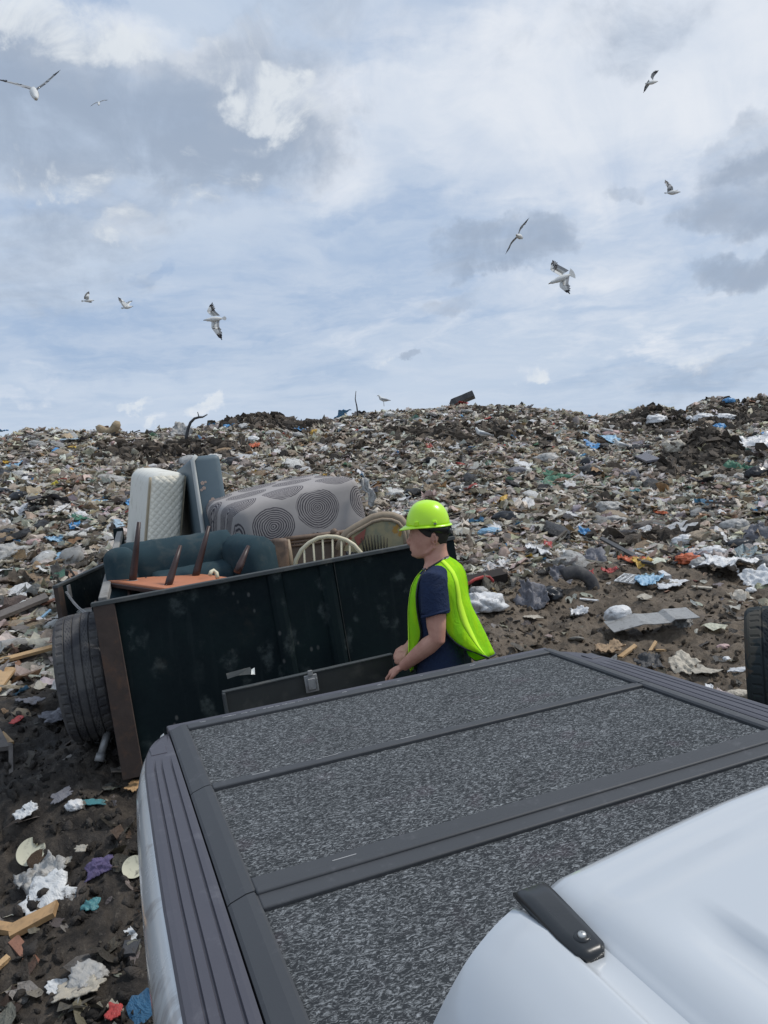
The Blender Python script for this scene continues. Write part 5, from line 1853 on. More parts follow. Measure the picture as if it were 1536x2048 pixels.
def vest_sheet(LL, MM, n=21, bow=2.4, wave=0.0):
    P = []
    m = len(LL)
    idx = np.linspace(0, m - 1, 30)
    def it(arr, t):
        return tuple(np.interp(t, range(m), [a[k] for a in arr]) for k in range(3))
    for t in idx:
        l = it(LL, t); c = it(MM, t)
        pl_, pm = q3(*l), q3(*c)
        aL, zL = (pl_ - hipw) @ F_, pl_[2]
        aM, zM = (pm - hipw) @ F_, pm[2]
        row = []
        for u in np.linspace(1, -1, n):
            k = abs(u) ** bow
            aa = aM + (aL - aM) * k
            zz = zM + (zL - zM) * k
            b = l[2] * (math.sin(u * math.pi / 2) if bow > 2 else u)
            wv = wave * math.sin(u * 7 + t * .6) * (t / m) ** 1.5
            row.append(hipw * (1, 1, 0) + F_ * (aa + wv) + L_ * b + U_ * zz)
        P.append(row)
    return np.array(P)


Pb = vest_sheet(backL, backM, 25, 2.4, .016)
frontL = [(853, 1139, .100), (842, 1152, .145), (836, 1168, .168), (833, 1190, .178), (834, 1215, .180), (838, 1242, .178), (842, 1262, .172), (841, 1276, .165), (835, 1292, .150), (831, 1315, .135), (830, 1338, .12)]
frontM = [(850, 1136, 0), (838, 1150, 0), (830, 1166, 0), (826, 1188, 0), (823, 1212, 0), (822.5, 1238, 0), (822.5, 1260, 0), (823, 1276, 0), (823.5, 1294, 0), (825, 1316, 0), (827, 1338, 0)]
Pf = vest_sheet(frontL, frontM, 25, 2.4, .004)
vm = MB()
vm.grid(Pb, 0, True, .0025)
vm.grid(Pf[:, ::-1], 0, True, .0025)
hemP = []
for k in range(6):
    t = k / 5
    tp = q3(932 + 50 * t, 1298 + 13 * t, -.02 + .02 * t)
    bt_ = q3(np.interp(t, [0, .4, 1], [938, 952, 981]), np.interp(t, [0, .4, 1], [1311, 1321, 1313]), -.13 + .06 * t)
    hemP.append([tp * (1 - f) + bt_ * f for f in (0, .33, .66, 1)])
hemP = np.array(hemP)
vm.grid(hemP, 0, True, .0025)
vest = vm.build('mesh_vest', M_vest, man)
mb = MB()
for Pk in (Pb, Pf):
    mb.tube(Pk[:, 0], .0062, 7).tube(Pk[:, -1], .0062, 7).tube(Pk[-1], .0062, 7)
mb.tube(hemP[:, -1], .0055, 7)
mb.tube(Pb[0], .0062, 7).tube(Pf[0], .0062, 7)
mb.build('black_edging', M_black, vest)
for Pk, off in ((Pb, -1), (Pf, 1)):
    for j in (5, 18):
        nn_v = np.cross(np.gradient(Pk, axis=0), np.gradient(Pk, axis=1)); nn_v /= (np.linalg.norm(nn_v, axis=2, keepdims=True) + 1e-9)
        if (nn_v[12, 12] @ F_) * off < 0: nn_v = -nn_v
        st_ = Pk[:, j:j + 3] + nn_v[:, j:j + 3] * .0028
        MB().grid(st_, 0, True, .0012).build('bright_tape', M_tape, vest)

# ------------------------------------------------------------------ gulls
M_gw = simple('gull_white_plumage', (0.62, 0.63, 0.62), 0.8, var=0.2, scale=20)
M_gg = simple('gull_grey_wing', (0.30, 0.31, 0.32), 0.8, var=0.25, scale=20)
M_gb = simple('gull_black_wingtip', (0.02, 0.02, 0.024), 0.7)
M_gy = simple('gull_bill', (0.16, 0.12, 0.06), 0.5)
GULLS = 'gulls flying above the dump'


def gull(label, dep, head, tail, wings, fan=0.05, k=1.0, group=GULLS, bodyw=None, tipn=4, grey=False, chord=0.17):
    """head, tail: (px, py, depth offset); wings: lists of (px, py, depth offset) shoulder, wrist, tip"""
    P3 = lambda q: at(q[0], q[1], dep + q[2])
    h, tl = P3(head), P3(tail)
    e = h - tl
    Lb = np.linalg.norm(e); e /= Lb
    bw = bodyw or 0.058 * k
    mb = MB()
    prof = [(0.0, .006), (.05, .30), (.16, .62), (.35, .95), (.52, 1.0), (.68, .86), (.78, .66), (.86, .60), (.93, .52), (.98, .30)]
    sh_ = np.mean([P3(w_[0]) for w_ in wings], axis=0)
    mb.tube([tl + e * Lb * t for t, _ in prof], [max(.004, bw * r_) for _, r_ in prof], 12, 0)
    mb.tube([h - e * .012, h + e * .028, h + e * .05 - (0, 0, .006)], [.014 * k, .010 * k, .003], 7, 3)
    # tail fan
    side = np.cross(e, P3(wings[0][-1]) - sh_)
    wd = P3(wings[0][-1]) - sh_
    wd = wd - e * (wd @ e); wd /= np.linalg.norm(wd)
    fp = [tl + e * .05 * k]
    for a in np.linspace(-1, 1, 9):
        fp.append(tl + e * .02 - e * (.11 * k * math.cos(a * .8)) + wd * a * fan * k)
    mb.add(fp, [(0, i, i + 1) for i in range(1, 9)], 0, True)
    for w_ in wings:
        s0, wr, tp_ = [P3(q) for q in w_]
        n = 15
        rows = []
        for i in range(n + 1):
            t = i / n
            # quadratic through shoulder, wrist, tip at t=.42
            if t < .42:
                c = s0 + (wr - s0) * (t / .42)
            else:
                c = wr + (tp_ - wr) * ((t - .42) / .58)
            if abs(t - .42) < .14:
                f = (t - .28) / .28
                c = (s0 + (wr - s0) * (.28 / .42)) * (1 - f) ** 2 + 2 * f * (1 - f) * wr + (wr + (tp_ - wr) * (.14 / .58)) * f * f
            ch = chord * k * (1.0 if t < .3 else (1 - ((t - .3) / .7) ** 1.5) * .93 + .07)
            along = (tp_ - s0) / np.linalg.norm(tp_ - s0)
            back = -e + along * (e @ along)
            back = back / np.linalg.norm(back)
            back = back + along * max(0, t - .45) * 0.9
            sweep = (0.03 if i % 2 and t > .5 else 0) * k
            th_ = .010 * (1 - t) + .003
            upn = np.cross(along, back); upn /= np.linalg.norm(upn)
            rows.append([c + e * .02, c + back * ch * .3 + upn * th_, c + back * ch * .65 + upn * th_ * .5, c + back * (ch + sweep)])
        rows = np.array(rows)
        P_ = rows
        for i in range(n):
            t = i / n
            mt_ = 2 if t > .76 else (1 if grey else 0)
            for j in range(3):
                mt2 = mt_ if j < 2 or mt_ == 2 else 1
                mb.add([P_[i, j], P_[i + 1, j], P_[i + 1, j + 1], P_[i, j + 1]], [(0, 1, 2, 3)], mt2, True)
        # parted tip feathers
        along = (tp_ - wr) / np.linalg.norm(tp_ - wr)
        back = -e + along * (e @ along); back /= np.linalg.norm(back)
        for f in range(tipn):
            p = tp_ - along * (.03 + f * .035) * k + back * .02 * f * k
            mb.add([p, p + along * .09 * k + back * .012 * f * k, p + along * (.085 - .01 * f) * k + back * (.022 + .012 * f) * k, p + back * .03 * k], [(0, 1, 2, 3)], 2)
    o = mb.build('gull', [M_gw, M_gg, M_gb, M_gy], None, org=(h + tl) / 2)
    bm = bmesh.new(); bm.from_mesh(o.data); bmesh.ops.remove_doubles(bm, verts=bm.verts, dist=0.0005); bm.to_mesh(o.data); bm.free()
    return props(o, label, 'gull', group)


gull('large gull gliding head-on with both wings raised in a wide V, high at far left', 15, (72, 198, -.25), (66, 176, .25), [[(74, 180, 0), (92, 168, -.05), (118, 143, .1)], [(62, 180, 0), (38, 172, -.05), (-2, 160, .1)]], .05, 1.0, grey=True, bodyw=.085)
gull('tiny dark distant gull just right of the wide-winged one', 34, (197, 210, -.2), (198, 204, .2), [[(199, 205, 0), (205, 202, 0), (214, 200.5, 0)], [(196, 205, 0), (190, 207, 0), (182, 212, 0)]], .05, 1.0, grey=True)
gull('leftmost of two small white gulls flapping low above the left skyline', 30, (186, 601, .1), (167, 602, -.1), [[(177, 600, 0), (177, 594, -.1), (178, 585, .0)], [(178, 600, .1), (181, 602, .5), (183, 605, .9)]], .04, 1.0)
gull('small white gull flapping with both wings up, between two others at lower left', 27, (264, 613, .1), (247, 616, -.1), [[(255, 612, -.05), (249, 604, -.1), (239, 596, -.1)], [(256, 612, .1), (259, 607, .3), (264, 602, .6)]], .04, 1.0)
gull('white gull banking to the left with wings held vertical over the mattress', 16, (411, 640, -.05), (445, 637, .05), [[(425, 632, 0), (415, 623, -.05), (422, 609, 0)], [(425, 643, 0), (424, 655, -.05), (440, 676, 0)]], .05, 0.95)
gull('slender gull on a long slanting wingspan above the fan-tailed gull', 18, (1033, 470, -.35), (1044, 476, .15), [[(1036, 470, 0), (1040, 455, -.05), (1056, 438, .1)], [(1034, 472, 0), (1023, 483, -.05), (1013, 504, .1)]], .035, 1.0, grey=True, chord=.13)
gull('white gull with spread fan tail and fingered black wingtips, right of centre', 14.5, (1101, 566, -.05), (1141, 549, .05), [[(1122, 551, 0), (1102, 540, -.05), (1104, 525, 0)], [(1122, 560, 0), (1120, 573, -.05), (1135, 585, 0)]], .11, 1.0, chord=.2)
gull('grey gull gliding diagonally at upper right, highest on that side', 24, (1314, 163, .1), (1294, 167, -.1), [[(1305, 161, 0), (1307, 153, 0), (1315, 144, 0)], [(1301, 166, 0), (1296, 173, 0), (1289, 183, 0)]], .03, 1.0, grey=True, chord=.14)
gull('grey gull in level flight with one wing raised, at the right edge above the slope', 20, (1358, 384, .05), (1334, 386, -.05), [[(1345, 383, 0), (1345, 374, -.05), (1333, 362, .1)], [(1346, 384, .1), (1350, 382, .5), (1356, 380, .9)]], .03, 1.0, grey=True)


def standing_gull(label, px, py, flip=1, s=1.0):
    p = hit(px, py)
    p = p + (0, 0, .02)
    rx = np.array((RW[0, 0], RW[1, 0], 0)); rx /= np.linalg.norm(rx)
    d = rx * flip
    mb = MB()
    mb.tube([p - d * .2 + (0, 0, .14), p - d * .1 + (0, 0, .16), p + (0, 0, .19), p + d * .1 + (0, 0, .24), p + d * .13 + (0, 0, .31), p + d * .15 + (0, 0, .36)], [.012, .05, .075, .06, .036, .03], 10, 0)
    mb.tube([p + d * .14 + (0, 0, .355), p + d * .19 + (0, 0, .345), p + d * .225 + (0, 0, .335)], [.016, .012, .004], 6, 3)
    for s_ in (-1, 1):
        sd_ = np.cross(d, (0, 0, 1)) * s_ * .06
        mb.tube([p + d * .07 + sd_ + (0, 0, .22), p - d * .1 + sd_ + (0, 0, .18), p - d * .26 + sd_ * .3 + (0, 0, .13)], [.035, .035, .006], 8, 1, flat=.4)
        mb.tube([p + sd_ * .5 + (0, 0, .14), p + sd_ * .5 - (0, 0, .05)], .008, 5, 3)
    o = mb.build('gull', [M_gw, M_gg, M_gb, M_gy], None, org=p)
    return props(o, label, 'gull', 'gulls standing on the trash')


standing_gull('gull standing on the skyline crest, left of the black boards', 768, 811, -1)
standing_gull('white gull standing on the dark mud patch below the crest', 966, 884, -1)
standing_gull('white gull standing right of the bright blue torn film', 1244, 906, -1)
# ------------------------------------------------------------------ pieces of trash one can pick out
def frame_at(p, head=None, tilt=0.0):
    n = tnormal(p)
    a = rng.random() * 6.28 if head is None else head
    x = np.array((math.cos(a), math.sin(a), 0))
    x = x - n * (x @ n); x /= np.linalg.norm(x)
    y = np.cross(n, x)
    if tilt:
        c, s = math.cos(tilt), math.sin(tilt)
        n, y = n * c - y * s, y * c + n * s
    return np.stack([x, y, n])


def axis_px(p, ang):
    """in-ground direction that runs at the angle ang (degrees, counter-clockwise from the right) as seen in the photo"""
    r_ = np.array((RW[0, 0], RW[1, 0], RW[2, 0])); u_ = -np.array((RW[0, 1], RW[1, 1], RW[2, 1]))
    n = tnormal(p)
    v = CAM - p; v /= np.linalg.norm(v)
    d = r_ * math.cos(math.radians(ang)) + u_ * math.sin(math.radians(ang))
    d = d - v * ((d @ n) / max(0.12, v @ n))
    return d / np.linalg.norm(d)


def sheet_pts(w_, l_, amp, seed, n=14, folds=3):
    g = np.random.default_rng(seed)
    u, v = np.meshgrid(np.linspace(-.5, .5, n), np.linspace(-.5, .5, n), indexing='ij')
    ang = np.arctan2(v, u)
    wob = 1 + 0.09 * np.sin(ang * 2 + g.random() * 6) + 0.07 * np.sin(ang * 5 + g.random() * 6) + 0.42 * (vnoise(np.cos(ang) * 3.1 + g.random() * 90, np.sin(ang) * 3.1 + seed) - .5) + 0.22 * (vnoise(np.cos(ang) * 9 + g.random() * 90, np.sin(ang) * 9 + seed) - .5)
    sq = np.maximum(np.abs(u), np.abs(v)) + 1e-6
    rad = np.hypot(u, v) + 1e-6
    k = (0.3 * sq / rad + 0.7) * wob
    X, Y = u * k, v * k
    Z = np.zeros_like(X)
    for _ in range(folds * 2):
        a = g.random() * math.pi
        d = X * math.cos(a) + Y * math.sin(a) - g.uniform(-.4, .4)
        Z += g.uniform(.25, 1) * np.abs(d) * g.choice((-1, 1))
    Z += fbm(X * 6 + seed, Y * 6, seed % 97, 3) * 1.6 + np.abs(fbm(X * 13 + seed, Y * 13, seed % 89, 2)) * 0.9
    Z -= Z.min()
    Z = Z / (Z.max() + 1e-6)
    return np.stack([X * w_, Y * l_, Z * amp], -1)


def bag_pts(seed, sub=4, ridg=0.22, flat=0.6):
    g = np.random.default_rng(seed)
    bm = bmesh.new()
    bmesh.ops.create_icosphere(bm, subdivisions=sub, radius=0.5)
    P = np.array([v.co[:] for v in bm.verts])
    F = [[v.index for v in f.verts] for f in bm.faces]
    bm.free()
    n = P / 0.5
    k = np.zeros(len(P))
    for _ in range(7):
        d = g.normal(size=3); d /= np.linalg.norm(d)
        k += g.uniform(.3, 1) * (np.abs(np.sin(n @ d * g.uniform(2.2, 6) + g.random() * 6)) - .6)
    for _ in range(6):
        d = g.normal(size=3); d /= np.linalg.norm(d)
        k += g.uniform(.3, .7) * (np.abs(np.sin(n @ d * g.uniform(7, 13) + 2 * np.sin(n @ np.roll(d, 1) * 4) + g.random() * 6)) - .6)
    k += 0.6 * np.sin(n[:, 0] * 3 + g.random() * 6) + g.normal(0, .10, len(P))
    P = P * (1 + ridg * k * .5)[:, None]
    P[:, 2] *= flat
    P[:, 2] = np.maximum(P[:, 2], -0.22 * flat)
    return P, F


def dim(px_w, p):
    return px_w * depth_of(p) / FPX


def put_sheet(px, py, wpx, lpx, ang, label, cat, mat, name='torn_sheet', amp=.35, n=18, group=None, lift=.03, folds=3, tilt=None):
    p = hit(px, py)
    if py > 1280: lift = .035
    x_ = axis_px(p, ang)
    nn_ = tnormal(p)
    v = CAM - p; v /= np.linalg.norm(v)
    if tilt is not None:
        nn_ = nn_ * (1 - tilt) + v * tilt; nn_ /= np.linalg.norm(nn_)
    x_ = x_ - nn_ * (x_ @ nn_); x_ /= np.linalg.norm(x_)
    y_ = np.cross(nn_, x_)
    ax = np.stack([x_, y_, nn_])
    kz = 1.2 if py > 1500 else 0.92
    w_, l_ = kz * dim(wpx, p), kz * dim(lpx, p) / max(.35, (v @ nn_))
    S = sheet_pts(w_, l_, amp * min(w_, l_), int(px * 7 + py), n, folds)
    Q = p + S @ ax + nn_ * lift
    o = MB().grid(Q, 0, True, .006).build(name, mat, None, org=p)
    return props(o, label, cat, group)


def put_bag(px, py, wpx, hpx, label, cat, mat, name='plastic_bag', ridg=.22, group=None, ang=None, flat=.75, lift=.25):
    p = hit(px, py)
    w_, h_ = dim(wpx, p), dim(hpx, p)
    P, F = bag_pts(int(px * 13 + py), 4, ridg, 1.0)
    rx = np.array((RW[0, 0], RW[1, 0], 0)); rx /= np.linalg.norm(rx)
    ax = np.stack([rx, np.cross((0, 0, 1), rx), (0, 0, 1)])
    if ang:
        a = math.radians(ang)
        ax = np.stack([ax[0] * math.cos(a) + ax[2] * math.sin(a), ax[1], ax[2] * math.cos(a) - ax[0] * math.sin(a)])
    Q = p + (P * (w_, min(w_, h_ * 1.6) * .8, h_)) @ ax + np.array((0, 0, h_ * lift))
    o = MB().add(Q, F, 0, True).build(name, mat, None, org=p)
    return props(o, label, cat, group)


def put_board(x0, y0, x1, y1, wpx, label, cat, mat, name='board', th=.025, lift0=.04, lift1=.06, group=None, bev=.004):
    a, b = hit(x0, y0), hit(x1, y1)
    n = tnormal((a + b) / 2)
    a, b = a + n * lift0, b + n * lift1
    w_ = dim(wpx, (a + b) / 2)
    v = CAM - (a + b) / 2; v /= np.linalg.norm(v)
    e = (b - a); L = np.linalg.norm(e); e /= L
    s = np.cross(n, e); s /= np.linalg.norm(s)
    cosv = abs(np.cross(e, v) @ s) if False else 1.0
    up = np.cross(e, s)
    # slightly irregular plank with a split end
    mb = MB()
    k = 7
    top = []
    for i in range(k):
        t = i / (k - 1)
        jw = 1 + rng.normal(0, .03)
        c = a + e * L * t
        top.append((c - s * w_ / 2 * jw, c + s * w_ / 2 * jw))
    top[-1] = (top[-1][0] - e * L * .06, top[-1][1] + e * L * .03)
    top[0] = (top[0][0] + e * L * .02, top[0][1] - e * L * .03)
    vs = [p for q in top for p in q] + [p - up * th for q in top for p in q]
    m = 2 * k
    fs = [(2 * i, 2 * i + 1, 2 * i + 3, 2 * i + 2) for i in range(k - 1)] + [(m + 2 * i, m + 2 * i + 2, m + 2 * i + 3, m + 2 * i + 1) for i in range(k - 1)]
    fs += [(2 * i, 2 * i + 2, m + 2 * i + 2, m + 2 * i) for i in range(k - 1)] + [(2 * i + 1, m + 2 * i + 1, m + 2 * i + 3, 2 * i + 3) for i in range(k - 1)]
    fs += [(0, m, m + 1, 1), (2 * k - 2, 2 * k - 1, m + 2 * k - 1, m + 2 * k - 2)]
    mb.add(vs, fs)
    o = mb.build(name, mat, None, org=(a + b) / 2)
    return props(o, label, cat, group)


W_dirty = dirty('muddied_white_plastic', (0.62, 0.63, 0.63), 0.4, dirt_amt=.92, dscale=7, var=.2)
W_clean = dirty('white_film', (0.64, 0.645, 0.65), 0.4, dirt_amt=.5, var=.2)
W_grey = dirty('grey_film', (0.36, 0.355, 0.34), 0.45, dirt_amt=.8)
W_beige = dirty('beige_film', (0.42, 0.38, 0.31), 0.5, dirt_amt=.6)
W_purple = dirty('purple_cloth', (0.11, 0.088, 0.18), 0.8, dirt_amt=.7)
W_cyan = dirty('turquoise_plastic', (0.06, 0.20, 0.22), 0.5, dirt_amt=.75)
W_blue = dirty('blue_film', (0.07, 0.26, 0.52), 0.4, dirt_amt=.5)
W_lblue = dirty('pale_blue_film', (0.24, 0.42, 0.58), 0.4, dirt_amt=.5)
W_red = dirty('red_plastic', (0.38, 0.045, 0.04), 0.5, dirt_amt=.6)
W_orange = dirty('orange_red_bag', (0.52, 0.12, 0.045), 0.5, dirt_amt=.5)
W_yellow = dirty('yellow_bag', (0.55, 0.34, 0.06), 0.5, dirt_amt=.6)
W_green = dirty('green_net', (0.055, 0.17, 0.105), 0.6, dirt_amt=.75)
W_black = simple('black_bin_bag', (0.012, 0.013, 0.016), 0.32, var=.5)
W_char = dirty('charcoal_board', (0.045, 0.046, 0.05), 0.6, dirt_amt=.6)
W_pine = dirty('broken_pine', crumple=False, rgb=(0.42, 0.26, 0.125), rough=0.7, dirt_amt=.35, scale=30, var=.5)
W_pine2 = dirty('pale_lath', (0.47, 0.31, 0.16), 0.7, dirt_amt=.3, scale=30, var=.4)
W_rose = dirty('reddish_timber', (0.24, 0.115, 0.075), 0.75, dirt_amt=.5, scale=30)
W_gwood = dirty('grey_driftwood', (0.13, 0.115, 0.105), 0.85, dirt_amt=.5, scale=24, var=.6)
W_slate = dirty('slate_panel', (0.15, 0.15, 0.17), 0.6, dirt_amt=.55)
W_alu = dirty('dull_sheet_metal', (0.28, 0.28, 0.275), 0.45, dirt_amt=.5)
W_cream = dirty('cream_plate', (0.55, 0.53, 0.40), 0.35, crumple=False, dirt_amt=.85, dscale=9, var=.2)
W_tan = dirty('tan_cardboard', (0.34, 0.24, 0.15), 0.85, dirt_amt=.4)
W_pink = dirty('pink_film', (0.45, 0.31, 0.29), 0.5, dirt_amt=.45)


def camo_material():
    m_, t = mat_new('mud_caked_rubber')
    oc = t.n('ShaderNodeTexCoord').outputs['Object']
    a = t.noise(oc, 4.0, 3, 0.5, 0.6)
    b = t.noise(t.vm('ADD', oc, (3, 5, 1)), 5.0, 3, 0.5, 0.6)
    c = t.noise(t.vm('ADD', oc, (8, 2, 4)), 4.0, 3, 0.5, 0.6)
    col = t.mix(t.sm(a, 0.46, 0.50), (0.030, 0.037, 0.040, 1), (0.065, 0.062, 0.055, 1))
    col = t.mix(t.sm(b, 0.53, 0.57), col, (0.085, 0.066, 0.052, 1))
    col = t.mix(t.sm(c, 0.56, 0.60), col, (0.016, 0.020, 0.024, 1))
    return finish(m_, t, col, 0.9, 0, t.noise(oc, 30, 4, 0.6), 0.4, 0.006, 0.2)


# --- foreground mud, lower left
def plate(px, py, wpx, label, tilt, broken=0.0, mat=None):
    p = hit(px, py)
    r = dim(wpx, p) / 2
    v = CAM - p; v /= np.linalg.norm(v)
    n = tnormal(p) * (1 - tilt) + v * tilt; n /= np.linalg.norm(n)
    x = np.cross((0, 1, 0), n); x /= np.linalg.norm(x)
    y = np.cross(n, x)
    mb = MB()
    rings = []
    na = 40
    for (rr, h) in ((.02, .0), (.55, .0), (.68, .012), (.97, .028), (1.0, .032), (.985, .022), (.7, -.004), (.5, -.012), (.02, -.012)):
        ring_ = []
        for k in range(na):
            a = 2 * math.pi * k / na
            q = rr
            if broken and 0.2 < a < 0.2 + broken and rr > .5: q = min(rr, .55 + .1 * math.sin(a * 23))
            ring_.append(p + n * (.035 + h * r * 3) + x * math.cos(a) * r * q + y * math.sin(a) * r * q)
        rings.append(ring_)
    mb.loft(rings, 0, True, True)
    return props(mb.build('plate', mat or W_cream, None, org=p), label, 'plate')


plate(66, 1708, 56, 'round cream plate lying mud-spattered left of the truck', .35, 0.9)
plate(270, 1740, 46, 'cream plate half hidden beside the white truck bed', .45, 0.0)
put_sheet(108, 1805, 84, 62, -20, 'jagged muddy white plastic sheet in the mud at lower left', 'plastic sheet', W_dirty, 'plastic_sheet', .18, folds=2, tilt=.45)
put_sheet(92, 1772, 70, 50, 40, 'crumpled grey film behind the jagged white plastic sheet', 'plastic film', W_grey, 'plastic_film', .5)
put_sheet(203, 1744, 46, 22, 25, 'purple cloth scrap in the dark mud', 'cloth', W_purple, 'cloth_scrap', .45, tilt=.3)
put_sheet(185, 1824, 27, 15, 10, 'turquoise plastic scrap trodden into the mud', 'plastic scrap', W_cyan, 'plastic_scrap', .5)
put_sheet(188, 1614, 40, 8, 3, 'thin green plastic strip in the black mud', 'plastic strip', W_cyan, 'plastic_strip', .2)
put_bag(149, 1618, 34, 24, 'small crumpled white and teal wrapper ball in the black mud', 'wrapper', W_clean, 'wrapper')
put_sheet(57, 1632, 34, 18, 35, 'small white scrap above the round plate', 'paper scrap', W_dirty, 'paper_scrap', .3)
put_sheet(113, 1981, 22, 30, 80, 'torn white card near the bottom of the mud', 'card', W_dirty, 'torn_card', .12, folds=1, tilt=.5)
put_sheet(180, 1968, 46, 50, 60, 'mottled grey and white film near the bottom of the mud', 'plastic film', W_grey, 'plastic_film', .35, tilt=.3)
put_sheet(160, 1995, 70, 26, 15, 'flat dirty beige film below the mottled film', 'plastic film', W_beige, 'plastic_film', .25)
put_board(245, 1852, 278, 1890, 15, 'short white slotted plastic bar beside the truck', 'plastic bar', W_dirty, 'plastic_bar', .03, .03, .03)
put_board(22, 1878, 118, 1838, 34, 'wide broken pine board in the lower left mud', 'board', W_pine, 'board', .03, .05, .08)
put_board(-40, 1860, 45, 1882, 22, 'pine board running off the left edge at lower left', 'board', W_pine, 'board', .03, .05, .07)
put_board(30, 1893, 76, 1945, 22, 'short reddish timber offcut below the pine boards', 'board', W_rose, 'board', .035, .05, .04)
put_board(-10, 1950, 20, 1928, 14, 'small pine offcut at the very left edge near the bottom', 'board', W_pine2, 'board', .02, .04, .05)
put_board(-20, 1340, 118, 1307, 12, 'long narrow tan lath lying toward the trailer tyre', 'lath', W_pine2, 'lath', .03, .08, .10)
put_board(-30, 1258, 96, 1216, 26, 'broad grey weathered plank left of the open gate', 'plank', W_gwood, 'plank', .04, .10, .16)
put_board(20, 1262, 78, 1286, 30, 'grey-brown panel lying below the broad plank', 'panel', W_gwood, 'flat_sheet', .02, .08, .08)
put_board(84, 1224, 120, 1213, 8, 'thin orange-brown stick touching the open gate', 'stick', W_rose, 'stick', .02, .1, .12)
put_board(-20, 1408, 24, 1364, 30, 'pale plywood corner at the left edge beside the tyre', 'plywood', W_pine2, 'plywood', .02, .08, .14)
put_board(-10, 1470, 12, 1520, 20, 'brown broken board at the left edge over black mud', 'board', W_gwood, 'board', .03, .06, .1)
put_board(2, 1478, 22, 1500, 14, 'small pale splintered board at the left edge', 'board', W_pine2, 'board', .02, .05, .06)
put_board(22, 1545, 30, 1515, 8, 'short upright grey stake in the mud at far left', 'stake', W_gwood, 'stake', .03, .0, .12)
put_sheet(122, 1440, 60, 36, -15, 'slate-grey torn panel lying left of the tyre', 'panel', W_slate, 'torn_slate', .2, folds=1)
put_sheet(60, 1414, 46, 20, 10, 'dull purple-grey film strip near the tyre', 'plastic film', W_slate, 'plastic_film', .3)
put_sheet(35, 1450, 18, 12, 0, 'small white and red scrap on the black mud', 'scrap', W_red, 'plastic_scrap', .3)
put_board(252, 1914, 282, 1908, 34, 'charcoal roofing piece wedged beside the truck', 'roofing piece', W_char, 'roofing_piece', .02, .06, .05)
put_sheet(232, 2041, 26, 16, 0, 'red plastic scrap at the bottom edge of the mud', 'plastic scrap', W_red, 'plastic_scrap', .4)
put_sheet(268, 1582, 22, 14, -10, 'small orange-brown wood chip behind the bed corner', 'wood chip', W_pine, 'wood_chip', .2)
put_sheet(125, 1600, 34, 14, 30, 'thin brown shard pointing up from the black mud', 'shard', W_slate, 'shard', .25)
put_sheet(140, 1730, 18, 8, 20, 'tiny pale shard in the mud between the plates', 'shard', W_beige, 'shard', .2)
put_sheet(168, 1705, 12, 14, 60, 'small beige chip in the mud right of the round plate', 'chip', W_beige, 'chip', .2)
# grey pipe under the tyre: two sections
p0, p1 = hit(200, 1538) + (0, 0, .05), at(216, 1462, 4.95)
pi = thing('metal_pipe', p0, 'short grey metal pipe propped under the trailer tyre', 'pipe')
MB().tube([p0, p0 * .75 + p1 * .25], .031, 14).build('sleeve', M_galv, pi)
MB().tube([p0 * .76 + p1 * .24, p1], .024, 14).build('tube', M_galv, pi)

# --- behind the truck on the right
put_bag(966, 1222, 76, 50, 'big crumpled white plastic bag just behind the vest', 'plastic bag', W_clean, ridg=.34)
put_bag(960, 1194, 44, 26, 'grey knotted bag with red tie above the big white bag', 'plastic bag', W_grey)
p = [hit(x_, y_) + (0, 0, .20) for x_, y_ in ((936, 1202), (952, 1191), (968, 1186), (982, 1186), (990, 1195))]
props(MB().tube(p, .022, 6, flat=.3).build('red_strap', W_red, None, org=p[2]), 'red strap lying over the grey knotted bag', 'strap')
put_board(925, 1178, 1012, 1160, 30, 'dark brown beam lying behind the vest', 'beam', simple('brown_black_beam', (0.022, 0.016, 0.014), .9), 'beam', .12, .12, .14)
put_sheet(1066, 1207, 64, 50, 35, 'grey and black flapping plastic sheet right of the white bag', 'plastic sheet', W_slate, 'plastic_sheet', .6, tilt=.3)
put_bag(1092, 1200, 56, 34, 'black torn bin bag in front of the curved tyre piece', 'bin bag', W_black, ridg=.4)
put_sheet(1120, 1160, 50, 44, 60, 'upright grey plastic panel behind the curved tyre piece', 'plastic panel', W_slate, 'torn_plastic', .25, folds=1, tilt=.6)
# half-buried tyre
p = hit(1160, 1190)
tr = []
for a in np.linspace(-.5, 2.6, 20):
    rx = np.array((RW[0, 0], RW[1, 0], 0)); rx /= np.linalg.norm(rx)
    tr.append(p + rx * (-.02 + .26 * math.sin(a)) + np.array((0, 0, 1)) * (.02 + .26 * math.cos(a)) + np.array((0, .1, 0)))
props(MB().tube(tr, [.085] * 20, 14, flat=.7).build('half_tyre', M_tyre, None, org=p), 'worn black tyre half buried in the mud behind the truck', 'tyre')
put_sheet(1190, 1125, 64, 40, -35, 'grey plastic panel leaning on the red wrappers', 'plastic panel', W_slate, 'torn_plastic', .2, folds=1, tilt=.5)
put_board(1205, 1098, 1300, 1150, 12, 'long dark bent strip crossing the colourful wrappers', 'strip', W_char, 'strip', .03, .18, .16)
put_sheet(1284, 1135, 34, 15, 5, 'orange and yellow wrapper pile right of the dark strip', 'wrapper', W_yellow, 'wrapper', .6)
put_sheet(1262, 1128, 26, 20, 15, 'red-orange wrapper beside the yellow one', 'wrapper', W_orange, 'wrapper', .6)
put_bag(1376, 1126, 48, 24, 'bright orange-red bag on the mud at right', 'plastic bag', W_orange, ridg=.4)
put_bag(1400, 1134, 36, 26, 'pale translucent bag touching the orange-red bag', 'plastic bag', W_grey)
put_sheet(1296, 1170, 40, 22, -8, 'light blue film scrap beside a white grid', 'plastic film', W_lblue, 'plastic_film', .5)
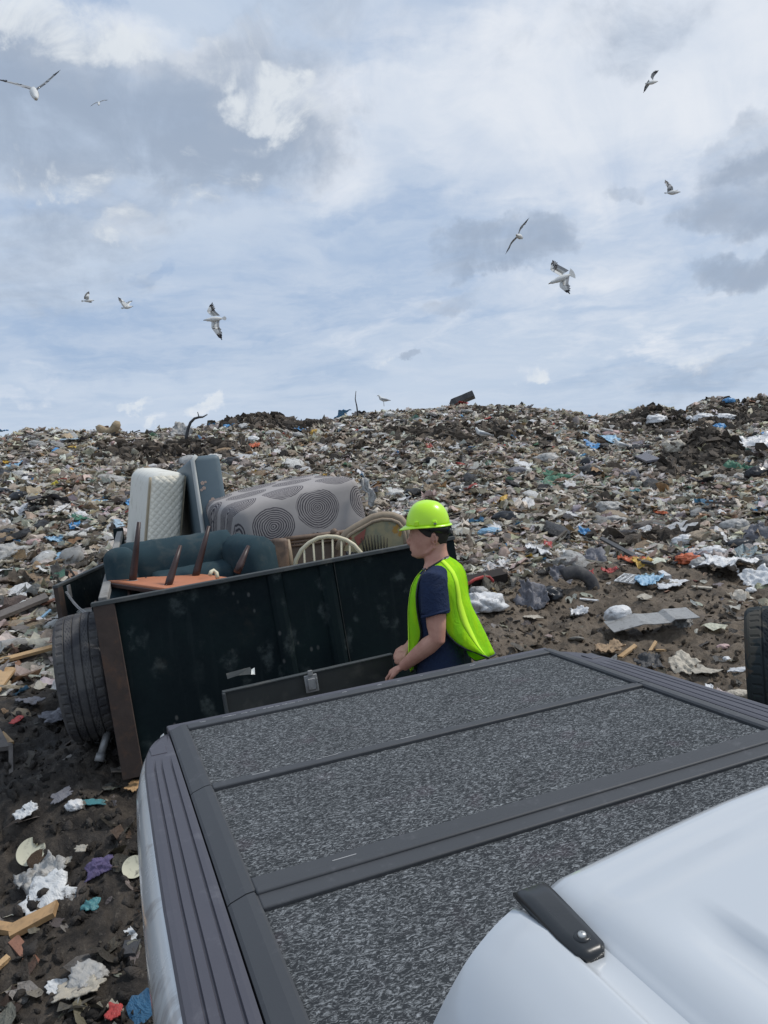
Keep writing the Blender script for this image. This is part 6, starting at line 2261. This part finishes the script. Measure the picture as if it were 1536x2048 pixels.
put_sheet(1176, 1155, 20, 14, 0, 'red cap among wrappers at right of centre', 'plastic cap', W_red, 'bottle_top', .5)
put_sheet(1218, 1148, 24, 12, 20, 'dark red wrapper under the leaning panel', 'wrapper', W_red, 'wrapper', .5)
# white plastic grid
p = hit(1258, 1169)
ax = frame_at(p, .5)
g = MB()
for k in range(7):
    g.box(p + ax[0] * (k - 3) * .05 + ax[2] * .08, (.014, .26, .014), ax)
for k in range(5):
    g.box(p + ax[1] * (k - 2) * .06 + ax[2] * .08, (.32, .014, .013), ax)
props(g.build('plastic_grid', W_dirty, None, org=p), 'white plastic grid lying left of the blue film scrap', 'plastic grid')
put_sheet(1150, 1153, 10, 10, 0, 'white square chip on mud near the wrappers', 'chip', W_clean, 'chip', .3)
put_board(1322, 1150, 1338, 1160, 10, 'white block lying on the mud right of the wrappers', 'block', W_clean, 'block', .06, .06, .06)
put_sheet(1345, 1176, 52, 18, 3, 'flat white paper sheet on the mud at right', 'paper', W_clean, 'paper_sheet', .2, folds=1)
put_board(1385, 1180, 1424, 1183, 10, 'thin beige slat right of the flat white paper', 'slat', W_beige, 'slat', .015, .05, .05)
put_sheet(1432, 1147, 80, 30, 10, 'white paper heap near the right edge', 'paper', W_clean, 'paper_heap', .5)
put_sheet(1470, 1140, 60, 30, -20, 'white cloth draped on the paper heap', 'cloth', W_clean, 'cloth', .5)
put_sheet(1516, 1165, 64, 40, -30, 'white speckled sack at the right edge', 'sack', W_clean, 'sack', .3, tilt=.3)
put_bag(1422, 1110, 50, 22, 'small white bag above the paper heap', 'plastic bag', W_clean, ridg=.35)
put_bag(1502, 1184, 22, 12, 'little white wad alone on mud at the right', 'paper wad', W_clean, 'paper_wad')
put_sheet(1158, 1233, 34, 12, 5, 'small white wad on bare mud left of the metal sheet', 'paper wad', W_clean, 'paper_wad', .5)
put_sheet(1066, 1240, 36, 9, 6, 'thin beige card lying on bare mud', 'card', W_beige, 'torn_card', .2)
put_sheet(1290, 1200, 26, 9, -10, 'small tan scrap alone on the mud strip', 'scrap', W_beige, 'scrap', .2)
put_board(1160, 1204, 1196, 1208, 5, 'thin white stick in front of the half-buried tyre', 'stick', W_clean, 'stick', .015, .05, .05)
# bent metal sheet with a pillow on it
p = hit(1302, 1268)
r_ = np.array((RW[0, 0], RW[1, 0], 0)); r_ /= np.linalg.norm(r_)
prof = [(-82, 16, 4), (-60, 10, 3), (-20, -2, 2), (-2, 2, 2), (30, 2, 3), (40, -8, 3), (60, -6, 4), (88, -6, 3)]
P_ = []
dd_ = depth_of(p)
for (x_, y_, k) in prof:
    c = p + r_ * (x_ * dd_ / FPX) + np.array((0, 0, 1)) * (.13 + (-y_ + 6) * dd_ / FPX * .6)
    fwd_ = np.array((-r_[1], r_[0], 0))
    P_.append([c - fwd_ * .16, c - fwd_ * .02 + (0, 0, .01), c + fwd_ * .20 + (0, 0, .035)])
props(MB().grid(P_, 0, False, .008).build('metal_sheet', W_alu, None, org=p), 'bent grey metal sheet lying on the mud behind the truck', 'metal sheet')
put_bag(1237, 1260, 52, 34, 'white pillow-shaped bag on the end of the metal sheet', 'pillow', W_clean, 'pillow', .14, ang=12, lift=.95)
put_sheet(1364, 1252, 38, 26, -30, 'folded metal flap at the right end of the metal sheet', 'metal flap', W_alu, 'metal_flap', .3, folds=1, tilt=.4)
for (x0, y0, x1, y1, wd_, lb) in ((1240, 1320, 1272, 1304, 10, 'split pale timber lying by the truck rail'), (1300, 1308, 1312, 1296, 6, 'short yellow splinter right of the split timber'), (1312, 1306, 1330, 1314, 5, 'thin splinter crossing the mud near the rail')):
    put_board(x0, y0, x1, y1, wd_, lb, 'splinter', W_pine2, 'splinter', .02, .04, .08)
put_sheet(1368, 1338, 52, 36, 40, 'crumpled off-white cardboard on mud beside the rail', 'cardboard', W_beige, 'cardboard', .4, tilt=.3)
put_sheet(1410, 1350, 60, 14, -8, 'flat beige card strip below the crumpled cardboard', 'card', W_beige, 'torn_card', .2)
put_sheet(1220, 1308, 60, 22, 6, 'brown paper sack lying beside the truck rail', 'sack', W_tan, 'paper_sack', .3)
put_sheet(1298, 1335, 50, 22, 5, 'charcoal plastic scrap right beside the truck rail', 'plastic scrap', W_char, 'plastic_scrap', .4)
put_bag(1454, 1325, 18, 16, 'white bone-like wad near the muddy tyre', 'wad', W_clean, 'wad')
put_sheet(1486, 1350, 24, 22, 60, 'white looped plastic piece against the muddy tyre', 'plastic piece', W_clean, 'plastic_piece', .5)
put_sheet(1420, 1383, 16, 9, 0, 'white chip near the right rail', 'chip', W_clean, 'chip', .3)
put_bag(1470, 1395, 56, 20, 'tan rounded lump beside the right bed rail', 'lump', W_beige, 'lump')
put_bag(1446, 1297, 28, 12, 'pink and white wad on the mud at right', 'wad', W_pink, 'wad')
# muddy tyre of another vehicle at the right edge
p = at(1566, 1336, 4.9)
tt_ = thing('muddy_tyre', p, 'muddy dark tyre cut off by the right edge of the view behind the truck', 'tyre')
trailer_tyre(p, 0.40, 0.40, 0.0, tt_, camo_material(), np.cross((p - CAM) * (1, 1, 0), (0, 0, 1.0)))
put_bag(1528, 1208, 22, 12, 'small green and white bag on top of the muddy tyre', 'plastic bag', W_clean)

# --- on the slope, left
put_bag(36, 1002, 40, 24, 'large shiny black bin bag at the left of the slope', 'bin bag', W_black, ridg=.18, ang=20)
put_bag(8, 992, 34, 22, 'black bin bag at the far left edge behind the shiny one', 'bin bag', W_black, ridg=.25)
put_bag(18, 1078, 60, 26, 'black torn bin bag at left above the white film heap', 'bin bag', W_black, ridg=.4)
put_bag(18, 1122, 72, 44, 'large dirty white film heap at the left edge', 'plastic film', W_grey, 'film_heap', .4)
put_bag(4, 1052, 34, 18, 'bright white bag at the left edge on the slope', 'plastic bag', W_clean)
put_sheet(117, 1122, 44, 20, 30, 'sky-blue rag hanging over a white bag at left', 'rag', W_lblue, 'rag', .5, tilt=.3)
put_bag(98, 1124, 34, 26, 'white bag beneath the sky-blue rag', 'plastic bag', W_clean, ridg=.35)
put_sheet(110, 1086, 26, 24, 70, 'crumpled pale blue bag above the sky-blue rag', 'plastic bag', W_lblue, 'plastic_bag', .8, tilt=.4)
put_sheet(151, 1057, 22, 10, 8, 'small bright blue film on the slope left of the trailer', 'plastic film', W_blue, 'plastic_film', .4)
put_sheet(164, 1045, 22, 16, 30, 'green net scrap left of the white mattress', 'net', W_green, 'net_scrap', .6)
put_bag(158, 1036, 32, 16, 'clear whitish film above the green net scrap', 'plastic film', W_clean, 'plastic_film', .4)
put_bag(68, 1090, 34, 16, 'dusty pink bag on the slope at left', 'plastic bag', W_pink)
put_sheet(40, 1074, 20, 8, 0, 'dark blue film near the torn black bin bag', 'plastic film', W_blue, 'plastic_film', .4)
put_sheet(262, 1011, 20, 14, 0, 'deep blue bag beside the white mattress', 'plastic bag', W_blue, 'plastic_bag', .6)
put_sheet(196, 1007, 14, 14, 45, 'small light blue scrap left of the mattress', 'plastic film', W_lblue, 'plastic_film', .5)
put_board(102, 993, 126, 988, 14, 'terracotta card lying on the left slope', 'cardboard', W_rose, 'cardboard', .03, .1, .12)
put_sheet(56, 988, 18, 8, 0, 'blue scrap beside the shiny black bin bag', 'plastic film', W_blue, 'plastic_film', .4)
put_sheet(114, 906, 18, 10, 0, 'blue scrap high on the left slope under the crest', 'plastic film', W_blue, 'plastic_film', .4)
put_sheet(32, 936, 30, 12, -8, 'pale blue film high on the left slope', 'plastic film', W_lblue, 'plastic_film', .4)
put_sheet(5, 866, 20, 7, 0, 'blue tarp scrap on the far left skyline', 'tarp', W_blue, 'tarp_scrap', .4)
put_sheet(116, 885, 20, 40, 60, 'long cream cloth hanging down the left slope', 'cloth', W_beige, 'cloth', .3, tilt=.4)
put_sheet(118, 1262, 18, 18, 40, 'red plastic lid left of the tyre', 'plastic lid', W_red, 'tub_top', .2, tilt=.5)
put_board(86, 1284, 98, 1300, 6, 'white strip in the trash left of the tyre', 'plastic strip', W_clean, 'plastic_strip', .02, .08, .08)
put_board(84, 1248, 102, 1236, 5, 'pale turquoise strip in the trash left of the tyre', 'plastic strip', W_lblue, 'plastic_strip', .02, .08, .1)
# sofa cushion roll on the left crest
p = hit(208, 866)
cr_ = []
for i, a in enumerate(np.linspace(-2.6, -.35, 12)):
    cr_.append(p + np.array((RW[0, 0], RW[1, 0], 0)) * (.30 * math.cos(a) + .12) + np.array((0, 0, 1)) * (.40 * math.sin(a) + .42))
props(MB().tube(cr_, [.05, .10, .115, .115, .11, .11, .11, .11, .115, .12, .11, .06], 10).build('foam_roll', dirty('tan_foam', (.36, .28, .18), .85), None, org=p), 'curved tan foam roll sticking up on the left skyline', 'foam roll')
# grey cone-shaped tent of film with a bent pipe
p = hit(366, 886)
put_sheet(362, 872, 44, 34, 35, 'pale grey peaked sheet below the bent pipe on the skyline', 'plastic sheet', W_grey, 'plastic_sheet', .5, tilt=.5)
pp0 = [(372, 884), (373, 872), (376, 858), (381, 845), (389, 837), (398, 834.5), (406, 834)]
dp_ = depth_of(p)
q = [at(x_, y_, dp_ - .3) for x_, y_ in pp0]
mb = MB().tube(q, [.05, .045, .04, .036, .033, .03, .025], 10)
mb.tube([q[-1], q[-1] + np.array((.12, 0, .06))], [.02, .015], 6).tube([q[-2], q[-2] + np.array((-.02, 0, .14))], [.018, .012], 6)
props(mb.build('bent_pipe', W_char, None, org=p), 'dark bent pipe arching over the left skyline', 'pipe')
put_bag(630, 872, 18, 18, 'yellow bag on the slope below the crest', 'plastic bag', W_yellow)
put_sheet(596, 866, 22, 10, 0, 'blue scrap left of the yellow bag', 'plastic film', W_blue, 'plastic_film', .5)
put_sheet(686, 835, 34, 11, 0, 'bright blue tarp on the crest left of the tall rod', 'tarp', W_blue, 'tarp_scrap', .4)
put_bag(506, 884, 30, 15, 'white and orange packet below the dirt mound', 'packet', W_clean, 'packet')
put_sheet(510, 896, 22, 10, 0, 'orange-red scrap by the white packet', 'plastic scrap', W_orange, 'plastic_scrap', .5)
put_sheet(458, 856, 18, 12, 0, 'dark blue scrap left of the dirt mound', 'plastic film', W_blue, 'plastic_film', .5)
put_bag(466, 930, 40, 20, 'dark bundle behind the box spring', 'bundle', W_char, 'bundle')
put_bag(448, 906, 40, 14, 'tan sack above the box spring', 'sack', W_tan, 'sack')
p = hit(716, 836)
q = [p - (0, 0, .1), p + (.0, 0, .35), p + (-.03, 0, .6), p + (.02, 0, .85)]
props(MB().tube(q, [.03, .022, .016, .01], 6).build('rod', W_char, None, org=p), 'thin upright rod standing on the crest at centre', 'rod')
# --- slope, right
put_board(902, 808, 950, 796, 26, 'big black board tilted on the highest crest', 'board', W_char, 'board', .20, .10, .24)
put_sheet(924, 812, 22, 8, -10, 'red scrap below the black board', 'plastic scrap', W_red, 'plastic_scrap', .4)
put_bag(836, 846, 26, 13, 'pale grey rounded bag on the dark slope', 'plastic bag', W_grey)
put_bag(939, 873, 13, 9, 'small white bag on the dark mud patch', 'plastic bag', W_clean)
put_sheet(976, 841, 12, 8, 0, 'small red scrap on the upper dark slope', 'plastic scrap', W_red, 'plastic_scrap', .5)
put_sheet(854, 896, 16, 9, 0, 'red rag in the middle of the slope', 'rag', W_red, 'rag', .5)
put_sheet(1182, 897, 28, 12, 12, 'bright blue torn film on the upper right slope', 'plastic film', W_blue, 'plastic_film', .5)
put_sheet(1216, 886, 34, 14, 14, 'pale blue film next to the bright blue torn film', 'plastic film', W_lblue, 'plastic_film', .5)
put_bag(1222, 870, 34, 12, 'orange-pink packet above the blue torn film', 'packet', W_pink, 'packet')
put_bag(1092, 925, 56, 24, 'big pale translucent sheet bundle mid slope', 'plastic film', W_grey, 'film_bundle')
put_bag(1034, 948, 46, 18, 'dark blue-grey sack mid slope', 'sack', W_slate, 'sack')
put_bag(1176, 934, 34, 24, 'black bag with pale strap mid slope at right', 'bin bag', W_black)
put_sheet(1115, 958, 24, 22, 45, 'bright green plastic mid slope', 'plastic scrap', W_green, 'plastic_scrap', .6)
put_sheet(1098, 972, 60, 16, 10, 'dull green netting spread mid slope', 'net', W_green, 'net', .4)
put_bag(1352, 905, 40, 30, 'large cream bag pair at upper right', 'plastic bag', W_beige, ridg=.3)
put_bag(1334, 897, 22, 20, 'round cream bag stuck to the larger pair', 'plastic bag', W_beige)
put_bag(1314, 846, 44, 20, 'white crumpled bag high on the right slope', 'plastic bag', W_clean, ridg=.35)
put_bag(1404, 842, 38, 20, 'white bag left of the bright blue bag', 'plastic bag', W_clean, ridg=.3)
put_bag(1446, 841, 50, 17, 'long white bag above the bright blue bag', 'plastic bag', W_clean, ridg=.25)
put_bag(1378, 846, 16, 18, 'small white upright bag on the right slope', 'plastic bag', W_clean)
put_bag(1438, 862, 24, 20, 'bright blue bag on the right slope', 'plastic bag', W_blue, ridg=.3)
put_bag(1457, 806, 24, 14, 'bright blue tarp on the right skyline', 'tarp', W_blue, 'tarp_scrap')
put_sheet(1514, 895, 70, 34, -25, 'large white tarp at the right edge of the slope', 'tarp', W_clean, 'tarp', .3, tilt=.2)
put_sheet(1532, 874, 22, 8, 10, 'blue strip at the right edge above the white tarp', 'plastic film', W_blue, 'plastic_film', .4)
put_bag(1340, 872, 40, 18, 'grey-brown sack below the right crest', 'sack', W_gwood, 'sack')
put_sheet(1262, 958, 32, 22, -30, 'grey folded sheet on the right slope', 'plastic sheet', W_slate, 'plastic_sheet', .5, tilt=.4)
put_board(1280, 915, 1310, 932, 26, 'flat grey panel on the right slope', 'panel', W_slate, 'flat_sheet', .05, .1, .15)
put_board(1256, 902, 1300, 898, 8, 'dark log-like beam right of a standing gull', 'beam', W_char, 'beam', .1, .12, .12)
put_sheet(1480, 950, 50, 30, 40, 'dark green net at the right of the slope', 'net', W_green, 'net', .5, tilt=.3)
put_bag(1515, 955, 44, 30, 'black heap behind the dark green net', 'heap', W_black, 'trash_heap')
put_sheet(1278, 993, 28, 14, 15, 'turquoise scrap on the right slope', 'plastic scrap', W_cyan, 'plastic_scrap', .5)
put_sheet(1508, 1085, 66, 46, -40, 'grey umbrella-like cloth at the right edge', 'cloth', W_slate, 'cloth', .4, tilt=.5)
put_bag(1470, 1060, 52, 30, 'pale film bundle left of the umbrella-like cloth', 'plastic film', W_grey, 'film_bundle')
put_bag(1480, 1098, 60, 26, 'black bag under the umbrella-like cloth', 'bin bag', W_black)
put_bag(1218, 1025, 56, 30, 'big clear film bag in the middle of the right slope', 'plastic bag', W_grey, ridg=.3)
put_bag(1226, 1050, 52, 26, 'second clear film bag just below the big one', 'plastic bag', W_grey, ridg=.3)
put_bag(1016, 1042, 60, 26, 'black folded sheeting right of the hard hat', 'plastic sheet', W_black, 'black_sheeting')
put_sheet(1168, 1070, 20, 18, 60, 'blue bag on the slope right of centre', 'plastic bag', W_blue, 'plastic_bag', .7, tilt=.3)
put_sheet(1323, 1030, 14, 10, 60, 'small coral red scrap at right', 'plastic scrap', W_orange, 'plastic_scrap', .5)
put_sheet(1096, 1097, 18, 16, 0, 'red wrapper left of the leaning grey panels', 'wrapper', W_red, 'wrapper', .6)
put_sheet(1075, 1112, 44, 18, 10, 'flat white sheet below the red wrapper', 'plastic sheet', W_clean, 'plastic_sheet', .4)
put_bag(1300, 1060, 76, 24, 'dun coloured sack spread mid right slope', 'sack', W_gwood, 'sack')
put_sheet(1000, 1008, 26, 14, 0, 'yellow and white wrapper right of the hard hat', 'wrapper', W_yellow, 'wrapper', .5)
put_sheet(1024, 1003, 10, 8, 0, 'small crimson scrap above the hard hat level', 'plastic scrap', W_red, 'plastic_scrap', .5)
put_bag(978, 1070, 44, 20, 'blue-white bag behind the neck of the man', 'plastic bag', W_lblue)
put_bag(1380, 1086, 60, 22, 'white film heap at the right of the slope', 'plastic film', W_clean, 'film_heap', .4)
p = hit(1440, 1020)
for k in range(4):
    pass
cr4 = MB()
axx = frame_at(p, .8)
for k in range(5):
    cr4.box(p + axx[1] * (k - 2) * .10 + axx[2] * .18, (.75, .035, .03), axx)
for k in (-.3, .3):
    cr4.box(p + axx[0] * k + axx[2] * .15, (.04, .48, .03), axx)
props(cr4.build('slatted_crate', W_gwood, None, org=p), 'grey slatted crate side lying on the right slope', 'crate side')

# --- bags and scraps of a kind: each its own object, shared meshes
KINDS = [('plastic_bag', 'crumpled off-white plastic bag lying in the loose trash of the slope', 'plastic bag', 'off-white plastic bags strewn over the slope', (0.58, 0.575, 0.55), 60, 'bag'),
         ('plastic_bag', 'grey translucent plastic bag lying in the loose trash of the slope', 'plastic bag', 'grey plastic bags strewn over the slope', (0.36, 0.355, 0.34), 60, 'bag'),
         ('trash_sack', 'black bin bag half sunk in the loose trash of the slope', 'bin bag', 'black bin bags strewn over the slope', (0.020, 0.021, 0.024), 34, 'bag'),
         ('paper_sack', 'tan paper sack lying in the loose trash of the slope', 'paper sack', 'tan paper sacks strewn over the slope', (0.34, 0.27, 0.19), 40, 'bag'),
         ('plastic_film', 'torn white plastic film lying in the loose trash of the slope', 'plastic film', 'torn white film strewn over the slope', (0.64, 0.64, 0.64), 46, 'sheet'),
         ('plastic_film', 'torn pale blue plastic film lying in the loose trash of the slope', 'plastic film', 'torn pale blue film strewn over the slope', (0.32, 0.42, 0.50), 9, 'sheet'),
         ('cardboard', 'brown cardboard piece lying in the loose trash of the slope', 'cardboard', 'cardboard pieces strewn over the slope', (0.26, 0.19, 0.125), 40, 'sheet'),
         ('cloth_rag', 'dark cloth rag lying in the loose trash of the slope', 'cloth', 'dark cloth rags strewn over the slope', (0.07, 0.068, 0.075), 40, 'sheet')]
bag_meshes, sheet_meshes = [], []
for s in range(8):
    P, F = bag_pts(3000 + s, 3, .36, .75)
    me = bpy.data.meshes.new('bag')
    me.from_pydata([tuple(q) for q in P], [], F)
    me.polygons.foreach_set('use_smooth', [True] * len(F))
    me.materials.append(M_bag)
    bag_meshes.append(me)
    S = sheet_pts(1.0, 0.8, .42, 4000 + s * 17, 10, 3)
    o = MB().grid(S - (0, 0, .1), 0, True, .012).build('tmp', M_card, None, org=(0, 0, 0))
    sheet_meshes.append(o.data)
    bpy.data.objects.remove(o, do_unlink=True)
LAND = []
for o in SC.objects:
    if o.parent is None and o.get('category') and o.get('label') and o.get('group') is None:
        c = RW.T @ (np.array(o.location) - CAM)
        if c[2] > 5.5:
            LAND.append((CX + FPX * c[0] / c[2], CY + FPX * c[1] / c[2], o['label']))
USED = {}
CUT = (' on the', ' at the', ' in the', ' at ', ' mid ', ' lying', ' beside', ' behind', ' near', ' high', ' left of', ' right of', ' above', ' below', ' beneath', ' under', ' by the', ' among', ' of the', ' hanging', ' sticking', ' arching', ' with', ' alone', ' next', ' stuck', ' leaning', ' crossing', ' spread', ' standing', ' touching', ' tilted', ' draped')


def near_label(x_, y_, base):
    """words that say which neighbour the piece lies beside, as the photo shows it"""
    z_ = float(H(x_, y_))
    c = RW.T @ (np.array((x_, y_, z_)) - CAM)
    px, py = CX + FPX * c[0] / c[2], CY + FPX * c[1] / c[2]
    ds = sorted(LAND, key=lambda q: (q[0] - px) ** 2 + (q[1] - py) ** 2)
    for q in ds[:40]:
        nm_ = q[2]
        i = min([nm_.find(k) for k in CUT if nm_.find(k) > 6] or [len(nm_)])
        short = nm_[:i]
        if len(short.split()) > 6: continue
        a = math.degrees(math.atan2(q[1] - py, px - q[0]))
        rel = 'right of' if -45 <= a < 45 else 'above' if 45 <= a < 135 else 'below' if -135 <= a < -45 else 'left of'
        far = math.hypot(px - q[0], py - q[1]) > 60
        lab = base + (' some way ' if far else ' just ') + rel + ' the ' + short
        if lab not in USED and len(lab.split()) <= 16:
            USED[lab] = 1
            return lab
    return base + ' in the loose trash of the slope'


for (nm, lb, ct, gp, colr, cnt, kd) in KINDS:
    lb0 = lb.split(' lying in')[0].split(' half sunk')[0]
    # spread by what the camera sees: even over the visible slope, nearer ones first
    X_, Y_ = scatter(cnt, rmin=7.5, rmax=25, power=1.5, dens=lambda x, y: np.clip(density(x, y) - .25, 0, 1), tmin=-.16, tmax=1.02)
    for x_, y_ in zip(X_, Y_):
        lb = near_label(x_, y_, lb0)
        me = (bag_meshes if kd == 'bag' else sheet_meshes)[rng.integers(8)]
        o = bpy.data.objects.new(nm, me)
        COL.objects.link(o)
        z_ = float(H(x_, y_))
        s_ = rng.uniform(.14, .36) * (1.15 if kd == 'sheet' else 1.0)
        o.location = (x_, y_, z_ + .05)
        n = Vector(tnormal((x_, y_, z_)))
        o.rotation_euler = (n.to_track_quat('Z', 'Y') @ Matrix.Rotation(rng.random() * 6.28, 3, 'Z').to_quaternion() @ Matrix.Rotation(rng.normal(0, .35), 3, 'X').to_quaternion()).to_euler()
        o.scale = (s_ * rng.uniform(.9, 1.6), s_, s_ * rng.uniform(.5, .9))
        k = 1 + rng.normal(0, .14)
        o.color = tuple(min(.8, c * k) for c in colr) + (1,)
        props(o, lb, ct, gp)
